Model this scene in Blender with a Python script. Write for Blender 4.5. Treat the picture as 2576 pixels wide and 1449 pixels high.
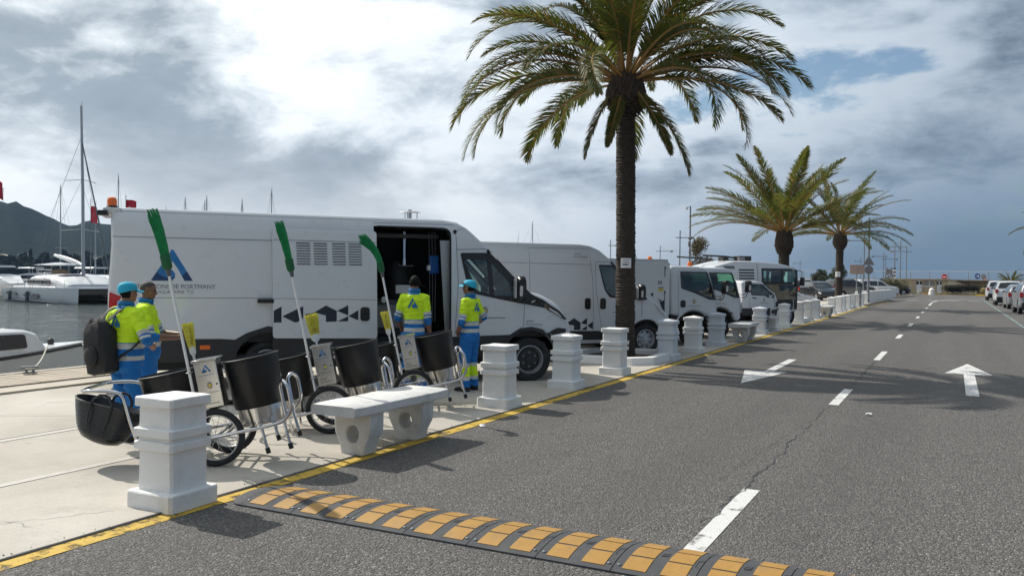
import bpy, bmesh, math, random
from mathutils import Vector, Matrix, noise
from mathutils.geometry import tessellate_polygon
R = math.radians; PI = math.pi
for o in list(bpy.data.objects): bpy.data.objects.remove(o)
S = bpy.context.scene; COL = S.collection
# ---------------------------------------------------------------- camera
CAMH = 1.72; FPX = 2147.0
cd = bpy.data.cameras.new('camera'); cam = bpy.data.objects.new('camera', cd); COL.objects.link(cam)
cd.sensor_width = 36; cd.lens = 36*FPX/2576; cd.clip_start = .05; cd.clip_end = 12000
CR = Matrix.Rotation(R(27.35), 3, 'Z') @ Matrix.Rotation(PI/2-R(.832), 3, 'X') @ Matrix.Rotation(R(.6), 3, 'Z')
cam.matrix_world = Matrix.Translation((0, 0, CAMH)) @ CR.to_4x4(); S.camera = cam
CAM = Vector((0, 0, CAMH))
def ray(px, py): return CR @ Vector(((px-1288)/FPX, -(py-724.5)/FPX, -1))
def G(px, py, z=0.0):                     # a pixel of the 2576x1449 view met with the level z
    d = ray(px, py); return CAM + d*((z-CAMH)/d.z)
def AT(px, py, depth): return CAM + ray(px, py)*depth
def onX(px, X):                           # Y on the line X=const under image column px
    lo, hi = 2.0, 300.0
    for _ in range(50):
        m = (lo+hi)/2; q = CR.transposed() @ (Vector((X, m, 0))-CAM)
        if 1288+FPX*q.x/-q.z < px: lo = m
        else: hi = m
    return lo
# ---------------------------------------------------------------- sky and sun
SUN_EL = R(42.3); SH = R(-11)               # shadows fall along heading SH (from +X)
sdir = Vector((-math.cos(SH)*math.cos(SUN_EL), -math.sin(SH)*math.cos(SUN_EL), math.sin(SUN_EL)))
w = bpy.data.worlds.new('World'); S.world = w; w.use_nodes = True
nt = w.node_tree; nt.nodes.clear()
class N:
    "tiny node helper"
    def __init__(s, t): s.t = t
    def n(s, typ, ins=None, **kw):
        nd = s.t.nodes.new(typ)
        for k, v in kw.items(): setattr(nd, k, v)
        for k, v in (ins or {}).items():
            sk = nd.inputs[k]
            if isinstance(v, bpy.types.NodeSocket): s.t.links.new(v, sk)
            else: sk.default_value = v
        return nd
    def math(s, op, a, b=0.0, c=0.0, clamp=False):
        return s.n('ShaderNodeMath', {0: a, 1: b, 2: c}, operation=op, use_clamp=clamp).outputs[0]
    def vmath(s, op, a, b=None):
        nd = s.n('ShaderNodeVectorMath', {0: a}, operation=op)
        if b is not None:
            if isinstance(b, bpy.types.NodeSocket): s.t.links.new(b, nd.inputs[1])
            else: nd.inputs[1].default_value = b
        return nd
    def mix(s, f, a, b): 
        nd = s.n('ShaderNodeMix', data_type='RGBA')
        for i, v in ((0, f), (6, a), (7, b)):
            sk = nd.inputs[i]
            if isinstance(v, bpy.types.NodeSocket): s.t.links.new(v, sk)
            elif i and len(v) == 3: sk.default_value = (*v, 1)
            else: sk.default_value = v
        return nd.outputs[2]
    def ramp(s, f, stops, interp='LINEAR'):
        nd = s.n('ShaderNodeValToRGB', {0: f}); cr = nd.color_ramp; cr.interpolation = interp
        while len(cr.elements) < len(stops): cr.elements.new(.5)
        for e, (p, c) in zip(cr.elements, stops):
            e.position = p; e.color = (*c, 1) if hasattr(c, '__len__') else (c, c, c, 1)
        return nd.outputs[0]
    def noise(s, vec, scale, detail=4, rough=.55, dist=0.0):
        nd = s.n('ShaderNodeTexNoise', {'Scale': scale, 'Detail': detail, 'Roughness': rough, 'Distortion': dist})
        if vec is not None: s.t.links.new(vec, nd.inputs['Vector'])
        return nd.outputs['Fac']
W = N(nt)
sky = W.n('ShaderNodeTexSky', sky_type='NISHITA', sun_disc=False, sun_elevation=SUN_EL, sun_rotation=math.atan2(sdir.x, sdir.y), altitude=5, air_density=1.2, dust_density=.5, ozone_density=3.0)
skyc = W.vmath('SCALE', sky.outputs[0]); skyc.inputs['Scale'].default_value = .095
tc = W.n('ShaderNodeTexCoord').outputs['Generated']
sep = W.n('ShaderNodeSeparateXYZ', {0: tc})
zc = W.math('MAXIMUM', sep.outputs[2], 0.0)
den = W.math('ADD', zc, .55)
pl = W.n('ShaderNodeCombineXYZ', {0: W.math('DIVIDE', sep.outputs[0], den), 1: W.math('DIVIDE', sep.outputs[1], den), 2: W.math('MULTIPLY', zc, 2.2)}).outputs[0]
CLOFF = (6.9, -6, 3.9)
pl = W.vmath('ADD', pl, CLOFF).outputs[0]
big = W.noise(pl, 1.05, 2, .5, .2)
det = W.noise(W.vmath('ADD', pl, (9, 2, 4)).outputs[0], 2.6, 9, .56, .35)
fin = W.noise(W.vmath('ADD', pl, (1, 5, 8)).outputs[0], 9.0, 7, .62, .4)
sund = W.n('ShaderNodeVectorMath', {0: tc, 1: sdir}, operation='DOT_PRODUCT').outputs[1]
toward = W.n('ShaderNodeMapRange', {0: sund, 1: .15, 2: .85, 3: 0.0, 4: 1.0}).outputs[0]
f = W.math('ADD', W.math('ADD', W.math('MULTIPLY', big, .46), W.math('MULTIPLY', det, .46)), W.math('MULTIPLY', fin, .15))
# cloud depth: open sky, then bright thin rims, then grey thick bodies
cov = W.n('ShaderNodeMapRange', {0: W.math('ADD', f, W.math('MULTIPLY', toward, .05)), 1: .445, 2: .490, 3: 0.0, 4: 1.0}, interpolation_type='SMOOTHSTEP').outputs[0]
bright = W.ramp(f, [(.46, (1.02, 1.02, 1.0)), (.508, (.88, .90, .91)), (.545, (.58, .63, .67)), (.585, (.31, .36, .41)), (.66, (.22, .265, .31))])
gain = W.math('ADD', W.math('MULTIPLY', toward, .84), .47)
cl = W.vmath('SCALE', bright); nt.links.new(gain, cl.inputs['Scale'])
cool = W.mix(toward, (.78, .93, 1.12), (1.0, 1.0, .99))
clc = W.vmath('MULTIPLY', cl.outputs[0], cool)
hz = W.n('ShaderNodeMapRange', {0: W.math('ADD', sep.outputs[2], W.math('MULTIPLY', W.math('SUBTRACT', det, .5), .16)), 1: .0, 2: .19, 3: .92, 4: 0.0}, interpolation_type='SMOOTHSTEP').outputs[0]
low = W.n('ShaderNodeMapRange', {0: sund, 1: .20, 2: .60, 3: 0.0, 4: 1.0}, interpolation_type='SMOOTHSTEP').outputs[0]
hcol = W.mix(low, (.115, .19, .29), (.92, .94, .94))
skym = W.mix(cov, skyc.outputs[0], clc.outputs[0])
skym = W.mix(hz, skym, hcol)
bg = W.n('ShaderNodeBackground', {0: skym, 1: 1.04})
nt.links.new(bg.outputs[0], W.n('ShaderNodeOutputWorld').inputs[0])
sl = bpy.data.lights.new('sun', 'SUN'); sl.energy = 4.4; sl.angle = R(.55); sl.color = (1, .955, .88)
so = bpy.data.objects.new('sun', sl); COL.objects.link(so)
so.rotation_euler = (-sdir).to_track_quat('-Z', 'Y').to_euler(); so.location = sdir*60
S.view_settings.view_transform = 'Standard'; S.view_settings.look = 'None'; S.view_settings.exposure = 0; S.view_settings.gamma = 1
S.render.engine = 'CYCLES'
# ---------------------------------------------------------------- materials
M = {}
def newmat(name):
    m = bpy.data.materials.new(name); m.use_nodes = True; m.node_tree.nodes.clear(); M[name] = m
    k = N(m.node_tree); out = k.n('ShaderNodeOutputMaterial'); return m, k, out
def pm(name, col, rough=.5, metal=0.0, var=.12, scale=6.0, bump=0.0, bscale=60.0, coat=0.0, spec=.5, dirt=None, dscale=2.5, damt=.5, trans=0.0):
    "procedural principled material: noise-varied colour, roughness, fine relief, optional dirt"
    m, k, out = newmat(name)
    co = k.n('ShaderNodeTexCoord').outputs['Object']
    f = k.noise(co, scale, 5, .6)
    c = k.mix(f, tuple(max(0, x*(1-var*1.6)) for x in col), tuple(min(1, x*(1+var*1.6)) for x in col))
    if dirt:
        d = k.noise(co, dscale, 7, .65, .4)
        c = k.mix(k.n('ShaderNodeMapRange', {0: d, 1: .50, 2: .78, 3: 0.0, 4: damt}).outputs[0], c, dirt)
    r = k.n('ShaderNodeMapRange', {0: f, 1: .2, 2: .8, 3: max(.02, rough*.8), 4: min(1, rough*1.2)}).outputs[0]
    p = k.n('ShaderNodeBsdfPrincipled', {'Base Color': c, 'Roughness': r, 'Metallic': metal, 'Coat Weight': coat, 'Specular IOR Level': spec})
    if coat: p.inputs['Coat Roughness'].default_value = .06
    if trans: p.inputs['Subsurface Weight'].default_value = 0
    if bump:
        b = k.n('ShaderNodeBump', {'Strength': bump, 'Distance': .02, 'Height': k.noise(co, bscale, 4, .6)})
        k.t.links.new(b.outputs[0], p.inputs['Normal'])
    k.t.links.new(p.outputs[0], out.inputs[0]); return m
pm('van_white', (.66, .67, .68), .30, var=.02, coat=.6, bump=.06, bscale=1.6, dirt=(.40, .38, .34), dscale=1.3, damt=.16)
pm('truck_white', (.62, .63, .64), .35, var=.03, coat=.3, dirt=(.38, .36, .32), dscale=1.6, damt=.14)
pm('black_plastic', (.022, .023, .025), .45, var=.2, bump=.1, bscale=200)
pm('bin_black', (.016, .016, .017), .33, var=.15, bump=.04, bscale=90, spec=.35, dirt=(.045, .043, .04), dscale=5, damt=.25)
pm('bin_inside', (.03, .03, .032), .6)
pm('black_trim', (.015, .015, .017), .3, var=.1)
pm('rubber', (.02, .02, .021), .8, var=.3, scale=20, bump=.2, dirt=(.09, .085, .08), dscale=6, damt=.3)
pm('interior_black', (.014, .014, .015), .55, var=.3)
pm('machine_grey', (.10, .105, .11), .5, var=.2)
pm('panel_grey', (.22, .22, .22), .5, var=.1)
pm('checker_steel', (.42, .42, .43), .35, metal=.9, var=.3, scale=30, bump=.6, bscale=45)
pm('chrome', (.60, .60, .61), .12, metal=1, var=.08)
pm('stainless', (.62, .60, .57), .2, metal=1, var=.14, scale=3, bump=.03, bscale=30)
pm('steel_box', (.60, .58, .54), .27, metal=1, var=.1, scale=4)
pm('alu', (.5, .51, .52), .4, metal=.9, var=.15)
pm('galv', (.25, .26, .27), .5, metal=.7, var=.15, scale=12)
pm('rim_grey', (.42, .43, .44), .4, metal=.8, var=.15); pm('rim_dark', (.045, .047, .05), .45, metal=.4, var=.2)
pm('seat_fabric', (.05, .052, .06), .9)
pm('dash_grey', (.06, .062, .066), .7)
pm('ink_navy', (.018, .024, .04), .4, var=.1)
pm('ink_blue', (.02, .17, .42), .4, var=.25, scale=3)
pm('ink_deep', (.012, .045, .14), .4, var=.2)
pm('ink_light', (.05, .30, .62), .4)
pm('ink_grey', (.16, .17, .20), .5)
pm('ink_black', (.01, .01, .01), .5)
pm('white_plastic', (.72, .72, .71), .45, var=.04, bump=.1, bscale=80)
pm('orange_lamp', (.85, .16, .01), .18, var=.1, coat=.5)
pm('red_lamp', (.45, .012, .015), .2, var=.15, coat=.5)
pm('sign_red', (.55, .02, .02), .45); pm('sign_blue', (.01, .06, .26), .45); pm('sign_back', (.20, .20, .205), .6, var=.15)
pm('sign_white', (.75, .75, .74), .5); pm('board_back', (.33, .24, .21), .7, var=.15, scale=3)
pm('lamp_clear', (.55, .55, .54), .15, coat=.5)
pm('plaster', (.80, .795, .77), .85, var=.05, scale=5, bump=.35, bscale=45, dirt=(.42, .38, .32), dscale=3.2, damt=.33)
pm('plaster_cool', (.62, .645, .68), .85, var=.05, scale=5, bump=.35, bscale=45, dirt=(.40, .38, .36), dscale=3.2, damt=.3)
pm('bench_white', (.68, .67, .64), .85, var=.06, scale=5, bump=.4, bscale=55, dirt=(.25, .235, .21), dscale=3.6, damt=.55)
pm('hivis', (.64, .94, .012), .75, var=.08, scale=9, bump=.25, bscale=30)
pm('work_blue', (.006, .15, .46), .8, var=.15, scale=7, bump=.3, bscale=28)
pm('collar_blue', (.012, .16, .36), .8, var=.1)
pm('cap_blue', (.02, .42, .60), .75, var=.08, scale=14, bump=.15, bscale=80)
pm('reflect', (.55, .55, .50), .42, var=.14, scale=12)
pm('skin_a', (.30, .145, .085), .5, var=.12, scale=14, bump=.1, bscale=90)
pm('skin_b', (.21, .10, .06), .5, var=.12, scale=14, bump=.1, bscale=90)
pm('hair_black', (.008, .007, .006), .85, var=.3, scale=40, spec=.2)
pm('hair_grey', (.05, .045, .042), .7, var=.3, scale=40, bump=.4, bscale=150)
pm('shoe', (.02, .018, .018), .7, var=.3); pm('shoe_red', (.16, .02, .02), .7, var=.3)
pm('pack_black', (.012, .012, .013), .7, var=.25, scale=9, bump=.4, bscale=60)
pm('broom_green', (.008, .27, .075), .5, var=.35, scale=30, bump=.3, bscale=200)
pm('broom_green_dark', (.004, .11, .035), .45)
pm('broom_yellow', (.95, .74, .10), .7, var=.3, scale=40, bump=.4, bscale=200)
pm('stick_white', (.74, .74, .73), .35, var=.05)
pm('bump_rubber', (.062, .064, .068), .8, var=.15, bump=.35, bscale=180, dirt=(.13, .125, .115), dscale=4, damt=.5)
pm('bump_yellow', (.40, .215, .045), .6, var=.14, scale=5, bump=.1, bscale=90, dirt=(.22, .15, .075), dscale=5, damt=.8)
pm('bark', (.055, .042, .032), .95, var=.5, scale=14, bump=1.0, bscale=34)
pm('boot', (.06, .042, .03), .95, var=.4, scale=8, bump=.9, bscale=30)
pm('rachis', (.30, .17, .045), .6, var=.25, scale=3)
pm('shrub_green', (.05, .065, .025), .7, var=.4, scale=6); pm('shrub_olive', (.13, .12, .06), .8, var=.4, scale=6)
pm('grass_dry', (.30, .26, .10), .85, var=.3, scale=4); pm('tamarisk', (.14, .115, .06), .85, var=.4, scale=5)
pm('hedge_dark', (.025, .024, .016), .8, var=.4, scale=6); pm('wood_stem', (.10, .07, .045), .9, var=.3, bump=.6)
pm('boat_white', (.72, .73, .73), .25, var=.03, coat=.3); pm('boat_dark', (.02, .024, .035), .25, var=.1)
pm('boat_grey', (.24, .27, .29), .4); pm('hull_blue', (.03, .05, .12), .3, coat=.3); pm('canvas_navy', (.01, .014, .05), .8)
pm('canvas_tan', (.30, .22, .13), .85); pm('teak', (.34, .28, .20), .7, var=.2); pm('fender_grey', (.10, .12, .13), .6)
pm('flag_red', (.62, .025, .05), .75, var=.1); pm('rope', (.55, .52, .45), .9, var=.2)
pm('stone_wall', (.36, .30, .215), .9, var=.25, scale=1.5, bump=.6, bscale=9, dirt=(.18, .15, .11), dscale=.8, damt=.6)
pm('stone_pale', (.46, .41, .33), .9, var=.2, scale=1.5, bump=.4, bscale=9)
pm('door_white', (.62, .65, .68), .5, var=.06); pm('paper', (.78, .78, .78), .7, var=.04)
pm('car_white', (.68, .69, .70), .25, var=.02, coat=.5); pm('car_silver', (.42, .43, .45), .28, metal=.6, var=.03, coat=.5)
pm('car_black', (.012, .013, .016), .2, var=.1, coat=.7); pm('car_grey', (.05, .055, .06), .25, metal=.4, var=.05, coat=.6)
pm('soil', (.10, .075, .05), 1, var=.4, bump=.8, bscale=30); pm('blue_box', (.012, .10, .36), .5, var=.1)
pm('litter_bin', (.035, .037, .042), .45, var=.2, coat=.1); pm('tub_black', (.016, .018, .022), .28, var=.15)
pm('sticker_green', (.16, .33, .03), .5); pm('sticker_yellow', (.62, .50, .06), .5); pm('sparkle', (.5, .48, .44), .7)
def leafmat(name, col):
    "leaf that glows a little when the sun is behind it"
    m, k, out = newmat(name); co = k.n('ShaderNodeTexCoord').outputs['Object']
    c = k.mix(k.noise(co, 2.2, 4, .6), tuple(x*.6 for x in col), tuple(min(1, x*1.45) for x in col))
    p = k.n('ShaderNodeBsdfPrincipled', {'Base Color': c, 'Roughness': .5, 'Specular IOR Level': .3})
    tr = k.n('ShaderNodeBsdfTranslucent', {0: k.mix(.5, c, tuple(min(1, x*y) for x, y in zip(col, (2.2, 2.0, .8))))})
    k.t.links.new(k.n('ShaderNodeMixShader', {0: .38, 1: p.outputs[0], 2: tr.outputs[0]}).outputs[0], out.inputs[0])
leafmat('leaf_a', (.085, .105, .024)); leafmat('leaf_b', (.07, .095, .028)); leafmat('leaf_dry', (.19, .13, .04))
def glass(name, tint, dens):
    m, k, out = newmat(name)
    fr = k.n('ShaderNodeFresnel', {'IOR': 1.5}).outputs[0]
    a = k.n('ShaderNodeBsdfTransparent', {0: (*tint, 1)}); g = k.n('ShaderNodeBsdfGlossy', {0: (.9, .95, .95, 1), 1: .03})
    f = k.math('ADD', fr, dens, clamp=True)
    k.t.links.new(k.n('ShaderNodeMixShader', {0: f, 1: a.outputs[0], 2: g.outputs[0]}).outputs[0], out.inputs[0]); return m
glass('glass', (.55, .72, .66), .05); glass('glass_dark', (.10, .13, .13), .04); glass('glass_green', (.34, .60, .50), .05)
pm('glass_black', (.015, .018, .02), .06, var=.05, coat=.6)
def asphalt():
    m, k, out = newmat('asphalt'); co = k.n('ShaderNodeTexCoord').outputs['Object']
    v = k.n('ShaderNodeTexVoronoi', {'Vector': co, 'Scale': 85.0}, feature='F1')
    v2 = k.n('ShaderNodeTexVoronoi', {'Vector': co, 'Scale': 38.0}, feature='F1')
    cellb = k.n('ShaderNodeSeparateColor', {0: v.outputs['Color']}).outputs[0]
    big = k.noise(co, .35, 6, .6); md = k.noise(co, 3.0, 5, .6)
    base = k.ramp(cellb, [(0, (.066, .062, .058)), (.6, (.125, .118, .110)), (.9, (.20, .19, .175)), (1, (.34, .33, .31))])
    tone = k.math('ADD', k.math('MULTIPLY', big, .55), k.math('MULTIPLY', md, .45))
    base = k.mix(k.n('ShaderNodeMapRange', {0: tone, 1: .35, 2: .68, 3: 0.0, 4: .35}).outputs[0], base, (.112, .105, .098))
    sp = k.n('ShaderNodeSeparateXYZ', {0: co})
    lane = k.noise(k.n('ShaderNodeMapping', {'Vector': co, 'Scale': (1.1, .03, 1)}).outputs[0], 1.0, 3, .5)   # tyre-worn bands along the road
    base = k.mix(k.n('ShaderNodeMapRange', {0: lane, 1: .42, 2: .62, 3: 0.0, 4: .30}).outputs[0], base, (.085, .079, .074))
    oil = k.n('ShaderNodeMapRange', {0: k.noise(co, 1.7, 4, .55, .3), 1: .64, 2: .74, 3: 0.0, 4: .45}).outputs[0]; base = k.mix(oil, base, (.04, .038, .036))
    pale = k.n('ShaderNodeMapRange', {0: k.noise(k.vmath('ADD', co, (31, 7, 0)).outputs[0], .9, 6, .6, .5), 1: .58, 2: .72, 3: 0.0, 4: .35}).outputs[0]; base = k.mix(pale, base, (.165, .155, .142))
    h = k.math('ADD', k.math('MULTIPLY', v.outputs['Distance'], -1.0), k.math('MULTIPLY', v2.outputs['Distance'], -.8))
    b = k.n('ShaderNodeBump', {'Strength': .8, 'Distance': .014, 'Height': h})
    p = k.n('ShaderNodeBsdfPrincipled', {'Base Color': base, 'Roughness': .82, 'Normal': b.outputs[0], 'Specular IOR Level': .35})
    k.t.links.new(p.outputs[0], out.inputs[0])
asphalt()
def concrete():
    m, k, out = newmat('concrete'); co = k.n('ShaderNodeTexCoord').outputs['Object']
    big = k.noise(co, .45, 7, .62, .5); md = k.noise(co, 2.6, 7, .65, .6); fn = k.noise(co, 40, 4, .6)
    c = k.ramp(big, [(.3, (.37, .335, .285)), (.52, (.47, .435, .375)), (.75, (.56, .525, .46))])
    c = k.mix(k.n('ShaderNodeMapRange', {0: md, 1: .55, 2: .75, 3: 0.0, 4: .55}).outputs[0], c, (.31, .285, .25))
    c = k.mix(k.n('ShaderNodeMapRange', {0: fn, 1: .4, 2: .8, 3: 0.0, 4: .25}).outputs[0], c, (.33, .30, .26))
    wv = k.n('ShaderNodeTexVoronoi', {'Vector': k.vmath('ADD', co, None).outputs[0], 'Scale': .8}, feature='DISTANCE_TO_EDGE').outputs[0]
    spot = k.n('ShaderNodeMapRange', {0: k.noise(co, 6.5, 3, .5), 1: .70, 2: .76, 3: 0.0, 4: .55}).outputs[0]
    c = k.mix(spot, c, (.17, .155, .14))
    b = k.n('ShaderNodeBump', {'Strength': .25, 'Distance': .02, 'Height': fn})
    p = k.n('ShaderNodeBsdfPrincipled', {'Base Color': c, 'Roughness': .8, 'Normal': b.outputs[0], 'Specular IOR Level': .3})
    k.t.links.new(p.outputs[0], out.inputs[0])
concrete()
def paint(name, col, wear, thr=.60):
    "road paint, worn through to what lies below"
    m, k, out = newmat(name); co = k.n('ShaderNodeTexCoord').outputs['Object']
    n1 = k.noise(co, 9, 8, .7); n2 = k.noise(co, 1.2, 5, .6)
    d = k.math('ADD', k.math('MULTIPLY', n1, .65), k.math('MULTIPLY', n2, .4))
    a = k.n('ShaderNodeMapRange', {0: d, 1: thr-.03, 2: thr+.05, 3: 0.0, 4: wear}).outputs[0]
    c = k.mix(k.noise(co, 14, 6, .7), tuple(x*.72 for x in col), col)
    b = k.n('ShaderNodeBump', {'Strength': .5, 'Distance': .01, 'Height': k.noise(co, 70, 3, .6)})
    p = k.n('ShaderNodeBsdfPrincipled', {'Base Color': c, 'Roughness': .75, 'Normal': b.outputs[0]})
    t = k.n('ShaderNodeBsdfTransparent')
    k.t.links.new(k.n('ShaderNodeMixShader', {0: a, 1: p.outputs[0], 2: t.outputs[0]}).outputs[0], out.inputs[0])
paint('paint_yellow', (.66, .43, .055), .9, .565); paint('paint_white', (.74, .73, .70), .85, .595); paint('paint_old', (.62, .585, .53), .5, .60); paint('paint_teal', (.30, .46, .45), .9, .56)
def planks():
    m, k, out = newmat('plank_wood'); co = k.n('ShaderNodeTexCoord').outputs['Object']
    g = k.noise(k.n('ShaderNodeMapping', {'Vector': co, 'Scale': (1.2, 26, 10)}).outputs[0], 1.0, 6, .65)
    oi = k.n('ShaderNodeObjectInfo').outputs['Random']
    c = k.ramp(g, [(.3, (.26, .215, .155)), (.7, (.46, .39, .30))])
    c = k.mix(k.math('MULTIPLY', oi, .4), c, (.30, .26, .205))
    p = k.n('ShaderNodeBsdfPrincipled', {'Base Color': c, 'Roughness': .8}); k.t.links.new(p.outputs[0], out.inputs[0])
planks()
def water():
    m, k, out = newmat('sea_water'); co = k.n('ShaderNodeTexCoord').outputs['Object']
    mp = k.n('ShaderNodeMapping', {'Vector': co, 'Scale': (1.0, .75, 1), 'Rotation': (0, 0, .5)}).outputs[0]
    h = k.math('ADD', k.math('MULTIPLY', k.noise(mp, 1.3, 5, .65, .8), .55), k.math('MULTIPLY', k.noise(mp, .3, 3, .5, .4), 1.0))
    b = k.n('ShaderNodeBump', {'Strength': 1.0, 'Distance': .8, 'Height': h})
    p = k.n('ShaderNodeBsdfPrincipled', {'Base Color': (.020, .040, .042, 1), 'Roughness': .09, 'Normal': b.outputs[0], 'IOR': 1.33})
    k.t.links.new(p.outputs[0], out.inputs[0])
water()
def hillmat():
    m, k, out = newmat('hill_scrub'); co = k.n('ShaderNodeTexCoord').outputs['Object']
    n1 = k.noise(co, .02, 8, .65); n2 = k.noise(co, .12, 6, .7)
    c = k.ramp(k.math('ADD', k.math('MULTIPLY', n1, .5), k.math('MULTIPLY', n2, .5)), [(.35, (.013, .018, .014)), (.55, (.026, .031, .025)), (.75, (.062, .058, .046))])
    p = k.n('ShaderNodeBsdfPrincipled', {'Base Color': c, 'Roughness': 1.0, 'Specular IOR Level': 0.0}); k.t.links.new(p.outputs[0], out.inputs[0])
hillmat()
# ---------------------------------------------------------------- mesh helpers
class MB:
    "collects verts and faces for ONE mesh object"
    def __init__(s, T=None): s.v = []; s.f = []; s.m = []; s.T = T or Matrix()
    def add(s, vs, fs, mi=0):
        b = len(s.v); s.v += [s.T @ Vector(p) for p in vs]
        for f in fs: s.f.append([b+i for i in f]); s.m.append(mi)
        return s
    def box(s, c, d, rot=None, mi=0, taper=1.0):
        x, y, z = d[0]/2, d[1]/2, d[2]/2; q = []
        for k in (-1, 1):
            t = taper if k > 0 else 1
            q += [Vector((-x*t, -y*t, k*z)), Vector((x*t, -y*t, k*z)), Vector((x*t, y*t, k*z)), Vector((-x*t, y*t, k*z))]
        if rot is not None: q = [rot @ p for p in q]
        c = Vector(c)
        return s.add([c+p for p in q], [(3, 2, 1, 0), (4, 5, 6, 7), (0, 1, 5, 4), (1, 2, 6, 5), (2, 3, 7, 6), (3, 0, 4, 7)], mi)
    def bx(s, x0, x1, y0, y1, z0, z1, mi=0): return s.box(((x0+x1)/2, (y0+y1)/2, (z0+z1)/2), (x1-x0, y1-y0, z1-z0), None, mi)
    def tube(s, pts, r, n=8, closed=False, mi=0, cap=True):
        pts = [Vector(p) for p in pts]; L = len(pts); rr = r if hasattr(r, '__len__') else [r]*L
        vs = []; up = None
        for i, p in enumerate(pts):
            a = pts[i-1] if (i or closed) else p; b = pts[(i+1) % L] if (i < L-1 or closed) else p
            t = (b-a); t = t.normalized() if t.length > 1e-9 else Vector((0, 0, 1))
            if up is None:
                up = Vector((0, 0, 1)) if abs(t.z) < .9 else Vector((1, 0, 0))
            u = up - t*up.dot(t)
            if u.length < 1e-6: u = t.orthogonal()
            u.normalize(); up = u; v = t.cross(u)
            for j in range(n):
                q = 2*PI*j/n; vs.append(p+(u*math.cos(q)+v*math.sin(q))*rr[i])
        fs = []
        for i in range(L if closed else L-1):
            k = (i+1) % L
            for j in range(n): fs.append((i*n+j, i*n+(j+1) % n, k*n+(j+1) % n, k*n+j))
        if cap and not closed: fs += [tuple(range(n-1, -1, -1)), tuple((L-1)*n+j for j in range(n))]
        return s.add(vs, fs, mi)
    def lathe(s, prof, n=24, c=(0, 0, 0), axis='z', mi=0, sx=1.0, sy=1.0, cap=True):
        c = Vector(c); vs = []; 
        for r, h in prof:
            for j in range(n):
                q = 2*PI*j/n; a, b = r*math.cos(q)*sx, r*math.sin(q)*sy
                vs.append(c+Vector((a, b, h) if axis == 'z' else ((h, a, b) if axis == 'x' else (b, h, a))))
        fs = []
        for i in range(len(prof)-1):
            for j in range(n): fs.append((i*n+j, i*n+(j+1) % n, (i+1)*n+(j+1) % n, (i+1)*n+j))
        if cap and prof[0][0] > 1e-6: fs.append(tuple(range(n-1, -1, -1)))
        if cap and prof[-1][0] > 1e-6: fs.append(tuple((len(prof)-1)*n+j for j in range(n)))
        return s.add(vs, fs, mi)
    def ell(s, c, r, n=12, m=8, mi=0, rot=None):
        c = Vector(c); vs = []; fs = []
        for i in range(m+1):
            a = PI*i/m
            for j in range(n):
                q = 2*PI*j/n; p = Vector((r[0]*math.sin(a)*math.cos(q), r[1]*math.sin(a)*math.sin(q), r[2]*math.cos(a)))
                vs.append(c+(rot @ p if rot is not None else p))
        for i in range(m):
            for j in range(n): fs.append((i*n+j, (i+1)*n+j, (i+1)*n+(j+1) % n, i*n+(j+1) % n))
        return s.add(vs, fs, mi)
    def prism(s, poly, a0, a1, plane='xz', mi=0, holes=()):
        "extrude a 2-D polygon (with holes) from a0 to a1 along the third axis"
        put = {'xz': lambda p, a: (p[0], a, p[1]), 'xy': lambda p, a: (p[0], p[1], a), 'yz': lambda p, a: (a, p[0], p[1])}[plane]
        loops = [list(poly)]+[list(h) for h in holes]; flat = [p for l in loops for p in l]; K = len(flat)
        tri = tessellate_polygon([[Vector((p[0], p[1], 0)) for p in l] for l in loops])
        vs = [put(p, a0) for p in flat]+[put(p, a1) for p in flat]; fs = []
        for t in tri: fs.append(tuple(t)); fs.append(tuple(i+K for i in reversed(t)))
        b = 0
        for l in loops:
            L = len(l)
            for i in range(L): j = (i+1) % L; fs.append((b+i, b+j, K+b+j, K+b+i))
            b += L
        return s.add(vs, fs, mi)
    def loft(s, rings, cap=True, mi=0, closed=True):
        n = len(rings[0]); vs = [p for r in rings for p in r]; fs = []
        for i in range(len(rings)-1):
            for j in range(n if closed else n-1): fs.append((i*n+j, i*n+(j+1) % n, (i+1)*n+(j+1) % n, (i+1)*n+j))
        if cap: fs += [tuple(range(n-1, -1, -1)), tuple((len(rings)-1)*n+j for j in range(n))]
        return s.add(vs, fs, mi)
    def build(s, name, mats, parent=None, smooth=38, bevel=0.0, bseg=2, weld=False):
        me = bpy.data.meshes.new(name); me.from_pydata(s.v, [], s.f)
        mats = [mats] if isinstance(mats, str) else mats
        for mt in mats: me.materials.append(M[mt])
        if len(mats) > 1: me.polygons.foreach_set('material_index', s.m)
        bm = bmesh.new(); bm.from_mesh(me)
        if weld: bmesh.ops.remove_doubles(bm, verts=bm.verts, dist=1e-4)
        bmesh.ops.recalc_face_normals(bm, faces=bm.faces)
        if smooth:
            th = R(smooth)
            for f in bm.faces: f.smooth = True
            for e in bm.edges:
                if len(e.link_faces) != 2 or e.calc_face_angle(0) > th: e.smooth = False
        bm.to_mesh(me); bm.free()
        o = bpy.data.objects.new(name, me); COL.objects.link(o)
        if parent: o.parent = parent
        if bevel:
            b = o.modifiers.new('bevel', 'BEVEL'); b.width = bevel; b.segments = bseg; b.limit_method = 'ANGLE'; b.angle_limit = R(35)
        return o
def tag(o, label=None, cat=None, group=None, kind=None):
    if label: o['label'] = label
    if cat: o['category'] = cat
    if group: o['group'] = group
    if kind: o['kind'] = kind
    return o
def thing(name, label, cat, loc=(0, 0, 0), rz=0.0, group=None, scale=1.0):
    o = bpy.data.objects.new(name, None); COL.objects.link(o); o.empty_display_size = .2
    o.location = loc; o.rotation_euler = (0, 0, rz); o.scale = (scale,)*3
    return tag(o, label, cat, group)
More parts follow.
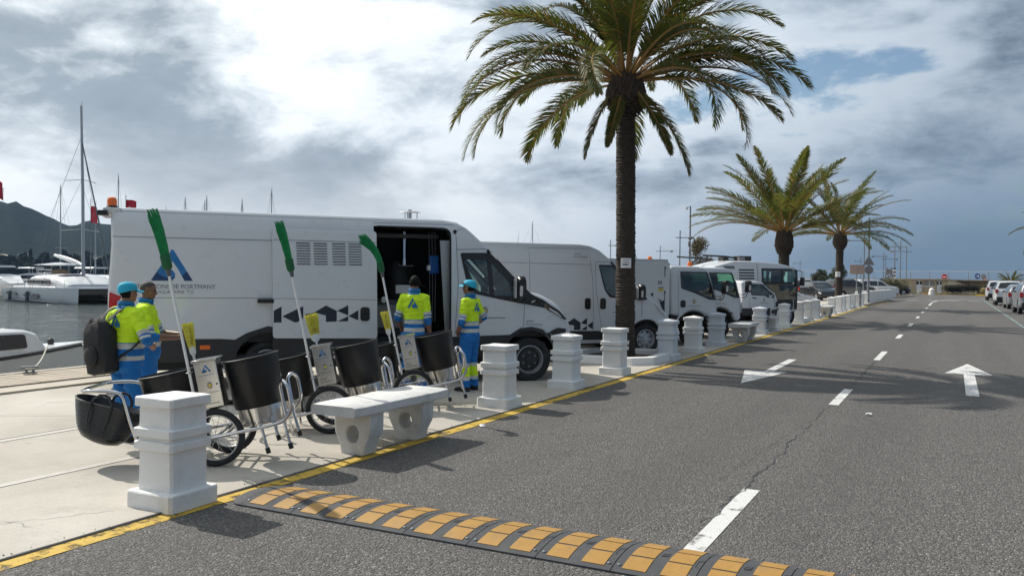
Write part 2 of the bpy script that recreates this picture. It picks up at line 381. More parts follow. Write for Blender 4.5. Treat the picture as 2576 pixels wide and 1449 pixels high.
def dup(root, loc=None, rz=None, label=None, group=None, parent=None):
    c = root.copy(); COL.objects.link(c)
    if parent: c.parent = parent
    if loc is not None: c.location = loc
    if rz is not None: c.rotation_euler = (0, 0, rz)
    if label: c['label'] = label
    if group: c['group'] = group
    for ch in list(root.children): dup(ch, parent=c)
    return c
def struct(o): o['kind'] = 'structure'; return o
def stuff(o): o['kind'] = 'stuff'; return o
def rpoly(pts, r=.04, n=4):
    "round the corners of a 2-D polygon"
    out = []; L = len(pts); P = [Vector((p[0], p[1])) for p in pts]
    for i in range(L):
        a, b, c = P[i-1], P[i], P[(i+1) % L]; rr = r[i] if hasattr(r, '__len__') else r
        u, v = (a-b), (c-b); d = min(rr, u.length*.45, v.length*.45)
        if d < 1e-4: out.append((b.x, b.y)); continue
        p0 = b+u.normalized()*d; p2 = b+v.normalized()*d
        for k in range(n+1):
            t = k/n; q = p0*(1-t)**2+b*2*t*(1-t)+p2*t*t; out.append((q.x, q.y))
    return out
def arc(cx, cz, r, a0, a1, n=10): return [(cx+r*math.cos(R(a0+(a1-a0)*i/n)), cz+r*math.sin(R(a0+(a1-a0)*i/n))) for i in range(n+1)]
def smooth_path(pts, rad=.05, n=4):
    "3-D path with rounded corners, for bent tubes"
    P = [Vector(p) for p in pts]; out = [P[0]]
    for i in range(1, len(P)-1):
        a, b, c = P[i-1], P[i], P[i+1]; u, v = a-b, c-b; d = min(rad, u.length*.45, v.length*.45)
        p0 = b+u.normalized()*d; p2 = b+v.normalized()*d
        for k in range(n+1):
            t = k/n; out.append(p0*(1-t)**2+b*2*t*(1-t)+p2*t*t)
    return out+[P[-1]]
_txt = {}
def bake(o):
    "evaluate one object (text, modifiers) in a scratch scene and return the mesh"
    sc = bpy.data.scenes.new('scratch'); sc.collection.objects.link(o); vl = sc.view_layers[0]; vl.update(); dg = vl.depsgraph
    me = bpy.data.meshes.new_from_object(o.evaluated_get(dg)); bpy.data.objects.remove(o); bpy.data.scenes.remove(sc); return me
def text_mesh(body, size, ext=.0006, align='CENTER', shear=0.0, space=1.0):
    key = (body, size, ext, align, shear, space)
    if key in _txt: return _txt[key]
    c = bpy.data.curves.new('lettering', 'FONT'); c.body = body; c.size = size; c.extrude = ext; c.align_x = align; c.align_y = 'CENTER'; c.shear = shear; c.space_character = space; c.resolution_u = 3
    o = bpy.data.objects.new('lettering', c)
    me = bake(o); bpy.data.curves.remove(c)
    _txt[key] = me; return me
def text(body, size, mat, mtx, parent=None, name='lettering', **kw):
    me = text_mesh(body, size, **kw).copy(); me.materials.clear(); me.materials.append(M[mat])
    o = bpy.data.objects.new(name, me); COL.objects.link(o)
    if parent: o.parent = parent
    o.matrix_local = mtx; return o
def face_mtx(pos, right, up):
    r = Vector(right).normalized(); u = Vector(up).normalized(); n = r.cross(u); u = n.cross(r)
    m = Matrix((r, u, n)).transposed().to_4x4(); m.translation = Vector(pos); return m
# ================================================================ THE SETTING
rnd = random.Random(7)
def sheet(name, x0, x1, y0, y1, z, mat, nx=1, ny=1):
    mb = MB(); vs = []; fs = []
    for i in range(nx+1):
        for j in range(ny+1): vs.append((x0+(x1-x0)*i/nx, y0+(y1-y0)*j/ny, z))
    for i in range(nx):
        for j in range(ny): a = i*(ny+1)+j; fs.append((a, a+ny+1, a+ny+2, a+1))
    mb.add(vs, fs); return struct(mb.build(name, mat, smooth=0))
sea = sheet('water', -2600, 2600, -2600, 2600, -.9, 'sea_water')
g = MB(); g.bx(-13.68, 220, -120, 160, -4, -.03); struct(g.build('ground', 'stone_pale', smooth=0))
sheet('road', -4.97, 34, -60, 113.6, 0, 'asphalt', 1, 1)
# quay pavement: a thin slab, so it has a real edge against the asphalt
p = MB(); p.bx(-11.55, -4.975, -60, 112, -.02, .014); struct(p.build('pavement', 'concrete', smooth=0))
p = MB(); p.bx(-11.86, -11.56, -60, 112, -.02, .045); struct(p.build('quay_kerb', 'stone_pale', smooth=0, bevel=.012))
p = MB(); p.bx(-12.3, -11.87, -60, 112, -.02, .006); struct(p.build('quay_strip', 'concrete', smooth=0))
p = MB(); p.bx(-13.76, -13.60, -60, 112, -1.2, .04); struct(p.build('quay_edge', 'stone_pale', smooth=0, bevel=.02))
deck = MB(); deck.bx(-13.59, -12.31, -60, 112, -.02, -.005); deck = struct(deck.build('boardwalk', 'soil', smooth=0))
pm_ = MB(); pm_.box((0, 0, 0), (1.272, .172, .03)); plank0 = pm_.build('plank', 'plank_wood', deck, smooth=0)
plank0.location = (-12.95, 4.0, .012)
for i in range(1, 62):
    c = plank0.copy(); COL.objects.link(c); c.location = (-12.95+rnd.uniform(-.006, .006), 4.0+i*.181, .012+rnd.uniform(-.003, .003)); c.rotation_euler = (0, rnd.uniform(-.003, .003), rnd.uniform(-.004, .004))
rest = MB()
for i in list(range(-40, 0))+list(range(62, 560)): rest.box((-12.95, 4.0+i*.181, .012), (1.272, .172, .03))
rest = stuff(rest.build('plank_run', 'plank_wood', deck, smooth=0))
def strip(name, pts, mat, z, w=None, sub=.5):
    "painted strip: polygon (x,y) or centre line with width, laid a few mm above the surface"
    mb = MB()
    if w is None: mb.add([(x, y, z) for x, y in pts], [tuple(range(len(pts)))])
    else:
        P = [Vector(q) for q in pts]; vs = []; fs = []
        for i, q in enumerate(P):
            t = ((P[i+1] if i < len(P)-1 else q)-(P[i-1] if i else q)).normalized(); n = Vector((-t.y, t.x))
            vs += [(q.x+n.x*w/2, q.y+n.y*w/2, z), (q.x-n.x*w/2, q.y-n.y*w/2, z)]
        for i in range(len(P)-1): fs.append((2*i, 2*i+1, 2*i+3, 2*i+2))
        mb.add(vs, fs)
    return struct(mb.build(name, mat, smooth=0))
wob = lambda y: .012*noise.noise((y*.9, 3.3, 0))
strip('yellow_line', [(-4.885+wob(y*.25), y*.25) for y in range(-40, 241)]+[(-4.6, 64), (-4.35, 72)], 'paint_yellow', .004, .15)
for k, (y0, y1) in enumerate([(-3.6, -1.2), (5.05, 7.05), (12.35, 14.25), (19.7, 22.2), (27.3, 29.3), (34.8, 36.9), (42.4, 44.2), (49.6, 51.0), (57, 58.6), (63.5, 72)]):
    strip('centre_dash', [(-1.43, y0), (-1.43, (y0+y1)/2), (-1.43, y1)], 'paint_white', .004, .13)
strip('centre_curve', [(-1.43, 74), (-1.2, 78), (-.4, 83), (1.4, 88), (4.5, 92), (9, 95)], 'paint_white', .004, .16)
for i in range(9):
    a = Vector((-4.5+i*1.5, 78+i*.75, 0)); strip('give_way_dash', [(a.x-.4, a.y-.25), (a.x+.4, a.y-.05), (a.x+.4, a.y+.45), (a.x-.4, a.y+.25)], 'paint_white', .004)
# arrows: straight ahead in the right lane, oncoming in the left lane
strip('lane_arrow', [(.19, 14.4), (.37, 14.4), (.37, 17.7), (.66, 17.7), (.28, 19.9), (-.12, 17.7), (.19, 17.7)], 'paint_white', .004)
strip('lane_arrow', [(-2.93, 18.85), (-3.09, 18.85), (-3.09, 16.2), (-3.45, 16.2), (-3.06, 14.1), (-2.68, 16.2), (-2.93, 16.2)], 'paint_white', .004)
for i in range(34): strip('parking_dash', [(2.34, 30+i*1.6), (2.34, 31+i*1.6)], 'paint_teal', .004, .10)
strip('parking_line', [(-6.67, -30), (-6.67, 14), (-6.67, 60)], 'paint_old', .018, .09)
strip('parking_line', [(-8.42, -30), (-8.42, 14), (-8.42, 60)], 'paint_old', .018, .10)
def wiggle(name, a, b, w, amp, mat, z, seed, n=60):
    a, b = Vector(a), Vector(b); t = (b-a).normalized(); nn = Vector((-t.y, t.x)); vs = []; fs = []
    for i in range(n+1):
        q = a.lerp(b, i/n); f = noise.noise((i*.35, seed, 0))*amp+noise.noise((i*1.7, seed+9, 0))*amp*.3; ww = w*(.35+abs(noise.noise((i*.8, seed+4, 0)))*1.5)*(1 if 0 < i < n else .1)
        vs += [(q.x+nn.x*(f+ww/2), q.y+nn.y*(f+ww/2), z), (q.x+nn.x*(f-ww/2), q.y+nn.y*(f-ww/2), z)]
        if i: fs.append((2*i-2, 2*i-1, 2*i+1, 2*i))
    mb = MB(); mb.add(vs, fs); return struct(mb.build(name, mat, smooth=0))
wiggle('asphalt_crack', (-1.52, 5.9), (-1.46, 12.4), .014, .07, 'bump_rubber', .0055, 1.3, 90)
wiggle('asphalt_crack', (-1.75, 7.2), (-1.55, 10.6), .006, .06, 'soil', .0055, 4.1)
wiggle('asphalt_crack', (-1.44, 14.3), (-1.42, 19.6), .012, .03, 'ink_black', .0055, 7.7)
wiggle('expansion_joint', (-8.51, -5), (-8.51, 30), .018, .006, 'ink_black', .0165, 2.2)
wiggle('expansion_joint', (-11.40, 5.2), (-8.6, 6.9), .010, .02, 'ink_black', .0165, 5.2)
wiggle('pavement_joint', (-4.975, 2), (-4.975, 30), .026, .012, 'ink_black', .0155, 6.2, 160)
wiggle('pavement_crack', (-8.0, 3.2), (-5.4, 3.6), .007, .06, 'ink_grey', .0165, 8.2)
wiggle('pavement_crack', (-6.2, 2.6), (-5.3, 4.1), .006, .08, 'ink_grey', .0165, 3.2)
# loose grit along the road edge and beside the bollard base
gr = MB()
for i in range(260):
    y = rnd.uniform(2.4, 14); x = -4.97+rnd.gauss(0, .035); r = rnd.uniform(.002, .0045)
    gr.box((x, y, .016+r*.4 if x < -4.975 else r*.5), (r*2, r*1.6, r*1.2), Matrix.Rotation(rnd.uniform(0, 3), 3, 'Z'))
for i in range(0):
    a = rnd.uniform(-2.6, .2); d = abs(rnd.gauss(0, .06)); gr.box((-5.12+math.cos(a)*(.3+d), 4.46+math.sin(a)*(.3+d), .018), (.007, .006, .005), Matrix.Rotation(rnd.uniform(0, 3), 3, 'Z'))
tag(stuff(gr.build('loose_grit', 'soil', smooth=0)), 'loose dark grit scattered along the edge of the pavement', 'grit')
def litter(px, py, s, lab):
    q = G(px, py, .01); mb = MB(); n = 7
    mb.add([(q.x+math.cos(i*2*PI/n)*s*rnd.uniform(.6, 1), q.y+math.sin(i*2*PI/n)*s*rnd.uniform(.6, 1), .012+rnd.uniform(0, s*.5)) for i in range(n)]+[(q.x, q.y, .03)], [(i, (i+1) % n, n) for i in range(n)])
    tag(mb.build('paper_scrap', 'paper', smooth=0), lab, 'litter')
litter(2186, 1043, .05, 'crumpled white paper scrap lying on the asphalt'); litter(1214, 1072, .045, 'small white paper scrap under the bench by the kerb')
# kerbs and low walls further along the quay
def path_box(name, pts, w, h, mat, kindf, z0=0.0):
    mb = MB(); P = [Vector(q) for q in pts]; rings = []
    for i, q in enumerate(P):
        t = ((P[i+1] if i < len(P)-1 else q)-(P[i-1] if i else q)).normalized(); n = Vector((-t.y, t.x))*w/2
        rings.append([(q.x+n.x, q.y+n.y, z0), (q.x-n.x, q.y-n.y, z0), (q.x-n.x, q.y-n.y, z0+h), (q.x+n.x, q.y+n.y, z0+h)])
    mb.loft(rings); o = mb.build(name, mat, smooth=0, bevel=.015); return kindf(o)
path_box('kerb', [(-4.98, 59), (-4.95, 66), (-4.7, 74), (-4.9, 80), (-5.6, 84)], .16, .14, 'stone_pale', struct)
path_box('kerb', [(-5.6, 86), (-4.6, 91), (-3.9, 96), (-3.85, 99.5), (-4.6, 101.5), (-7, 103)], .2, .14, 'stone_pale', struct)
g = MB(); g.prism([(-7, 103), (-4.6, 101.4), (-4.0, 99.4), (-4.0, 96), (-4.7, 91), (-5.7, 86.2), (-9, 90), (-9, 103)], -.02, .12, 'xy'); struct(g.build('traffic_island', 'soil', smooth=0))
path_box('kerb', [(-4, 114), (4, 113.2), (14, 108), (24, 104)], .3, .15, 'paint_yellow', struct)
path_box('kerb', [(2.2, 108), (8, 105.5), (14, 104)], .3, .15, 'paint_yellow', struct)
# ---------------------------------------------------------------- bollards
def bollard_mesh(seed, peaked):
    prof = [(0, .27), (.115, .27), (.125, .262), (.128, .205), (.42, .200), (.422, .225), (.428, .232), (.478, .232), (.484, .225), (.486, .205), (.515, .205), (.517, .228), (.523, .235), (.575, .235), (.58, .228), (.582, .200), (.735, .197), (.737, .222), (.742, .228), (.797, .228), (.803, .222)]
    rg = []; n = 5
    for z, r in prof:
        ring = []; c = min(.012, r*.1)
        for a in range(4):
            q0 = [(1, -1), (1, 1), (-1, 1), (-1, -1)][a]; q1 = [(1, 1), (-1, 1), (-1, -1), (1, -1)][a]
            for k in range(n):
                t = .05+.9*k/(n-1); x, y = q0[0]+(q1[0]-q0[0])*t, q0[1]+(q1[1]-q0[1])*t; ring.append(Vector((x*r, y*r, z)))
        rg.append(ring)
    top = .845 if peaked else .818
    rg.append([Vector((p.x*.02, p.y*.02, top)) for p in rg[-1]])
    mb = MB(); mb.loft(rg)
    for p in mb.v:
        d = noise.noise_vector(p*5+Vector((seed, 0, 0)))*.006+noise.noise_vector(p*17+Vector((seed, 5, 0)))*.003
        p += Vector((d.x, d.y, d.z*.5 if p.z > .02 else 0))
    return mb
BOL = []
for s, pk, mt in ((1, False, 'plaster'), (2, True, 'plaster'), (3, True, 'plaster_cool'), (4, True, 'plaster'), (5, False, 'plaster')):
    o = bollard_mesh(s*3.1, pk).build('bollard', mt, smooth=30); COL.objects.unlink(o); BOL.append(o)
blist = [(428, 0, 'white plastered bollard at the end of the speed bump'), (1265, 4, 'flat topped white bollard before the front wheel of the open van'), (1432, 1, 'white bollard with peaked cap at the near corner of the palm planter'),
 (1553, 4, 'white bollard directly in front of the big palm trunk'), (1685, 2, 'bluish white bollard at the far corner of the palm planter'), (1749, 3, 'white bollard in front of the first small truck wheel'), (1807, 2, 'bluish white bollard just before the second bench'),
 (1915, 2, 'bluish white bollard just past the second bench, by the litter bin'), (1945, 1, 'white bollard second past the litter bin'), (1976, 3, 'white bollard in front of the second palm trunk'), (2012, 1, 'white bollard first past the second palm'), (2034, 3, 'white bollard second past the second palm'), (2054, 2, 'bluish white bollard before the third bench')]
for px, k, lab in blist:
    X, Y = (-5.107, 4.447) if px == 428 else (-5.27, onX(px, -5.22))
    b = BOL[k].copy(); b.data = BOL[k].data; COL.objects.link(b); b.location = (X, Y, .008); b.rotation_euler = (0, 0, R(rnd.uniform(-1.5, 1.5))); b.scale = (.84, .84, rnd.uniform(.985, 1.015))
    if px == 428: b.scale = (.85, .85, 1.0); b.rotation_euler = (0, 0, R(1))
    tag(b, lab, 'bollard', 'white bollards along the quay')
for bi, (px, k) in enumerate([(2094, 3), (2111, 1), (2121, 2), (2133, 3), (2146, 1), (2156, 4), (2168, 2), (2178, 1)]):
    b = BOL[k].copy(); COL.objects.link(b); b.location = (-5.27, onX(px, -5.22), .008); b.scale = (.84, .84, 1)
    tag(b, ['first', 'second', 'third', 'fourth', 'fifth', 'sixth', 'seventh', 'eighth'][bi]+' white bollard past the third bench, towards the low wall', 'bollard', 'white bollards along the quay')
for o in BOL: bpy.data.objects.remove(o)
# ---------------------------------------------------------------- benches
def bench(y0, lab):
    t = thing('bench', lab, 'bench', (-5.03, y0, .008), 0, 'white concrete benches along the quay')
    s = MB(); n = 12; rg = []
    for i in range(n+1):
        y = -.80+1.6*i/n; e = .02 if i in (0, n) else 0; rg.append([(-.27+e, y, .405), (.25-e, y, .405), (.26-e, y, .42), (.26-e, y, .49), (.24-e, y, .50), (-.26+e, y, .50), (-.28+e, y, .49), (-.28+e, y, .42)])
    s.loft(rg)
    for p in s.v: d = noise.noise_vector(p*6+Vector((y0, 0, 0)))*.010; p += Vector((d.x, d.y, d.z*.5))
    s.build('seat', 'bench_white', t, smooth=30)
    for yc in (-.42, .46):
        out = [(-.13, 0), (.13, 0), (.15, .10), (.205, .20), (.215, .27), (.215, .41), (-.215, .41), (-.215, .27), (-.205, .20), (-.15, .10)]
        hole = [(.075*math.cos(a*PI/8), .20+.085*math.sin(a*PI/8)) for a in range(16)]
        l = MB(); l.prism(out, yc-.105, yc+.105, 'xz', 0, [hole]); o = l.build('leg', 'bench_white', t, smooth=30, bevel=.012)
    return t
bench(6.99, 'white concrete bench beside the sweeper carts'); bench(23.5, 'white concrete bench beside the round litter bin'); bench(40.4, 'far white concrete bench between two runs of bollards')
# ---------------------------------------------------------------- planters and rubber speed bump
def planter(cx, cy, lab):
    t = thing('tree_planter', lab, 'planter', (cx, cy, .010)); o = [(-.95, -1.15), (.55, -1.15), (.88, -.8), (.88, .8), (.55, 1.15), (-.95, 1.15), (-1.15, .8), (-1.15, -.8)]
    i = [(x*.80-.02, y*.82) for x, y in o]; m = MB()
    rg = [[(x, y, 0) for x, y in o], [(x*.98, y*.98, .15) for x, y in o], [(x, y, .15) for x, y in i], [(x, y, .02) for x, y in i]]
    m.loft(rg, cap=False); m.build('curb', 'plaster', t, smooth=0, bevel=.015)
    s = MB(); s.prism(i, .0, .04, 'xy'); s.build('soil', 'soil', t, smooth=0)
PALMX = -6.02; PY = [16.75, 35.2, 53.6]
for y, lab in zip(PY, ['white kerbed planter round the big palm', 'white kerbed planter round the second palm', 'white kerbed planter round the third, farthest palm']): planter(PALMX, y, lab)
def speed_bump():
    X0, Y0, Y1, MW, Hh = -4.66, 4.66, 5.26, .485, .055; yc = (Y0+Y1)/2
    t = thing('speed_bump', 'black rubber speed bump with yellow reflective panels across the road', 'speed bump', (X0, yc, 0))
    hw = (Y1-Y0)/2; zf = lambda y: .012+(Hh-.012)*math.cos(PI/2*min(1, abs(y)/hw))**.85
    ys = [-hw+2*hw*i/20 for i in range(21)]
    for k in range(13):
        x0 = k*MW+.003; x1 = (k+1)*MW-.003; m = MB()
        m.loft([[(x, -hw, 0)]+[(x, y, zf(y)) for y in ys]+[(x, hw, 0)] for x in (x0, x0+.05, x1-.05, x1)])
        mod = m.build('module', 'bump_rubber', t, smooth=25)
        for col in (.055, .285):
            for row, (a, b) in enumerate([(-.262, -.105), (-.087, .080), (.098, .262)]):
                q = MB(); rows = [a+(b-a)*i/5 for i in range(6)]; xa, xb = x0+col, x0+col+.145
                vs = []; n = len(rows)
                for y in rows: vs += [(xa, y, zf(y)+.0035), (xb, y, zf(y)+.0035), (xa, y, zf(y)-.004), (xb, y, zf(y)-.004)]
                fs = [(4*i, 4*i+1, 4*i+5, 4*i+4) for i in range(n-1)]+[(4*i, 4*i+4, 4*i+6, 4*i+2) for i in range(n-1)]+[(4*i+1, 4*i+3, 4*i+7, 4*i+5) for i in range(n-1)]+[(0, 2, 3, 1), (4*n-4, 4*n-3, 4*n-1, 4*n-2)]
                q.add(vs, fs); q.build('reflector_panel', 'bump_yellow', mod, smooth=0)
        for bx in (.028, MW-.034):
            q = MB(); q.lathe([(.013, 0), (.012, .006), (.006, .009), (0, .009)], 8, (x0+bx, -hw+.07, zf(-hw+.07)-.001)); q.build('bolt', 'galv', mod)
        # interlocking seam step and embossed size mark
        q = MB(); q.tube([(x1-.0, -.12, zf(-.12)+.0005), (x1-.03, -.11, zf(-.11)+.0005), (x1-.03, -.02, zf(-.02)+.0005), (x1, -.01, zf(-.01)+.0005), (x1, .12, zf(.12)+.0005), (x1-.03, .13, zf(.13)+.0005)], .0022, 4); q.build('seam', 'ink_black', mod)
        text('TB', .062, 'ink_black', face_mtx((x0+.24, .0, zf(0)+.001), (0, -1, 0), (1, 0, 0)), mod, ext=.0004)
    e = MB(); rg = []
    for i in range(9):
        a = PI/2*i/8; xx = -.20*math.sin(a); s = math.cos(a)
        rg.append([(xx, -hw*max(s, .02), 0)]+[(xx, y*max(s, .02), .004+(zf(y)-.004)*max(s, .03)) for y in ys]+[(xx, hw*max(s, .02), 0)])
    e.loft(rg); cap = e.build('end_cap', 'bump_rubber', t, smooth=30)
    q = MB(); q.lathe([(.014, 0), (.012, .007), (0, .009)], 8, (-.05, -.19, .028)); q.build('bolt', 'galv', cap)
speed_bump()
# ================================================================ VEHICLES
def resample(out, tags, step=.18):
    P = []; T = []; L = len(out)
    for i in range(L):
        a, b = out[i], out[(i+1) % L]; d = math.hypot(b[0]-a[0], b[1]-a[1]); n = max(1, int(math.ceil(d/step)))
        for k in range(n): P.append((a[0]+(b[0]-a[0])*k/n, a[1]+(b[1]-a[1])*k/n)); T.append(tags[i] if tags else 0)
    return P, T
def inset(P, d):
    L = len(P); out = []
    for i in range(L):
        a, b, c = Vector(P[i-1]), Vector(P[i]), Vector(P[(i+1) % L])
        e1 = (b-a).normalized(); e2 = (c-b).normalized(); n = Vector((-e1.y, e1.x))+Vector((-e2.y, e2.x))
        n = n.normalized() if n.length > 1e-6 else Vector((-e1.y, e1.x)); k = max(.6, n.dot(Vector((-e1.y, e1.x))))
        q = b+n*(d/k); out.append((q.x, q.y))
    return out
def side_grid(mb, poly, holes, yf, xs, zs, flip, mi=0, cut=None):
    "fill a polygon with holes in x-z, slice it on a grid and push it onto y=yf(x,z)"
    bm = bmesh.new(); loops = [list(poly)]+[list(h) for h in holes]; flat = [p for l in loops for p in l]
    vs = [bm.verts.new((p[0], 0, p[1])) for p in flat]
    for t in tessellate_polygon([[Vector((p[0], p[1], 0)) for p in l] for l in loops]):
        try: bm.faces.new([vs[i] for i in t])
        except ValueError: pass
    for x in xs: bmesh.ops.bisect_plane(bm, geom=bm.verts[:]+bm.edges[:]+bm.faces[:], plane_co=(x, 0, 0), plane_no=(1, 0, 0))
    for z in zs: bmesh.ops.bisect_plane(bm, geom=bm.verts[:]+bm.edges[:]+bm.faces[:], plane_co=(0, 0, z), plane_no=(0, 0, 1))
    if cut:
        dead = [f for f in bm.faces if cut(f.calc_center_median().x, f.calc_center_median().z)]
        bmesh.ops.delete(bm, geom=dead, context='FACES')
    bm.verts.index_update(); v = [(q.co.x, yf(q.co.x, q.co.z), q.co.z) for q in bm.verts]
    fs = [[q.index for q in f.verts] for f in bm.faces]
    bm.free(); mb.add(v, fs, mi)
def frange(a, b, s): return [a+s*i for i in range(int((b-a)/s)+1)]
def shell(out, Wf, r, holes=(), tags=None, bulge=None, m=6, gx=.45, gz=.3, near_holes=None):
    """vehicle body: side outline (x,z, counter-clockwise) swept between +-Wf(x,z) with a rounded edge r;
    holes = window openings in both sides, tags[i]=1 leaves edge i open (windscreen)"""
    mb = MB(); P, T = resample(out, tags); L = len(P); rings = []
    for k in range(4):
        a = PI/2*k/3; d = r*(1-math.cos(a)); Q = inset(P, d) if d else P
        rings.append([(q[0], max(.02, Wf(p[0], p[1])-r*(1-math.sin(a))), q[1]) for q, p in zip(Q, P)])
    for sg in (-1, 1):
        for k in range(3):
            A = [(x, sg*y, z) for x, y, z in rings[k]]; B = [(x, sg*y, z) for x, y, z in rings[k+1]]
            mb.add(A+B, [(i, (i+1) % L, L+(i+1) % L, L+i) for i in range(L) if not T[i]])
        pol = [(x, z) for x, y, z in rings[3]]; xs = [p[0] for p in pol]; zs = [p[1] for p in pol]
        hs = list(holes)+(list(near_holes) if near_holes and sg < 0 else [])
        side_grid(mb, pol, hs, lambda x, z: sg*Wf(x, z), frange(min(xs)+.1, max(xs), gx), frange(min(zs)+.1, max(zs), gz), sg > 0)
    bul = bulge or (lambda x, z: (0, 0)); vs = []; fs = []
    for i in range(L):
        x, y, z = rings[0][i]; bx_, bz_ = bul(x, z)
        for j in range(m+1): t = -1+2*j/m; vs.append((x+bx_*(1-t*t), y*t, z+bz_*(1-t*t)))
    for i in range(L):
        if T[i]: continue
        k = (i+1) % L
        for j in range(m): fs.append((i*(m+1)+j, i*(m+1)+j+1, k*(m+1)+j+1, k*(m+1)+j))
    mb.add(vs, fs); return mb
def screen(out, i, Wf, r, bulge, m=6, off=.0, trim=.03):
    "windscreen glass laid in the open edge i of an outline"
    a, b = Vector(out[i]), Vector(out[(i+1) % len(out)]); mb = MB(); n = 5; vs = []; fs = []
    for k in range(n+1):
        p = a.lerp(b, k/n); y = Wf(p.x, p.y)-r*.9-trim*0; bx_, bz_ = bulge(p.x, p.y) if bulge else (0, 0)
        for j in range(m+1): t = -1+2*j/m; vs.append((p.x+bx_*(1-t*t)+off, y*t, p.y+bz_*(1-t*t)))
    for k in range(n):
        for j in range(m): fs.append((k*(m+1)+j, k*(m+1)+j+1, (k+1)*(m+1)+j+1, (k+1)*(m+1)+j))
    return mb.add(vs, fs)
def patch(poly, Wf, sg, off=.006, depth=.01, holes=(), mb=None, gx=.4, gz=.3, mi=0):
    "panel that follows the body side, standing off by `off`"
    mb = mb or MB(); xs = [p[0] for p in poly]; zs = [p[1] for p in poly]
    gxs = frange(min(xs)+gx/2, max(xs), gx) if max(xs)-min(xs) > gx else []; gzs = frange(min(zs)+gz/2, max(zs), gz) if max(zs)-min(zs) > gz else []
    side_grid(mb, poly, holes, lambda x, z: sg*(Wf(x, z)+off), gxs, gzs, sg > 0, mi)
    for l in [poly]+list(holes):
        n = len(l); A = [(x, sg*(Wf(x, z)+off), z) for x, z in l]; B = [(x, sg*(Wf(x, z)+off-depth), z) for x, z in l]
        mb.add(A+B, [(i, (i+1) % n, n+(i+1) % n, n+i) for i in range(n)], mi)
    return mb
def seamline(pts, Wf, sg, w=.008):
    "panel gap: thin dark strip hugging the body side"
    mb = MB(); P, _ = resample(pts+[pts[-1]], None, .15) if False else (pts, 0); Q = []
    for a, b in zip(pts[:-1], pts[1:]):
        n = max(1, int(math.hypot(b[0]-a[0], b[1]-a[1])/.15))
        Q += [(a[0]+(b[0]-a[0])*k/n, a[1]+(b[1]-a[1])*k/n) for k in range(n)]
    Q.append(pts[-1])
    return mb.tube([(x, sg*(Wf(x, z)+.0005), z) for x, z in Q], w*.5, 4)
def wheel(parent, c, r=.34, wd=.22, sg=-1, rim='rim_grey', style='van', disc_='rim_dark', name='wheel'):
    "tyre, rim and hub; sg=-1 faces -y"
    t = bpy.data.objects.new(name, None); COL.objects.link(t); t.parent = parent; t.location = c
    rr = r*.63; T = MB(); h = wd/2
    T.lathe([(rr, -h*.8), (r*.80, -h), (r*.93, -h*.95), (r*.985, -h*.7), (r, -h*.4), (r, h*.4), (r*.985, h*.7), (r*.93, h*.95), (r*.80, h), (rr, h*.8)], 36, axis='y', cap=False); T.build('tyre', 'rubber', t, smooth=30)
    q = MB(); f = sg*h
    if style == 'van':
        q.lathe([(rr*1.02, f*.86), (rr*.97, f*.90), (rr*.93, f*.78), (rr*.90, f*.50), (rr*.84, f*.34)], 32, axis='y', cap=False); q.build('rim', rim, t, smooth=30)
        q = MB(); q.lathe([(rr*.86, f*.30), (rr*.70, f*.26), (rr*.58, f*.40), (rr*.40, f*.46), (rr*.26, f*.44), (rr*.24, f*.66), (rr*.14, f*.70), (0, f*.70)], 32, axis='y'); q.build('wheel_disc', disc_, t, smooth=30)
    else:
        q.lathe([(rr*1.02, f*.86), (rr*.97, f*.88), (rr*.93, f*.72), (rr*.86, f*.45), (rr*.60, f*.7), (rr*.42, f*.55), (rr*.30, f*.62), (rr*.22, f*.62), (0, f*.62)], 32, axis='y'); q.build('rim', rim, t, smooth=30)
    b = MB()
    for i in range(6 if style == 'van' else 5):
        a = 2*PI*i/(6 if style == 'van' else 5)
        if style == 'van':
            b.lathe([(rr*.075, f*.40), (rr*.075, f*.54), (0, f*.58)], 8, (rr*.50*math.sin(a), 0, rr*.50*math.cos(a)), 'y')
        else: b.box((rr*.62*math.cos(a), f*.72, rr*.62*math.sin(a)), (rr*.62, .012, rr*.26), Matrix.Rotation(-a, 3, 'Y'))
    stuff(b.build('wheel_bolts' if style == 'van' else 'spokes', 'galv' if style == 'van' else rim, t))
    v = MB()
    for i in range(8 if style == 'van' else 5):
        a = 2*PI*(i+.5)/(8 if style == 'van' else 5); v.box((rr*.75*math.sin(a), f*(.285 if style == 'van' else .74), rr*.75*math.cos(a)), (rr*.22, .016, rr*.12), Matrix.Rotation(a, 3, 'Y'))
    stuff(v.build('vent_slots', 'ink_black', t, smooth=0)); return t
def hull_bottom(parent, x0, x1, w, z0=.25, z1=.42, mat='interior_black'):
    m = MB(); m.bx(x0, x1, -w, w, z0, z1); return m.build('chassis', mat, parent, smooth=0)
def mirror(parent, x, y, z, sg, h=.34, w=.16, arm='black_plastic'):
    m = MB(); ring = []
    for k, (dy, s) in enumerate([(-.0, .86), (.02, 1), (.10, 1), (.16, .8)]): ring.append([(x+(px*w-w/2)*s, y+sg*(.04+dy), z+(pz-.5)*h*s) for px, pz in rpoly([(0, 0), (1, .06), (1, 1), (.1, 1)], .25, 3)])
    m.loft(ring); m.tube([(x-.02, y-sg*.03, z-h*.42), (x-.04, y+sg*.08, z-h*.36)], .025, 6); o = m.build('mirror', 'black_trim', parent, smooth=50)
    g = MB(); g.bx(x-w*.55-.01, x-w*.5, y+sg*.06, y+sg*.17, z-h*.38, z+h*.40); g.build('mirror_glass', 'lamp_clear', o, smooth=0)
    l = MB(); l.prism(rpoly([(x-.045, z-h*.30), (x+.005, z-h*.30), (x+.01, z+h*.12), (x-.04, z+h*.12)], .02), y+sg*.205, y+sg*.17); l.build('mirror_indicator', 'lamp_clear', o)
    return o
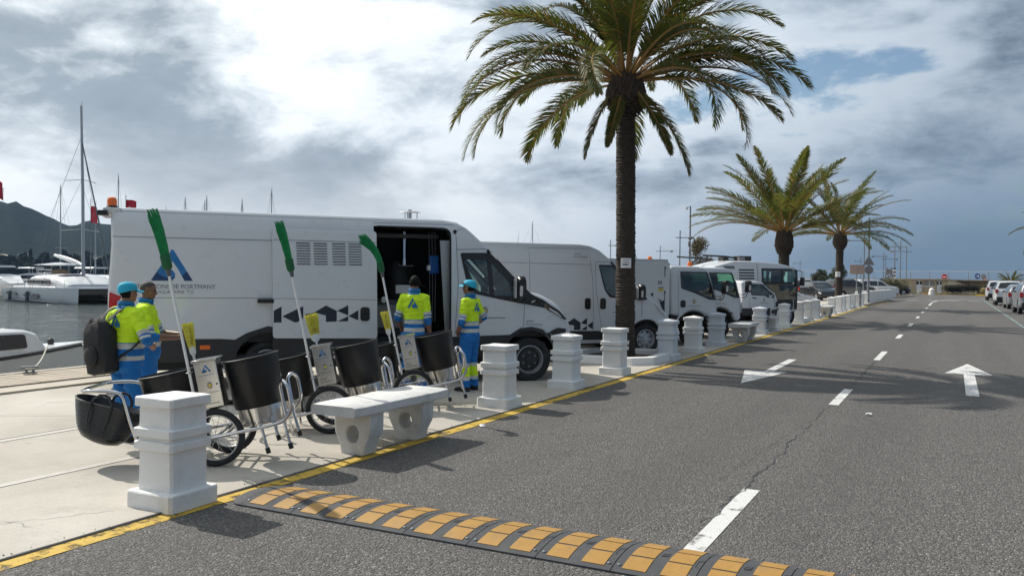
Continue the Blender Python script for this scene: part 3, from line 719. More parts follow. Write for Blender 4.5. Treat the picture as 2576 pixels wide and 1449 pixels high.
def beacon(parent, x, y, z, s=1.0):
    b = MB(); b.lathe([(.062*s, 0), (.062*s, .025*s), (.055*s, .03*s)], 20, (x, y, z)); o = b.build('beacon', 'black_trim', parent)
    d = MB(); d.lathe([(.056*s, .028*s), (.056*s, .09*s), (.046*s, .12*s), (.02*s, .135*s), (0, .137*s)], 20, (x, y, z)); d.build('beacon_dome', 'orange_lamp', o)
def antenna(parent, a, b, r=.004): m = MB(); m.tube([a, b], [r, r*.5], 5); return m.build('antenna', 'black_trim', parent)
def seats(parent, x, w, z, n=2, mat='seat_fabric'):
    for k in range(n):
        y = -w*.5+k*w if n > 1 else 0; m = MB()
        m.box((x, y, z), (.46, .46, .12)); m.box((x-.24, y, z+.34), (.12, .44, .62), Matrix.Rotation(R(-10), 3, 'Y')); m.box((x-.32, y, z+.74), (.08, .24, .16)); m.build('seat', mat, parent, bevel=.03)
def steering(parent, x, y, z):
    m = MB(); rot = Matrix.Rotation(R(-60), 3, 'Y'); m.tube([Vector((x, y, z))+rot @ Vector((.19*math.cos(a*PI/10), .19*math.sin(a*PI/10), 0)) for a in range(20)], .014, 6, True); m.tube([(x, y, z), (x+.3, y, z-.28)], .03, 6); m.build('steering_wheel', 'black_trim', parent)
# ---- logo shapes (the council's blue A with a swoosh)
LOGO_R = [(.48, 1.0), (.54, .97), (1.0, 0), (.80, 0), (.66, .34), (.55, .56), (.40, .74)]
LOGO_L = [(.0, 0), (.36, .72), (.40, .62), (.36, .50), (.42, .40), (.52, .33), (.58, .22), (.57, .10), (.50, 0)]
LOGO_D = [(.0, 0), (.14, .28), (.24, .17), (.38, .10), (.50, .10), (.57, .12), (.57, .10), (.50, 0)]
def logo(mk, x0, z0, s, parent, mats=('ink_blue', 'ink_deep')):
    "mk(poly) -> MB standing on the surface"
    sc = lambda P: [(x0+p[0]*s, z0+p[1]*s*.8) for p in P]
    o = mk(sc(LOGO_L), 0).build('logo', mats[0], parent, smooth=0)
    mk(sc(LOGO_R), 0).build('logo_stroke', mats[0], o, smooth=0)
    if len(mats) > 1 and mats[1] != mats[0]:
        mk(sc(LOGO_D), .0012).build('logo_shade', mats[1], o, smooth=0); mk(sc([(.86, 0.30), (1.0, 0), (.80, 0), (.74, .16)]), .0012).build('logo_shade', mats[1], o, smooth=0)
    return o
def crest(mk, x0, z0, s, parent):
    o = mk([(x0+px*s, z0+pz*s) for px, pz in [(-.4, .45), (.4, .45), (.42, -.1), (.25, -.42), (0, -.55), (-.25, -.42), (-.42, -.1)]], 0).build('crest', 'ink_grey', parent, smooth=0)
    mk([(x0+px*s, z0+pz*s) for px, pz in [(-.28, .30), (.28, .30), (.28, -.1), (0, -.38), (-.28, -.1)]], .0008).build('crest_shield', 'sticker_yellow', o, smooth=0)
    mk([(x0+px*s, z0+pz*s) for px, pz in [(-.3, .5), (-.3, .72), (-.1, .62), (0, .8), (.1, .62), (.3, .72), (.3, .5)]], 0).build('crest_crown', 'ink_grey', o, smooth=0)
def stext(body, size, mat, x, z, Wf, parent, **kw):
    return text(body, size, mat, face_mtx((x, -(Wf(x, z)+.004), z), (1, 0, 0), (0, -(Wf(x, z+.1)-Wf(x, z-.1))/.2, 1)), parent, **kw)
def place_vehicle(contact, halfw, ang=45):
    a = R(ang); return Vector((contact[0]-math.sin(a)*halfw, contact[1]+math.cos(a)*halfw, .010)), a
# ---------------------------------------------------------------- van 1, side door open
def van_one():
    c = G(1335, 961); loc, a = place_vehicle(c, 1.0)
    t = thing('van', 'long white work van with its side door slid open and orange beacon', 'van', loc, a, 'white council vehicles parked at an angle')
    def Wf(x, z):
        y = 1.0-.05*max(0, (z-1.3)/1.3)**1.5-.10*max(0, (z-2.2)/.4)**2
        if x > -.1: y -= .20*((x+.1)/.85)**2.2
        if x > -1.2 and z > 1.4: y -= .13*(min(1.2, x+1.2))*min(1, (z-1.4)/.5)*.9
        if z < .5: y -= (.5-z)*.15
        return y
    bul = lambda x, z: (.20*max(0, min(1, (x+1.2)/1.6)), .03 if z > 2.4 else (.05*max(0, min(1, (x+.05)/.3)) if 1.0 < z < 1.6 else 0))
    out = [(-6.26, .46), (-4.58, .46)]+arc(-4.1, .36, .47, 168, 12, 12)+[(-3.6, .42), (-.49, .42)]+arc(0, .36, .47, 172, 8, 14)+[(.50, .36), (.68, .32), (.76, .40), (.79, .62), (.76, .86), (.66, 1.06), (.48, 1.22), (.22, 1.36), (-.03, 1.455), (-.70, 2.14), (-1.05, 2.45), (-1.22, 2.545), (-1.45, 2.585), (-6.15, 2.62), (-6.24, 2.57), (-6.22, 2.1), (-6.26, 1.4)]
    ws = out.index((-.03, 1.455)); tags = [0]*len(out); tags[ws] = 1
    gl1 = rpoly([(-1.13, 1.955), (-.74, 1.955), (-.70, 1.40), (-.92, 1.47)], .05); gl2 = rpoly([(-.66, 1.90), (-.42, 1.66), (-.30, 1.50), (-.28, 1.37), (-.63, 1.39)], .03)
    door = rpoly([(-2.52, .46), (-1.33, .46), (-1.33, 2.45), (-2.55, 2.45)], [.01, .01, .14, .01], 5)
    gl1 = gl1[::-1]; gl2 = gl2[::-1]
    body = shell(out, Wf, .07, [gl1, gl2], tags, bul, near_holes=[door]).build('body', 'van_white', t, smooth=28)
    screen(out, ws, Wf, .07, bul).build('windscreen', 'glass', t, smooth=60)
    # cabin interior
    m = MB(); m.bx(-1.27, -1.23, -.86, .86, .5, 2.3); m.build('bulkhead', 'dash_grey', t, smooth=0)
    m = MB(); m.prism([(-.25, .7), (.35, .7), (.30, 1.15), (.0, 1.36), (-.22, 1.22)], -.80, .80); m.build('dashboard', 'dash_grey', t, bevel=.03)
    m = MB(); m.bx(-1.22, .3, -.86, .86, .5, .62); m.build('cab_floor', 'interior_black', t, smooth=0)
    seats(t, -.78, 1.0, .95); steering(t, -.42, .42, 1.32)
    # load space
    m = MB(); z0, z1 = .72, 2.44
    m.bx(-6.0, -1.30, -.90, .92, z0-.03, z0); m.bx(-6.0, -1.30, .90, .93, z0, z1); m.bx(-1.30, -1.27, -.88, .93, z0, z1); m.bx(-6.05, -6.0, -.9, .93, z0, z1); m.bx(-6.0, -1.30, -.86, .92, z1, z1+.03); m.bx(-6.0, -2.62, -.90, -.88, z0, z1); m.bx(-2.60, -1.30, -.97, -.90, .44, z0-.03)
    m.build('load_lining', 'interior_black', t, smooth=0)
    m = MB(); m.bx(-2.55, -1.78, -.30, .5, .72, 1.30); m.build('water_tank', 'machine_grey', t, bevel=.05)
    m = MB(); m.lathe([(.28, .0), (.28, .55), (.24, .62), (0, .63)], 24, (-1.98, .1, 1.30)); m.build('boiler', 'interior_black', t)
    m = MB(); m.lathe([(.055, 0), (.055, .46)], 16, (-1.93, -.15, 1.95)); m.lathe([(.07, 0), (.07, .10)], 12, (-1.93, -.15, 1.86)); m.build('exhaust_pipe', 'chrome', t)
    m = MB(); m.bx(-2.55, -1.4, -.35, -.32, 2.30, 2.36); m.bx(-2.52, -2.48, -.5, -.45, .72, 2.4); m.bx(-2.05, -1.80, -.28, -.10, 1.84, 1.86); m.build('rack_rail', 'machine_grey', t, smooth=0)
    m = MB(); m.bx(-2.42, -1.52, -.42, -.40, .85, 1.22); m.build('front_panel', 'panel_grey', t, bevel=.01)
    m = MB(); m.bx(-2.10, -1.78, -.36, -.34, 1.40, 1.54); m.build('control_box', 'white_plastic', t, bevel=.01)
    m = MB(); m.bx(-1.94, -1.80, -.38, -.35, 1.18, 1.40); m.build('socket_box', 'white_plastic', t, bevel=.01)
    m = MB(); m.bx(-1.76, -1.65, -.38, -.35, 1.18, 1.36); m.build('switch_box', 'panel_grey', t, bevel=.01)
    for zz in (1.23, 1.33):
        for xx in (-1.91, -1.84): q = MB(); q.lathe([(.022, 0), (.022, -.012), (0, -.013)], 12, (xx, -.382, zz), 'y'); q.build('socket', 'ink_black', t)
    m = MB(); m.lathe([(.052, 0), (.052, -.03), (.046, -.034), (0, -.034)], 20, (-2.30, -.40, 1.30), 'y'); m.build('pressure_gauge', 'stainless', t)
    m = MB(); m.lathe([(.040, -.035), (0, -.036)], 20, (-2.30, -.40, 1.30), 'y'); m.build('gauge_dial', 'sign_white', t)
    m = MB(); m.bx(-1.60, -1.44, -.62, -.50, 1.72, 2.02); m.build('first_aid_box', 'blue_box', t, bevel=.03)
    m = MB(); m.bx(-1.63, -1.59, -.63, -.52, 1.78, 1.86); m.build('label_card', 'paper', t, smooth=0)
    for k in range(3): m = MB(); m.tube([(-1.62+k*.05, -.62, 2.4), (-1.60+k*.05, -.60, 1.9), (-1.58+k*.04, -.58, .95)], .007, 5); m.build('hose', 'machine_grey', t)
    m = MB(); m.tube(smooth_path([(-2.0, -.3, 1.8), (-1.95, -.36, 1.6), (-1.75, -.38, 1.58), (-1.62, -.4, 1.5)], .1), .012, 6); m.build('hose', 'interior_black', t)
    m = MB(); m.prism([(-1.40, .70), (-1.32, .70), (-1.34, 2.25), (-1.50, 2.25)], -.90, -.885); m.build('checker_plate', 'checker_steel', t, smooth=0)
    m = MB(); m.tube([(-1.345, -1.003, .5), (-1.345, -.985, 1.4), (-1.345, -.955, 2.3), (-1.40, -.95, 2.41), (-1.6, -.948, 2.44), (-2.5, -.946, 2.445)], .012, 6); m.build('door_seal', 'rubber', t)
    m = MB(); m.lathe([(.03, 0), (.03, -.012), (0, -.012)], 14, (-1.275, -.955, 2.39), 'y'); m.build('runner_cap', 'ink_black', t)
    # sliding door, slid back along the side
    sl = .075; dp = rpoly([(-4.03, .755), (-2.50, .735), (-2.52, 2.36), (-4.05, 2.38)], .05, 4)
    m = patch(dp, Wf, -1, sl, .05); d = m.build('sliding_door', 'van_white', t, smooth=25)
    Wd = lambda x, z: Wf(x, z)+sl
    m = patch(rpoly([(-4.03, .44), (-2.50, .44), (-2.50, .745), (-2.75, .78), (-3.0, .77), (-4.03, .765)], .02), Wf, -1, sl-.006, .05); m.build('door_skirt', 'black_plastic', d, smooth=25)
    m = patch(rpoly([(-2.76, 1.0), (-2.62, 1.0), (-2.62, 1.21), (-2.76, 1.21)], .05), Wd, -1, .012, .02); m.build('door_handle', 'black_trim', d, smooth=40)
    for gx0 in (-3.71, -3.46, -3.19, -2.95):
        for r_ in range(9):
            z = 2.15-r_*.0385; q = patch([(gx0+.005*r_*.3, z), (gx0+.20+.005*r_*.3, z), (gx0+.195+.005*r_*.3, z+.012), (gx0+.01+.005*r_*.3, z+.012)], Wd, -1, .004, .008); q.build('louvre', 'ink_black', d, smooth=0)
            q = patch([(gx0+.005*r_*.3, z+.013), (gx0+.20+.005*r_*.3, z+.013), (gx0+.205+.005*r_*.3, z+.02), (gx0+.005*r_*.3, z+.02)], Wd, -1, .012, .012); q.build('louvre_lip', 'van_white', d, smooth=0)
    pz = .985; P = lambda pts: [(x, pz+z) for x, z in pts]
    for pl in ([(-4.02, 0), (-3.91, 0), (-3.91, .235), (-4.02, .175)], [(-3.90, .09), (-3.60, .24), (-3.60, .06), (-3.68, .005), (-3.72, .0)], [(-3.58, .12), (-3.44, .0), (-3.44, .13), (-3.42, .145)], [(-3.44, .145), (-3.27, .25), (-3.11, .17), (-3.11, .01), (-3.27, .005), (-3.27, .10)],
               [(-3.105, .17), (-2.94, .255), (-2.94, .10)], [(-3.10, .01), (-2.94, .09), (-2.94, .012)], [(-2.935, .09), (-2.79, .18), (-2.79, .025)]):
        patch(P(pl), Wd, -1, .002, .003).build('triangle_pattern', 'ink_navy', d, smooth=0)
    seamline([(-4.03, 1.34), (-2.52, 1.32)], Wd, -1, .006).build('door_crease', 'ink_grey', d); seamline([(-4.03, 2.20), (-2.52, 2.19)], Wd, -1, .006).build('door_crease', 'ink_grey', d)
    m = MB(); m.bx(-4.25, -4.02, -1.085, -1.0, 1.27, 1.33); m.build('door_runner', 'black_trim', d, bevel=.008)
    # body trim
    m = patch([(-6.28, .42)]+[(-4.57, .42)]+arc(-4.1, .36, .475, 168, 12, 12)+[(-3.6, .42), (-2.56, .42), (-2.56, .735), (-3.4, .735)]+[(-3.72, .86), (-4.1, .93), (-4.4, .83), (-4.56, .735), (-4.75, .75), (-6.28, .755)], Wf, -1, .008, .02); m.build('lower_cladding', 'black_plastic', t, smooth=25)
    m = patch([(-1.32, .42), (-.49, .42)]+arc(0, .36, .475, 172, 8, 14)+[(.50, .36), (.62, .36), (.66, .84), (.50, .86), (.38, .82), (.27, .77), (.20, .84), (.0, .885), (-.2, .86), (-.36, .76), (-1.32, .74)], Wf, -1, .008, .02); m.build('lower_cladding', 'black_plastic', t, smooth=25)
    m = patch([(-6.28, .42), (.62, .42), (.66, .84), (.27, .77), (0, .885), (-.36, .76), (-6.28, .755)], Wf, 1, .008, .02); m.build('lower_cladding', 'black_plastic', t, smooth=25)
    m = MB(); rg = []
    for z, dx in ((.30, -.06), (.36, .02), (.62, .05), (.80, .03), (.845, -.03)): rg.append([(.60+dx+.20+.02*0-(abs(k)/4)**3*.36, k/4*.86, z) for k in range(-4, 5)]+[(.5, .84, z), (.5, -.84, z)])
    m.loft(rg); m.build('front_bumper', 'black_plastic', t, smooth=45)
    for sg in (-1, 1):
        m = patch(rpoly([(-1.19, 2.06), (-.68, 2.07), (-.33, 1.72), (.02, 1.40), (.22, 1.315), (.36, 1.225), (.26, 1.185), (.05, 1.225), (-.25, 1.275), (-.66, 1.355), (-.97, 1.42), (-1.09, 1.62)], .04), Wf, sg, .006, .02, [gl1, gl2]); m.build('window_surround', 'black_trim', t, smooth=25)
        for gp in (gl1, gl2): patch(gp, Wf, sg, .001, .004).build('window_glass', 'glass', t, smooth=40)
        m = patch(rpoly([(.11, 1.285), (.30, 1.255), (.52, 1.14), (.68, .99), (.60, 1.0), (.48, 1.07), (.30, 1.15)], .02), Wf, sg, .012, .03); h = m.build('headlight', 'glass_black', t, smooth=40)
        m = patch(rpoly([(.30, 1.20), (.48, 1.115), (.58, 1.02), (.46, 1.085), (.32, 1.16)], .02), Wf, sg, .016, .004); m.build('headlight_reflector', 'lamp_clear', h, smooth=40)
        mirror(t, -.20, sg*.93, 1.50, sg, .40, .17)
        wheel(t, (0, sg*.86, .35), .36, .2, sg); wheel(t, (-4.1, sg*.80, .35), .36, .34, sg)
        m = patch([(-6.24, 1.20), (-6.14, 1.22), (-6.08, 1.36), (-6.23, 1.42)], Wf, sg, .01, .02); m.build('tail_light', 'red_lamp', t, smooth=40)
    for pts in ([(-1.27, .76), (-1.22, 1.6), (-1.26, 2.40), (-1.1, 2.46)], [(-.12, 1.27), (-.13, .9), (-.19, .87)], [(-1.24, 2.11), (-.75, 2.13), (-.62, 2.06)], [(-6.22, 1.345), (-4.04, 1.34)], [(-6.2, 2.20), (-4.05, 2.19)], [(-2.56, 2.50), (-1.3, 2.50)]):
        seamline(pts, Wf, -1).build('panel_gap', 'ink_grey', t)
    m = MB(); m.box((.35, 0, 1.315), (.01, 1.2, .01)); m.build('bonnet_gap', 'ink_grey', t)
    hull_bottom(t, -6.1, .5, .72, .28, .5)
    m = MB(); m.prism(rpoly([(-6.52, .40), (-6.22, .40), (-6.22, .55), (-6.44, .56), (-6.54, .50)], .03), -.98, .98); s = m.build('rear_step', 'black_plastic', t, bevel=.01)
    m = MB(); m.prism(rpoly([(-6.53, .0), (-6.24, .0), (-6.24, .15), (-6.42, .15)], .02), -.98, -.55); m.T = Matrix(); s2 = m.build('step_pad', 'panel_grey', s, bevel=.01); s2.location = (0, -.004, .50); s2.scale = (1, 1, .5)
    m = MB(); m.bx(-6.34, -6.1, -.86, -.40, 2.54, 2.612); m.bx(-6.36, -6.28, -.80, -.46, 2.48, 2.56); m.build('rear_light_bracket', 'van_white', t, bevel=.015)
    m = MB(); m.bx(-6.40, -6.27, -.96, -.78, 2.495, 2.565); m.build('reversing_camera', 'black_trim', t, bevel=.01)
    beacon(t, -6.235, -.74, 2.608, 1.2)
    m = MB(); m.lathe([(.18, .0), (.17, .008), (.06, .025), (0, .028)], 24, (-1.85, -.2, 2.72)); m.lathe([(.03, .02), (.03, .05), (0, .05)], 10, (-1.85, -.2, 2.72)); m.lathe([(.03, -.12), (.03, 0)], 10, (-1.85, -.2, 2.72))
    for q in (0, 2.1, 4.2): m.tube([(-1.85+.12*math.cos(q), -.2+.12*math.sin(q), 2.60), (-1.85+.12*math.cos(q), -.2+.12*math.sin(q), 2.725)], .008, 5)
    m.build('flue_cowl', 'alu', t)
    antenna(t, (-.72, .3, 2.14), (-1.02, .3, 2.58))
    mk = lambda poly, e: patch(poly, Wf, -1, .0022+e, .003)
    logo(mk, -5.70, 1.585, .56, t)
    stext('SANT ANTONI DE PORTMANY', .088, 'ink_grey', -5.44, 1.50, Wf, t, align='CENTER'); stext('AVANÇA AMB TU', .062, 'ink_grey', -5.44, 1.425, Wf, t, space=1.35)
    crest(mk, -.78, 1.14, .10, t); stext('Sant Antoni de Portmany', .034, 'ink_navy', -.62, 1.035, Wf, t)
    stext('Ute Portmany', .050, 'ink_grey', .05, .925, Wf, t)
    for k in range(4): q = k*.034; mk([(-.08+q, .965), (-.055+q, .965), (-.0675+q, .99)] if k % 2 == 0 else [(-.08+q, .99), (-.0675+q, .965), (-.055+q, .99)], 0).build('triangle_mark', 'ink_grey', t, smooth=0)
    m = patch(rpoly([(-5.04, .60), (-4.90, .60), (-4.90, .66), (-5.04, .66)], .01), Wf, -1, .014, .008); m.build('side_marker', 'orange_lamp', t)
van_one()
# ---------------------------------------------------------------- van 2
def van_two():
    c = G(*((1380+1665*.345)/1.2019, (700+1080*.345)/1.2019)); loc, a = place_vehicle(c, 1.0)
    t = thing('van', 'white panel van with closed doors parked behind the big palm trunk', 'van', loc, a, 'white council vehicles parked at an angle')
    def Wf(x, z):
        y = 1.0-.05*max(0, (z-1.2)/1.2)**1.5-.10*max(0, (z-2.05)/.4)**2
        if x > -.1: y -= .24*((x+.1)/.85)**2
        if x > -1.2 and z > 1.3: y -= .14*(min(1.2, x+1.2))*min(1, (z-1.3)/.5)
        return y
    bul = lambda x, z: (.22*max(0, min(1, (x+1.2)/1.6)), .02)
    out = [(-5.0, .42), (-4.0, .42)]+arc(-3.5, .33, .44, 168, 12, 12)+[(-3.0, .25), (-.47, .25)]+arc(0, .33, .44, 188, 0, 16)+[(.50, .30), (.66, .30), (.74, .45), (.74, .62), (.66, .82), (.50, .96), (.22, 1.18), (-.04, 1.345), (-.82, 2.06), (-1.10, 2.28), (-1.32, 2.375), (-1.55, 2.405), (-4.9, 2.43), (-4.98, 2.38), (-5.0, 1.4)]
    ws = out.index((-.04, 1.345)); tags = [0]*len(out); tags[ws] = 1
    gl = rpoly([(-1.13, 1.93), (-.82, 1.93), (-.42, 1.56), (-.20, 1.33), (-.16, 1.24), (-.84, 1.29), (-.98, 1.42)], .04)[::-1]
    shell(out, Wf, .07, [gl], tags, bul).build('body', 'van_white', t, smooth=28); screen(out, ws, Wf, .07, bul).build('windscreen', 'glass', t, smooth=60)
    m = MB(); m.bx(-1.27, -1.23, -.84, .84, .5, 2.2); m.build('bulkhead', 'dash_grey', t, smooth=0)
    m = MB(); m.prism([(-.25, .7), (.35, .7), (.25, 1.05), (.0, 1.26), (-.22, 1.15)], -.78, .78); m.build('dashboard', 'dash_grey', t, bevel=.03); seats(t, -.72, .95, .85); steering(t, -.38, .4, 1.22)
    m = MB(); m.bx(-1.22, .3, -.86, .86, .45, .55); m.build('cab_floor', 'interior_black', t, smooth=0)
    for sg in (-1, 1):
        patch(rpoly([(-1.16, 1.965), (-.80, 1.965), (-.35, 1.55), (.02, 1.22), (-.08, 1.195), (-.90, 1.255), (-1.02, 1.42)], .04), Wf, sg, .005, .02, [gl]).build('window_surround', 'black_trim', t, smooth=25)
        patch(gl, Wf, sg, .001, .004).build('window_glass', 'glass', t, smooth=40)
        mirror(t, -.16, sg*.92, 1.37, sg, .36, .18)
        wheel(t, (0, sg*.87, .33), .34, .2, sg, disc_='rim_grey'); wheel(t, (-3.5, sg*.87, .33), .34, .2, sg, disc_='rim_grey')
        patch(rpoly([(.20, 1.12), (.33, 1.05), (.46, .93), (.52, .84), (.40, .90), (.28, 1.0)], .02), Wf, sg, .012, .03).build('headlight', 'lamp_clear', t, smooth=40)
        patch(rpoly([(-4.99, .36), (-3.98, .36), (-3.98, .53), (-4.99, .53)], .01), Wf, sg, .01, .02).build('lower_cladding', 'black_plastic', t, smooth=25)
        patch(rpoly([(-3.0, .34), (-.44, .34), (-.42, .53), (-3.0, .54)], .01), Wf, sg, .01, .02).build('lower_cladding', 'black_plastic', t, smooth=25)
        patch(rpoly([(.44, .32), (.68, .32), (.70, .55), (.62, .80), (.52, .76), (.44, .55)], .02), Wf, sg, .010, .02).build('bumper_corner', 'black_plastic', t, smooth=25)
    A = [q for q in arc(0, .33, .45, 185, -5, 16)]; B = [q for q in arc(0, .33, .50, 185, -5, 16)]
    patch(A+B[::-1], Wf, -1, .012, .02).build('wheel_arch_trim', 'van_white', t, smooth=30)
    for pts in ([(-2.72, .56), (-2.74, 1.4), (-2.75, 2.30), (-1.38, 2.31), (-1.30, 1.6), (-1.27, .56)], [(-1.24, 2.03), (-1.22, 1.4), (-1.08, .56)], [(-1.24, 2.03), (-.86, 2.03)], [(-.12, 1.20), (-.12, .80), (-.2, .76)], [(-2.75, 1.98), (-1.33, 1.965)], [(-4.9, 2.0), (-2.78, 1.98)]):
        seamline(pts, Wf, -1).build('panel_gap', 'ink_grey', t)
    for x in (-1.42, -1.06): patch(rpoly([(x-.065, 1.0), (x+.065, 1.0), (x+.065, 1.24), (x-.065, 1.24)], .05), Wf, -1, .014, .02).build('door_handle', 'black_trim', t, smooth=40)
    mk = lambda poly, e: patch(poly, Wf, -1, .0022+e, .003)
    z = .555
    for pl in ([(-1.93, .13), (-1.73, .255), (-1.58, .16), (-1.58, .0), (-1.73, .0), (-1.73, .10), (-1.88, .18)], [(-1.57, .15), (-1.43, .26), (-1.43, .11)], [(-1.57, .0), (-1.43, .09), (-1.43, .0)], [(-1.42, .09), (-1.29, .18), (-1.29, .01)], [(-2.2, .0), (-1.96, .14), (-1.96, .0)]): mk([(x, z+q) for x, q in pl], 0).build('triangle_pattern', 'ink_navy', t, smooth=0)
    stext('Ute Portmany', .058, 'ink_grey', -1.58, 2.13, Wf, t)
    for k in range(4): q = k*.04; mk([(-1.72+q, 2.175), (-1.69+q, 2.175), (-1.705+q, 2.205)] if k % 2 == 0 else [(-1.72+q, 2.205), (-1.705+q, 2.175), (-1.69+q, 2.205)], 0).build('triangle_mark', 'ink_grey', t, smooth=0)
    stext('Sant Antoni de Portmany', .04, 'ink_navy', -.62, .93, Wf, t)
    hull_bottom(t, -4.9, .5, .72, .2, .4); antenna(t, (-2.7, 0, 2.42), (-2.66, 0, 2.70)); antenna(t, (-1.2, .5, 2.36), (-1.28, .5, 2.47))
van_two()
# ---------------------------------------------------------------- small trucks
def truck(contact, lab, box):
    loc, a = place_vehicle(contact, .86); t = thing('truck', lab, 'truck', loc, a, 'white council vehicles parked at an angle')
    def Wf(x, z):
        y = .86-.04*max(0, (z-1.1)/.9)**1.5-.09*max(0, (z-1.75)/.3)**2
        if x > .55: y -= .10*((x-.55)/.45)**2
        return y
    bul = lambda x, z: (.10*max(0, min(1, (x-.3)/.6)), .02 if z > 1.8 else 0)
    out = [(-.40, .78), (-.16, .74)]+arc(.24, .42, .45, 140, 25, 10)+[(.70, .52), (.90, .46), (.97, .56), (.97, 1.0), (.945, 1.18), (.72, 1.86), (.60, 1.95), (.42, 1.985), (-.32, 1.99), (-.42, 1.94), (-.42, 1.2)]
    ws = out.index((.945, 1.18)); tags = [0]*len(out); tags[ws] = 1
    gl = rpoly([(-.11, 1.82), (.60, 1.82), (.83, 1.17), (.70, 1.185), (.25, 1.36), (-.09, 1.46)], .035)[::-1]
    shell(out, Wf, .06, [gl], tags, bul).build('cab', 'truck_white', t, smooth=28); screen(out, ws, Wf, .06, bul).build('windscreen', 'glass_dark', t, smooth=60)
    for sg in (-1, 1):
        patch(rpoly([(-.145, 1.855), (.63, 1.855), (.88, 1.145), (.68, 1.155), (.22, 1.33), (-.12, 1.43)], .04), Wf, sg, .005, .02, [gl]).build('window_surround', 'black_trim', t, smooth=25)
        patch(gl, Wf, sg, .001, .004).build('window_glass', 'glass_green', t, smooth=40); wheel(t, (.24, sg*.74, .33), .34, .2, sg); wheel(t, (-2.2, sg*.66, .33), .34, .36, sg)
        m = MB(); m.loft([[(x, sg*y, z) for x, z in rpoly([(.93, 1.30), (1.05, 1.32), (1.06, 1.62), (.95, 1.64)], .04)] for y in (1.0, 1.10, 1.16)])
        m.tube(smooth_path([(.86, sg*.80, 1.16), (.98, sg*1.0, 1.16), (1.0, sg*1.06, 1.34)], .06), .012, 6); m.tube(smooth_path([(.86, sg*.80, 1.24), (.96, sg*.98, 1.24), (1.0, sg*1.04, 1.4)], .06), .010, 6); mi = m.build('mirror', 'black_trim', t, smooth=40)
        m = MB(); m.prism(rpoly([(.96, 1.36), (1.02, 1.36), (1.03, 1.50), (.97, 1.52)], .02), sg*1.161, sg*1.175); m.build('mirror_indicator', 'lamp_clear', mi)
    A = arc(.24, .42, .50, 165, 12, 12); B = arc(.24, .42, .54, 165, 12, 12)
    patch(A+B[::-1], Wf, -1, .010, .015).build('wheel_arch_trim', 'truck_white', t, smooth=30)
    patch([(-.40, .44), (-.20, .44)]+arc(.24, .40, .44, 172, 8, 12)+[(.68, .42), (.68, .52), (.63, .62), (.50, .82), (.24, .88), (.0, .84), (-.14, .72), (-.40, .80)], Wf, -1, -.03, .02).build('wheel_well', 'interior_black', t, smooth=25)
    patch(rpoly([(-.14, .96), (.0, .96), (.0, 1.14), (-.14, 1.14)], .05), Wf, -1, .012, .02).build('door_handle', 'black_trim', t)
    for pts in ([(-.20, .78), (-.20, 1.88), (.60, 1.90), (.90, 1.18)], [(.90, 1.12), (.93, .62)]): seamline(pts, Wf, -1).build('panel_gap', 'ink_grey', t)
    mk = lambda poly, e: patch(poly, Wf, -1, .0022+e, .003)
    crest(mk, .24, 1.10, .09, t); stext('Sant Antoni de Portmany', .034, 'ink_navy', .24, .985, Wf, t)
    patch([(.56, .70), (.70, .70), (.70, .735), (.56, .735)], Wf, -1, .003, .004).build('model_plate', 'ink_black', t)
    m = MB(); m.bx(-.35, .85, -.76, .76, .62, .70); m.build('cab_floor', 'interior_black', t, smooth=0); seats(t, .02, .8, 1.0); steering(t, .50, .38, 1.28)
    m = MB(); m.prism([(.55, .7), (.9, .7), (.88, 1.08), (.70, 1.16)], -.74, .74); m.build('dashboard', 'dash_grey', t)
    m = MB(); m.bx(-3.3, .7, -.42, .42, .40, .62); m.bx(-3.2, -.45, -.80, .80, .58, .74); m.bx(.6, .93, -.80, .80, .34, .56); m.build('chassis', 'interior_black', t, smooth=0)
    hb = MB(); top = 2.09
    if box:
        hb.prism(rpoly([(-3.5, .76), (-.47, .76), (-.47, 2.06), (-.52, top), (-3.4, top)], .03), -.90, .90); o = hb.build('body_box', 'truck_white', t, bevel=.02)
        Wb = lambda x, z: .90
        for z in (1.72, 1.12): m = patch([(-.62, z), (-.59, z), (-.59, z+.22), (-.62, z+.22)], Wb, -1, .006, .008); m.build('latch', 'galv', o); m = patch([(-.62, z+.19), (-.585, z+.19), (-.585, z+.25), (-.62, z+.25)], Wb, -1, .012, .01); m.build('latch_knob', 'black_trim', o)
        patch([(-.78, 1.36), (-.64, 1.36), (-.64, 1.43), (-.78, 1.43)], Wb, -1, .003, .004).build('warning_sticker', 'sticker_yellow', o); patch([(-.78, 1.44), (-.64, 1.44), (-.64, 1.46), (-.78, 1.46)], Wb, -1, .003, .004).build('warning_band', 'ink_black', o)
        for x in (-.78, -.72): patch([(x, 1.53), (x+.03, 1.53), (x+.03, 1.62), (x, 1.62)], Wb, -1, .003, .004).build('pictogram', 'ink_navy', o)
        patch([(-.80, 1.20), (-.66, 1.10), (-.66, 1.0)], Wb, -1, .003, .004).build('triangle_pattern', 'ink_navy', o); patch([(-.74, 1.08), (-.60, .78), (-.60, 1.16)], Wb, -1, .004, .004).build('triangle_pattern', 'ink_navy', o); patch([(-1.0, 1.28), (-.92, 1.34), (-.92, 1.22)], Wb, -1, .003, .004).build('triangle_pattern', 'ink_navy', o)
        m = MB()
        for x in (-2.9, -1.9, -.9): m.bx(x-.03, x+.03, -.8, .8, top, top+.04)
        m.bx(-3.3, -.5, -.86, -.82, top, top+.06); m.bx(-3.3, -.5, .82, .86, top, top+.06); m.build('roof_rail', 'alu', o, smooth=0); beacon(t, -.62, -.10, top, 1.1)
    else:
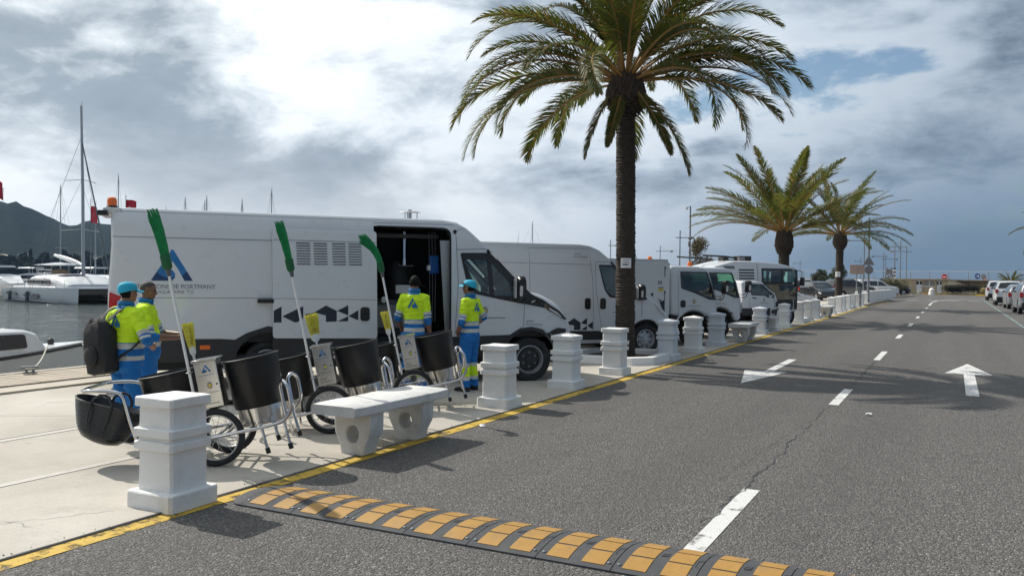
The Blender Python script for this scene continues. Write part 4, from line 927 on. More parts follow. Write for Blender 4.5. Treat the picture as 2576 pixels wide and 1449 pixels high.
        hb.prism(rpoly([(-3.4, .76), (-.62, .76), (-.62, 1.72), (-.95, 2.04), (-3.0, 2.06), (-3.4, 1.7)], .12), -.84, .84); hb.build('body_box', 'truck_white', t, bevel=.03); beacon(t, -.28, -.05, 1.99, 1.3)
    return t
truck((-5.95, 20.96), 'white box truck with cab, beacon on its box, next to the second van', True)
truck((-5.98, 23.8), 'white small truck with rounded body and beacon on its cab roof', False)
def porter():
    loc, a = place_vehicle((-5.9, 27.2), .74); t = thing('pickup', 'small white pickup with black trimmed window behind the litter bin', 'pickup', loc, a, 'white council vehicles parked at an angle')
    def Wf(x, z): return .74-.10*max(0, (z-1.05)/.55)**1.3-(.10*((x-.9)/.5)**2 if x > .9 else 0)
    bul = lambda x, z: (.08*max(0, min(1, (x-.6)/.5)), .02)
    out = [(.0, .62), (.25, .55)]+arc(.62, .34, .36, 150, 25, 9)+[(1.05, .40), (1.32, .40), (1.40, .60), (1.38, .98), (1.22, 1.28), (.84, 1.555), (.70, 1.60), (.12, 1.61), (.02, 1.55)]
    ws = out.index((1.22, 1.28)); tags = [0]*len(out); tags[ws] = 1
    gl = rpoly([(.30, 1.50), (.76, 1.48), (1.06, 1.20), (1.04, 1.17), (.36, 1.20)], .03)[::-1]
    shell(out, Wf, .05, [gl], tags, bul).build('cab', 'truck_white', t, smooth=28); screen(out, ws, Wf, .05, bul).build('windscreen', 'glass_dark', t, smooth=60)
    for sg in (-1, 1):
        patch(rpoly([(.27, 1.53), (.78, 1.51), (1.20, 1.17), (1.18, 1.08), (.92, 1.10), (.86, 1.15), (.34, 1.17)], .03), Wf, sg, .005, .02, [gl]).build('window_surround', 'black_trim', t); patch(gl, Wf, sg, .001, .004).build('window_glass', 'glass_green', t)
        wheel(t, (.62, sg*.64, .27), .28, .16, sg); wheel(t, (-1.3, sg*.62, .27), .28, .16, sg)
        patch(rpoly([(1.26, .80), (1.38, .80), (1.37, .96), (1.28, .98)], .02), Wf, sg, .02, .04).build('headlight', 'black_trim', t)
    patch(rpoly([(.36, 1.07), (.50, 1.07), (.50, 1.10), (.36, 1.10)], .01), Wf, -1, .012, .015).build('door_handle', 'black_trim', t)
    mk = lambda p_, e: patch(p_, Wf, -1, .0022+e, .003); crest(mk, .80, 1.02, .07, t); stext('Sant Antoni de Portmany', .03, 'ink_navy', .80, .93, Wf, t)
    for pts in ([(.27, .70), (.24, 1.55)], [(.24, 1.55), (.8, 1.54), (1.22, 1.18), (1.20, .6)]): seamline(pts, Wf, -1).build('panel_gap', 'ink_grey', t)
    patch([(.0, .52), (1.3, .52), (1.38, .76), (.0, .76)], Wf, -1, .004, .01).build('sill', 'black_plastic', t)
    m = MB(); m.bx(-1.9, -.05, -.74, .74, .62, 1.05); m.build('load_bed', 'truck_white', t, bevel=.02); m = MB(); m.bx(-1.8, 1.2, -.4, .4, .3, .6); m.build('chassis', 'interior_black', t); seats(t, .4, .6, .75)
    m = MB(); m.bx(.1, 1.2, -.62, .62, .60, .68); m.bx(1.0, 1.25, -.6, .6, .68, 1.05); m.build('cab_floor', 'interior_black', t)
porter()
def sweeper():
    loc, a = place_vehicle((-5.9, 31.0), .98); t = thing('road_sweeper', 'white road sweeper with dark glazed cab and hose boom on its roof', 'road sweeper', loc, a, 'white council vehicles parked at an angle')
    def Wf(x, z): return .98-.10*max(0, (z-1.6)/.7)**2-(.10*((x-.9)/.5)**2 if x > .9 else 0)
    out = [(-2.6, .75), (-.2, .75), (-.2, .5), (1.28, .5), (1.40, 1.0), (1.42, 1.95), (1.30, 2.10), (.60, 2.24), (-.35, 2.30), (-1.25, 2.30), (-2.0, 2.12), (-2.55, 1.75)]
    gl = rpoly([(-.10, 1.58), (.62, 1.58), (.62, 2.0), (-.10, 2.0)], .03)[::-1]; g2 = rpoly([(.70, 1.58), (1.28, 1.58), (1.28, 1.98), (.70, 2.0)], .03)[::-1]; g3 = rpoly([(-.08, .95), (1.28, .95), (1.28, 1.50), (-.08, 1.50)], .03)[::-1]
    bul = lambda x, z: (.12*max(0, min(1, (x-.8)/.5)), .03 if z > 2 else 0); tags = [0]*len(out); ws = out.index((1.40, 1.0)); tags[ws] = 1
    shell(out, Wf, .07, [gl, g2, g3], tags, bul).build('body', 'truck_white', t, smooth=28); screen(out, ws, Wf, .07, bul).build('windscreen', 'glass_dark', t, smooth=60)
    for sg in (-1, 1):
        patch(rpoly([(-.18, .60), (1.36, .60), (1.39, 2.02), (1.0, 2.06), (-.18, 2.06)], .04), Wf, sg, .005, .02, [gl, g2, g3]).build('window_surround', 'black_trim', t)
        for gp, mt in ((gl, 'glass'), (g2, 'glass'), (g3, 'glass_dark')): patch(gp, Wf, sg, .001, .004).build('window_glass', mt, t)
        for x in (.9, -1.8): wheel(t, (x, sg*.80, .38), .38, .24, sg)
    for k in range(4): patch(rpoly([(-1.10, 1.97-k*.10), (-.48, 1.97-k*.10), (-.48, 2.02-k*.10), (-1.10, 2.02-k*.10)], .01), Wf, -1, .003, .004).build('vent_slot', 'ink_black', t)
    patch([(-1.7, 2.02), (-1.25, 2.02), (-1.25, 2.13), (-1.7, 2.13)], Wf, -1, .003, .004).build('name_plate', 'panel_grey', t); stext('RAVAT', .10, 'ink_black', -1.46, 2.075, Wf, t)
    seamline([(-.34, .8), (-.34, 2.22)], Wf, -1, .02).build('panel_gap', 'ink_grey', t)
    m = MB(); m.tube([(-2.1, -.2, 2.50), (-1.2, -.2, 2.47), (-.7, -.2, 2.42)], .035, 6); m.tube([(-2.9, .2, 2.44), (-1.6, .1, 2.38)], .03, 6); m.tube([(-2.5, 0, 2.2), (-2.0, 0, 2.45)], .02, 6); m.bx(-.75, -.2, -.35, -.05, 2.30, 2.50); m.bx(-1.3, -1.1, -.3, .1, 2.28, 2.45); m.bx(-1.15, -.25, -.3, -.1, 2.28, 2.36); m.build('hose_boom', 'black_plastic', t, bevel=.01)
    m = MB(); m.bx(-.75, -.5, -.40, -.32, 2.30, 2.46); m.build('boom_box', 'panel_grey', t)
    m = MB(); m.bx(-.15, 1.2, -.8, .8, .50, .58); m.build('cab_floor', 'interior_black', t); seats(t, .2, .0, 1.0, 1); steering(t, .72, 0, 1.3); m = MB(); m.bx(-2.5, 1.1, -.5, .5, .3, .74); m.build('chassis', 'interior_black', t)
    m = MB(); m.tube(smooth_path([(1.36, -.86, 2.0), (1.46, -1.02, 1.98), (1.46, -1.02, 1.5)], .05), .014, 6); m.prism(rpoly([(1.40, 1.45), (1.52, 1.45), (1.52, 1.75), (1.40, 1.75)], .03), -1.10, -1.0); m.build('mirror', 'black_trim', t)
sweeper()
# ---------------------------------------------------------------- parked cars
CARS = {
 'suv': dict(L=4.35, w=.88, out=lambda: [(-.78, .42), (-.42, .30)]+arc(0, .34, .40, 175, 5, 10)+[(.45, .28), (2.12, .28)]+arc(2.6, .34, .40, 175, 5, 10)+[(3.05, .30), (3.40, .36), (3.52, .55), (3.46, .82), (3.30, .98), (2.35, 1.12), (1.62, 1.60), (1.20, 1.68), (-.42, 1.66), (-.62, 1.60), (-.78, 1.15), (-.84, .95), (-.86, .55)], wins=[[(-.50, 1.12), (.22, 1.10), (.25, 1.54), (-.36, 1.54)], [(.32, 1.10), (1.12, 1.10), (1.15, 1.56), (.34, 1.54)], [(1.20, 1.10), (2.12, 1.12), (1.60, 1.50), (1.24, 1.55)]], ws=((2.35, 1.12), (1.62, 1.60)), rear=((-.62, 1.60), (-.78, 1.15))),
 'hatch': dict(L=4.0, w=.85, out=lambda: [(-.68, .36), (-.42, .26)]+arc(0, .31, .37, 175, 5, 10)+[(.42, .22), (2.05, .22)]+arc(2.48, .31, .37, 175, 5, 10)+[(2.95, .24), (3.22, .32), (3.32, .50), (3.24, .72), (3.0, .86), (2.25, 1.0), (1.48, 1.42), (1.05, 1.49), (-.30, 1.46), (-.52, 1.38), (-.74, 1.0), (-.78, .80), (-.76, .5)], wins=[[(-.40, 1.0), (.28, .98), (.30, 1.37), (-.20, 1.35)], [(.36, .98), (1.06, .98), (1.08, 1.38), (.38, 1.38)], [(1.14, .98), (1.98, 1.0), (1.44, 1.33), (1.16, 1.37)]], ws=((2.25, 1.0), (1.48, 1.42)), rear=((-.52, 1.38), (-.74, 1.0))),
}
def car(kind, paint_, loc, ang, lab, group, detail=1):
    D = CARS[kind]; out = D['out'](); w = D['w']; t = thing('car', lab, 'car', loc, R(ang), group)
    zb = D['wins'][0][0][1]; zt = max(p[1] for p in out)
    def Wf(x, z):
        y = w-.24*max(0, (z-zb)/(zt-zb))**1.1-.03*max(0, (.5-z)/.3)
        xm = max(p[0] for p in out); xn = min(p[0] for p in out)
        if x > xm-.7: y -= .16*((x-xm+.7)/.7)**2
        if x < xn+.5: y -= .10*((xn+.5-x)/.5)**2
        return y
    bul = lambda x, z: (.10 if x > 1.3 else (-.06 if x < -.3 else 0), .03 if z > zb+.3 else 0)
    shell(out, Wf, .06, (), None, bul).build('body', paint_, t, smooth=32)
    for wn in D['wins']:
        for sg in (-1, 1): patch(rpoly(wn, .04), Wf, sg, .004, .01).build('window', 'glass_black', t, smooth=40)
    for nm, key in (('windscreen', 'ws'), ('rear_window', 'rear')):
        a, b = Vector(D[key][0]), Vector(D[key][1]); n = Vector((b.y-a.y, -(b.x-a.x))).normalized(); n = n if (n.x > 0) == (key == 'ws') else -n
        m = MB(); vs = []; fs = []
        for k in range(4):
            p = a.lerp(b, .10+.8*k/3); y = Wf(p.x, p.y)-.10
            for j in range(7): q = -1+j/3; bb = bul(p.x, p.y); vs.append((p.x+n.x*.008+bb[0]*(1-(q*.88)**2), y*q, p.y+n.y*.008+bb[1]*(1-q*q)))
        for k in range(3):
            for j in range(6): fs.append((k*7+j, k*7+j+1, k*7+j+8, k*7+j+7))
        m.add(vs, fs).build(nm, 'glass_black', t)
    xm = max(p[0] for p in out); xn = min(p[0] for p in out); zl = .60 if kind == 'hatch' else .78
    ax = (0, 2.6 if kind == 'suv' else 2.48)
    for sg in (-1, 1):
        for x in ax: wheel(t, (x, sg*(w-.12), .33 if kind == 'suv' else .30), .34 if kind == 'suv' else .31, .20, sg, style='car')
        patch(rpoly([(xm-.42, zl), (xm-.10, zl-.08), (xm-.10, zl+.04), (xm-.38, zl+.13)], .03), Wf, sg, .008, .03).build('headlight', 'lamp_clear', t)
        z0 = zb-.26; m = MB(); m.prism(rpoly([(sg*(w-.02), z0), (sg*(w-.02), z0+.28), (sg*(w-.18), z0+.26), (sg*(w-.20), z0+.02)], .03), xn-.045, xn+.14, 'yz'); m.build('tail_light', 'red_lamp', t)
        m = MB(); m.ell((ax[1]-.78, sg*(w+.08), zb+.06), (.06, .09, .07)); m.build('mirror', 'black_trim' if paint_ != 'car_silver' else 'car_silver', t)
        if kind == 'suv': m = MB(); m.tube(smooth_path([(-.35, sg*.56, 1.66), (-.25, sg*.56, 1.72), (1.1, sg*.56, 1.74), (1.2, sg*.56, 1.68)], .08), .016, 6); m.build('roof_rail', 'galv', t)
    m = MB(); m.prism(rpoly([(-w*.85, .32), (w*.85, .32), (w*.88, .60), (-w*.88, .60)], .06), xn-.085, xn+.2, 'yz'); m.build('rear_bumper', 'black_plastic' if kind == 'suv' else paint_, t, bevel=.02)
    m = MB(); m.bx(xn-.095, xn-.06, -.26, .26, zb-.26 if kind == 'suv' else .62, zb-.15 if kind == 'suv' else .73); m.build('number_plate', 'sign_white', t)
    m = MB(); m.bx(xm+.03, xm+.10, -.5, .5, .35, .52); m.build('grille', 'black_plastic', t, bevel=.01); hull_bottom(t, xn+.2, xm-.2, w-.2, .2, .4)
    return t
G1 = 'cars parked along the far side of the road'
car('suv', 'car_white', (3.42, 85, .005), 90, 'white boxy car, farthest of the row parked by the dry grass', G1)
car('suv', 'car_white', (3.42, 68.4, .005), 90, 'white off-roader with red tail lights and black rear bumper', G1)
car('hatch', 'car_silver', (3.75, 60.4, .005), 92, 'silver hatchback parked behind the white off-roader', G1)
car('suv', 'car_silver', (3.85, 51.6, .005), 92, 'silver car with tall red tail lights parked second in the row', G1)
car('hatch', 'car_silver', (3.9, 42.6, .005), 92, 'silver hatchback at the road end of the parked row', G1)
G2 = 'cars parked behind the white bollards'
loc, a = place_vehicle((-7.6, 38.6), .85)
car('hatch', 'car_white', loc, 45, 'white small car with nose poking out past the road sweeper', G2)
for (px, Z, k, pt, lab, an) in [(2062, 68, 'hatch', 'car_black', 'black car with bright headlights behind the bicycles', -58), (2018, 88, 'hatch', 'car_grey', 'dark grey car half hidden beside the road sweeper', 20), (2040, 98, 'suv', 'car_white', 'white car with sunlit roof by the squat dark shrub', 20), (2082, 100, 'suv', 'car_black', 'black off-roader left of the third palm', 25), (2138, 74, 'suv', 'car_grey', 'grey car with dark windows right behind the third palm', 40), (2200, 84, 'suv', 'car_white', 'white estate car behind the sign posts', 35), (2234, 92, 'suv', 'car_black', 'black car at the end of the low white wall', 35)]:
    q = AT(px, 704, Z); car(k, pt, (q.x-1.3*math.cos(R(an)), q.y-1.3*math.sin(R(an)), .005), an, lab, G2)
# ================================================================ SWEEPER CARTS
TILT = Matrix.Translation((0, 0, .255)) @ Matrix.Rotation(R(-11.5), 4, 'Y') @ Matrix.Translation((0, 0, -.255))
def cart(contact, lab, sticker=False):
    a = R(34); loc = Vector((contact[0]-math.sin(a)*.29, contact[1]+math.cos(a)*.29, .014))
    t = thing('sweeper_cart', lab, 'cart', loc, a, 'street sweeper carts lined up by the road')
    for sg in (-1, 1):
        wl = bpy.data.objects.new('wheel', None); COL.objects.link(wl); wl.parent = t; wl.location = (0, sg*.29, .255)
        m = MB(); m.tube([(.228*math.cos(k*PI/20), 0, .228*math.sin(k*PI/20)) for k in range(40)], .027, 10, True); m.build('tyre', 'rubber', wl)
        m = MB(); m.tube([(.196*math.cos(k*PI/20), 0, .196*math.sin(k*PI/20)) for k in range(40)], .009, 6, True); m.build('rim', 'alu', wl)
        m = MB()
        for k in range(18):
            q = k*PI/9; m.tube([(.018*math.cos(q+.9*(-1)**k), .025*(-1)**k, .018*math.sin(q+.9*(-1)**k)), (.193*math.cos(q), 0, .193*math.sin(q))], .0016, 4)
        stuff(m.build('spokes', 'chrome', wl)); m = MB(); m.lathe([(.022, -.04), (.022, .04)], 12, axis='y'); m.build('hub', 'galv', wl)
    m = MB(); m.tube([(0, -.3, .255), (0, .3, .255)], .012, 8); m.build('axle', 'galv', t)
    for sg in (-1, 1):
        m = MB(TILT); y = sg*.335
        m.tube(smooth_path([(-.62, y, .27), (.48, y, .265), (.62, y, .28), (.70, y, .38), (.70, y, .58), (.66, y*.86, .64), (.62, y*.72, .60), (.62, y*.72, .30)], .07, 5), .0165, 10); m.build('side_tube', 'chrome', t)
        m = MB(TILT); m.tube(smooth_path([(-.62, y, .27), (-.66, y, .50), (-.68, y, .80), (-.80, y, .85), (-.98, y*.95, .88), (-1.05, y*.6, .88), (-1.07, 0, .88)], .08, 5), .016, 10); m.build('handle_tube', 'chrome', t)
        m = MB(TILT); m.tube(smooth_path([(-.55, y, .30), (-.60, y, .06), (-.50, y, .02), (-.42, y, .06), (-.42, y, .30)], .07, 5), .014, 8); m.build('rear_stand', 'chrome', t)
        for x in (.40, .60):
            m = MB(TILT); m.tube([(x, y*.9, .30), (x+.02, y*.9, .05)], .014, 8); l = m.build('front_leg', 'chrome', t)
            m = MB(TILT); m.tube([(x+.018, y*.9, .075), (x+.022, y*.9, .025)], .021, 8); m.build('rubber_foot', 'rubber', l)
    m = MB(TILT)
    for x in (-.58, -.2, .1, .50): m.tube([(x, -.335, .268), (x, .335, .268)], .012, 8)
    m.build('cross_tube', 'chrome', t)
    for x in (-.37, .37):
        m = MB(TILT); m.lathe([(.20, .27), (.205, .44), (.212, .44), (.218, .46)], 30, (x, 0, 0)); m.build('bin_base', 'stainless', t)
        m = MB(TILT); m.lathe([(0, .43), (.215, .43), (.222, .445), (.245, .86), (.254, .866), (.256, .882), (.244, .886), (.236, .87), (.213, .47), (0, .465)], 36, (x, 0, 0)); b = m.build('bin', 'bin_black', t)
        m = MB(TILT); m.ell((x+.236, -.02, .66), (.012, .016, .016), 8, 6); m.build('bin_rivet', 'galv', b)
    if sticker:
        me = lambda z0, z1, a0, a1, off: [( -.37+(.232+off)*math.sin(a), -(.232+off)*math.cos(a), z) for z in (z0, z1) for a in [a0+(a1-a0)*k/8 for k in range(9)]]
        m = MB(TILT); m.add(me(.665, .715, -.45, .05, .006), [(k, k+1, k+10, k+9) for k in range(8)]); m.build('sticker', 'sticker_green', b)
        mt = TILT @ face_mtx((-.415, -.246, .69), (1, .2, 0), (0, 0, 1)); text('Denox', .05, 'sign_white', mt, b)
    # steel locker between the bins
    m = MB(TILT); m.bx(-.06, .13, -.30, -.10, .52, .93); s = m.build('locker', 'steel_box', t, bevel=.004)
    m = MB(TILT); m.prism([(-.075, .93), (.145, .93), (.145, .945), (-.075, .955)], -.315, -.05, 'xz'); m.build('lid', 'stainless', s, bevel=.002)
    m = MB(TILT); m.bx(-.05, .12, -.303, -.2995, .525, .925); m.build('door', 'steel_box', s, smooth=0)
    m = MB(TILT); m.lathe([(.008, 0), (.008, -.006), (0, -.006)], 10, (.105, -.303, .72), 'y'); m.build('lock', 'ink_black', s)
    def mk(poly, e): q = MB(TILT); q.prism(poly, -.3035-e, -.3045-e); return q
    logo(mk, -.005, .835, .085, s); crest(mk, .045, .715, .05, s)
    T_ = lambda z, b_, sz, mt_: text(b_, sz, mt_, TILT @ face_mtx((.035, -.3045, z), (1, 0, 0), (0, 0, 1)), s, ext=.0003)
    T_(.81, 'SANT ANTONI DE PORTMANY', .0105, 'ink_blue'); T_(.655, 'Sant Antoni de Portmany', .0145, 'ink_black'); T_(.56, 'Ute Portmany', .024, 'ink_black')
    for k in range(4): q = k*.017; mk([(-.035+q, .585), (-.021+q, .585), (-.028+q, .60)] if k % 2 == 0 else [(-.035+q, .60), (-.028+q, .585), (-.021+q, .60)], 0).build('triangle_mark', 'ink_black', s, smooth=0)
    m = MB(TILT)
    for z in (.38, .62, .86): m.tube([(-.11+.026*math.cos(k*PI/5), -.285+.026*math.sin(k*PI/5), z) for k in range(10)], .005, 5, True)
    m.build('broom_clip', 'galv', t); m = MB(TILT); m.tube([(-.11, -.255, .30), (-.11, -.255, .90)], .010, 6); m.build('clip_post', 'chrome', t)
    return t
def green_broom(ct, lab, bend, seed):
    r2 = random.Random(seed); t = thing('green_broom', lab, 'broom', ct.location, ct.rotation_euler.z, 'green brooms standing in the carts')
    top = 1.74; m = MB(TILT); m.tube([(-.11, -.285, .36), (-.11, -.285, 1.2), (-.11, -.285, top)], .0125, 8); m.build('stick', 'stick_white', t)
    m = MB(TILT); m.tube([(-.11, -.285, top-.02), (-.11, -.285, top+.04)], [.019, .024], 8); m.build('ferrule', 'machine_grey', t)
    m = MB(TILT); m.loft([[(-.11+x*s, -.285+y*s*.6, top+h) for x, y in rpoly([(-.042, -.04), (.042, -.04), (.042, .04), (-.042, .04)], .015, 2)] for h, s in ((.03, .5), (.06, .95), (.17, 1.0))]); m.build('head', 'broom_green_dark', t)
    m = MB(TILT)
    for k in range(230):
        u, v = r2.uniform(-1, 1), r2.uniform(-1, 1); L = .42*r2.uniform(.80, 1.06); pts = []
        for i in range(6):
            s = i/5; pts.append((-.11+u*(.030+.015*s)-bend*s*s+r2.uniform(-.003, .003), -.285+v*(.020+.010*s), top+.15+L*s-abs(bend)*.25*s*s))
        m.tube(pts, [.0034, .0036, .0036, .0034, .003, .002], 3)
    m.build('bristles', 'broom_green', t, smooth=60); return t
def yellow_broom(ct, lab, x, y, wide, turn, seed):
    r2 = random.Random(seed); t = thing('yellow_broom', lab, 'broom', ct.location, ct.rotation_euler.z, 'yellow brooms standing in the carts'); rot = Matrix.Rotation(turn, 4, 'Z')
    T2 = TILT @ Matrix.Translation((x, y, 0)) @ rot
    m = MB(T2); m.tube([(0, 0, .45), (0, 0, 1.0)], .011, 8); m.build('stick', 'stick_white', t)
    m = MB(T2); m.loft([[(px*s, py*s, z) for px, py in rpoly([(-wide*.55, -.022), (wide*.55, -.022), (wide*.55, .022), (-wide*.55, .022)], .015, 2)] for z, s in ((.98, .4), (1.01, .9), (1.07, 1))]); m.build('collar', 'white_plastic', t)
    m = MB(T2)
    for k in range(130):
        u, v = r2.uniform(-1, 1), r2.uniform(-1, 1); m.tube([(u*wide*.52, v*.02, 1.05), (u*wide*.66+r2.uniform(-.004, .004), v*.03, 1.16), (u*wide*.80+r2.uniform(-.008, .008), v*.04, 1.28+r2.uniform(-.01, .012))], .0032, 3)
    m.build('bristles', 'broom_yellow', t, smooth=60)
    for z, mt in ((1.10, 'sign_red'), (1.125, 'shrub_green')): m = MB(T2); m.tube([(wide*.60*math.cos(k*PI/8), .028*math.sin(k*PI/8), z) for k in range(16)], .002, 4, True); m.build('binding', mt, t)
c1 = cart(G(542, 1177), 'cart with a black rubber tub on its handle and green sticker on its bin', True)
c2 = cart(G(829, 1094), 'middle sweeper cart behind the concrete bench')
c3 = cart(G(1041, 1035), 'sweeper cart standing next to the man with arms at his belt')
green_broom(c1, 'green broom upright in the cart that carries the rubber tub', .03, 1); green_broom(c2, 'straight green broom upright in the middle cart', .025, 2); green_broom(c3, 'green broom with bent bristles in front of the open van door', .16, 3)
yellow_broom(c1, 'yellow broom seen edge-on in the cart with the rubber tub', -.13, .05, .055, .2, 4); yellow_broom(c2, 'wide yellow broom in the middle cart', -.03, -.02, .095, .5, 5); yellow_broom(c3, 'yellow broom in the cart by the open van door', -.18, -.1, .06, .2, 6)
def tub():
    c = AT(266, 1062, 7.55); t = thing('rubber_tub', 'black ribbed rubber tub hanging from the cart handle', 'tub', c, R(30))
    T2 = Matrix.Rotation(R(17), 4, 'Y') @ Matrix.Rotation(R(-6), 4, 'X'); m = MB(T2)
    prof = [(0, -.155), (.17, -.16), (.185, -.145)]
    prof = [(0, -.185), (.10, -.183), (.165, -.165), (.20, -.13)]
    for k in range(15): z = -.11+k*.0185; r = .212+.088*(k/14)**.8; prof += [(r, z), (r+.0014, z+.005), (r+.0014, z+.010), (r, z+.014)]
    prof += [(.306, .172), (.312, .178), (.300, .184), (.290, .16), (.20, -.10), (.16, -.15), (0, -.165)]
    m.lathe([(r_, z_*.92) for r_, z_ in prof], 48, sx=1.0, sy=.78)
    for p in m.v: d = noise.noise_vector(p*3.2)*.022; p += d
    m.build('body', 'tub_black', t, smooth=50)
    for sg in (-1, 1):
        m = MB(T2); pts = [(x, sg*(.82*.30-.01), z) for x, z in ((-.09, .15), (-.08, .20), (-.04, .245), (.0, .255), (.04, .245), (.08, .20), (.09, .15))]; m.tube(pts, .013, 8); m.build('handle', 'tub_black', t)
        for x in (-.085, .085): m = MB(T2); m.tube([(x*.8, sg*.82*.222, -.08), (x, sg*.82*.285, .06), (x, sg*.82*.305, .165)], [.004, .009, .011], 6); m.build('rib', 'tub_black', t)
tub()
# ================================================================ PEOPLE
def seg_d(p, a, b):
    ab = b-a; t = max(0, min(1, (p-a).dot(ab)/max(1e-9, ab.length_squared))); return (p-(a+ab*t)).length, t
def hand(mb, w, d, up, curl, side, bones):
    "palm and five fingers at wrist w pointing along d; side=+1 thumb towards `up`"
    d = d.normalized(); up = (up-d*up.dot(d)).normalized(); s = d.cross(up)
    pc = w+d*.045; rot = Matrix((d, up, s)).transposed()
    mb.ell(pc, (.05, .042, .019), 10, 8, rot=rot); bones.append(('skin', w, w+d*.09, .05))
    for k in range(4):
        off = up*(.030-.020*k); L = (.072, .082, .076, .060)[k]; p0 = w+d*.080+off
        p1 = p0+d*L*.45+s*(curl*.012); p2 = p1+(d*math.cos(curl)+s*math.sin(curl)).normalized()*L*.32; p3 = p2+(d*math.cos(curl*1.9)+s*math.sin(curl*1.9)).normalized()*L*.28
        mb.tube([p0-d*.02, p0, p1, p2, p3], [.010, .0105, .0098, .009, .007], 6); bones.append(('skin', p0, p3, .02))
    t0 = w+d*.02+up*.028; t1 = t0+(d*.55+up*.75+s*.3).normalized()*.035; t2 = t1+(d*.9+up*.25+s*.5).normalized()*.032
    mb.tube([t0-up*.012, t0, t1, t2], [.013, .0125, .011, .008], 6); bones.append(('skin', t0, t2, .022))
def person(lab, loc, face, H, arms, skin, hair, look=0.0, nod=0.0, yz=.98, bands=((.965, .90), (.82, .755)), shin=(.36, .18), lean=0.0, stance=(.10, .12), cap=None, logo_back=True, belly=1.0, sleeve=.8, broad=1.0):
    """local frame: faces +y, x is the right-hand side.  arms: {'L':(elbow,wrist,dir,up,curl),'R':...}"""
    t = thing('person', lab, 'person', loc, face, 'council workers in yellow and blue uniforms', H/1.70)
    mb = MB(); B = []
    V = Vector
    sh = lambda z: lean*(z-.9) if z > .9 else 0
    rings = []
    for z, rx, ry, oy in [(.74, .145, .11, 0), (.82, .165*belly, .125*belly, 0), (.92, .172*belly, .128*belly, .006), (1.02, .168*belly, .125*belly, .012), (1.14, .178, .122, .006), (1.26, .193, .122, 0), (1.34, .196, .115, -.005), (1.40, .170, .098, -.008), (1.445, .115, .078, -.008), (1.475, .062, .062, 0)]:
        rings.append([V(((.86*broad if z > 1.1 else .86+.5*(.86*broad-.86))*rx*math.copysign(abs(math.cos(q*PI/12))**.85, math.cos(q*PI/12)), ry*math.sin(q*PI/12)+oy+sh(z), z)) for q in range(24)])
    mb.loft(rings); B.append(('torso', V((0, sh(.8), .80)), V((0, sh(1.36), 1.36)), .19))
    nb = V((0, sh(1.46)-.005, 1.44)); hc = V((0, sh(1.60)+.02+.015*nod, 1.585)); mb.tube([nb, V((0, (nb.y+hc.y)/2, 1.51)), hc], [.066, .058, .056], 12); B.append(('neck', nb, V((0, hc.y, 1.53)), .06))
    HR = Matrix.Rotation(look, 3, 'Z') @ Matrix.Rotation(nod, 3, 'X')
    def h(p): return hc+HR @ V(p)
    # head: skull, face wedge, brow, nose, lips, chin, ears
    for c, r in (((0, -.005, .035), (.074, .092, .085)), ((0, .02, -.005), (.062, .072, .085)), ((0, .048, -.058), (.040, .042, .036)), ((0, .070, .030), (.052, .022, .014)), ((0, .078, -.040), (.022, .014, .008)), ((0, .076, -.050), (.020, .013, .007))): mb.ell(h(c), r, 14, 10, rot=HR)
    mb.tube([h((0, .082, .022)), h((0, .102, -.012)), h((0, .088, -.022))], [.009, .014, .011], 8)
    for sg in (-1, 1): mb.ell(h((sg*.074, -.008, -.002)), (.010, .022, .032), 8, 8, rot=HR); mb.ell(h((sg*.050, .055, -.018)), (.018, .02, .02), 8, 6, rot=HR)
    B.append(('head', h((0, 0, -.07)), h((0, 0, .07)), .09))
    for key, sg in (('L', -1), ('R', 1)):
        s = V((sg*.152*broad, sh(1.37)-.005, 1.375)); el, wr, d, up, cu = arms[key]; el, wr = V(el), V(wr)
        mb.tube([s+V((-sg*.05, 0, .01)), s, s.lerp(el, .5), el], [.062, .070, .060, .054], 12); mb.tube([s.lerp(el, .80), el, el.lerp(wr, .35), wr], [.053, .050, .042, .029], 12)
        B.append(('uparm', s, el, .065)); B.append(('forearm', el, wr, .045)); hand(mb, wr, V(d), V(up), cu, sg, B)
        st = stance; hp = V((sg*.088, 0, .80)); kn = V((sg*(st[0]+.004), .025, .45)); an = V((sg*st[1], -.01, .085))
        mb.tube([hp+V((0, 0, .06)), hp, hp.lerp(kn, .5), kn, kn.lerp(an, .35), kn.lerp(an, .75), an+V((0, 0, -.02))], [.10, .104, .090, .076, .074, .070, .072], 14); B.append(('leg', hp, an, .09))
        mb.loft([[V((an.x+sg*.01*f+px*w, an.y+f, z*hh)) for px, z in ((-1, .0), (1, .0), (1, .55), (.6, 1), (-.6, 1), (-1, .55))] for f, w, hh in ((-.065, .030, .07), (-.05, .040, .10), (.02, .043, .11), (.10, .046, .075), (.16, .042, .06), (.195, .024, .045))]); B.append(('shoe', V((an.x, an.y-.05, .03)), V((an.x, an.y+.17, .03)), .05))
    ob = mb.build('tmp', 'skin_a', smooth=0); r_ = ob.modifiers.new('r', 'REMESH'); r_.mode = 'VOXEL'; r_.voxel_size = .0095; r_.use_smooth_shade = True
    s_ = ob.modifiers.new('s', 'SMOOTH'); s_.iterations = 3; s_.factor = .5
    COL.objects.unlink(ob); me = bake(ob); me.name = 'body'
    me.materials.clear(); names = [skin, 'hivis', 'work_blue', 'reflect', 'collar_blue', hair, 'shoe', 'ink_black', 'sign_white']
    for n in names: me.materials.append(M[n])
    near = []
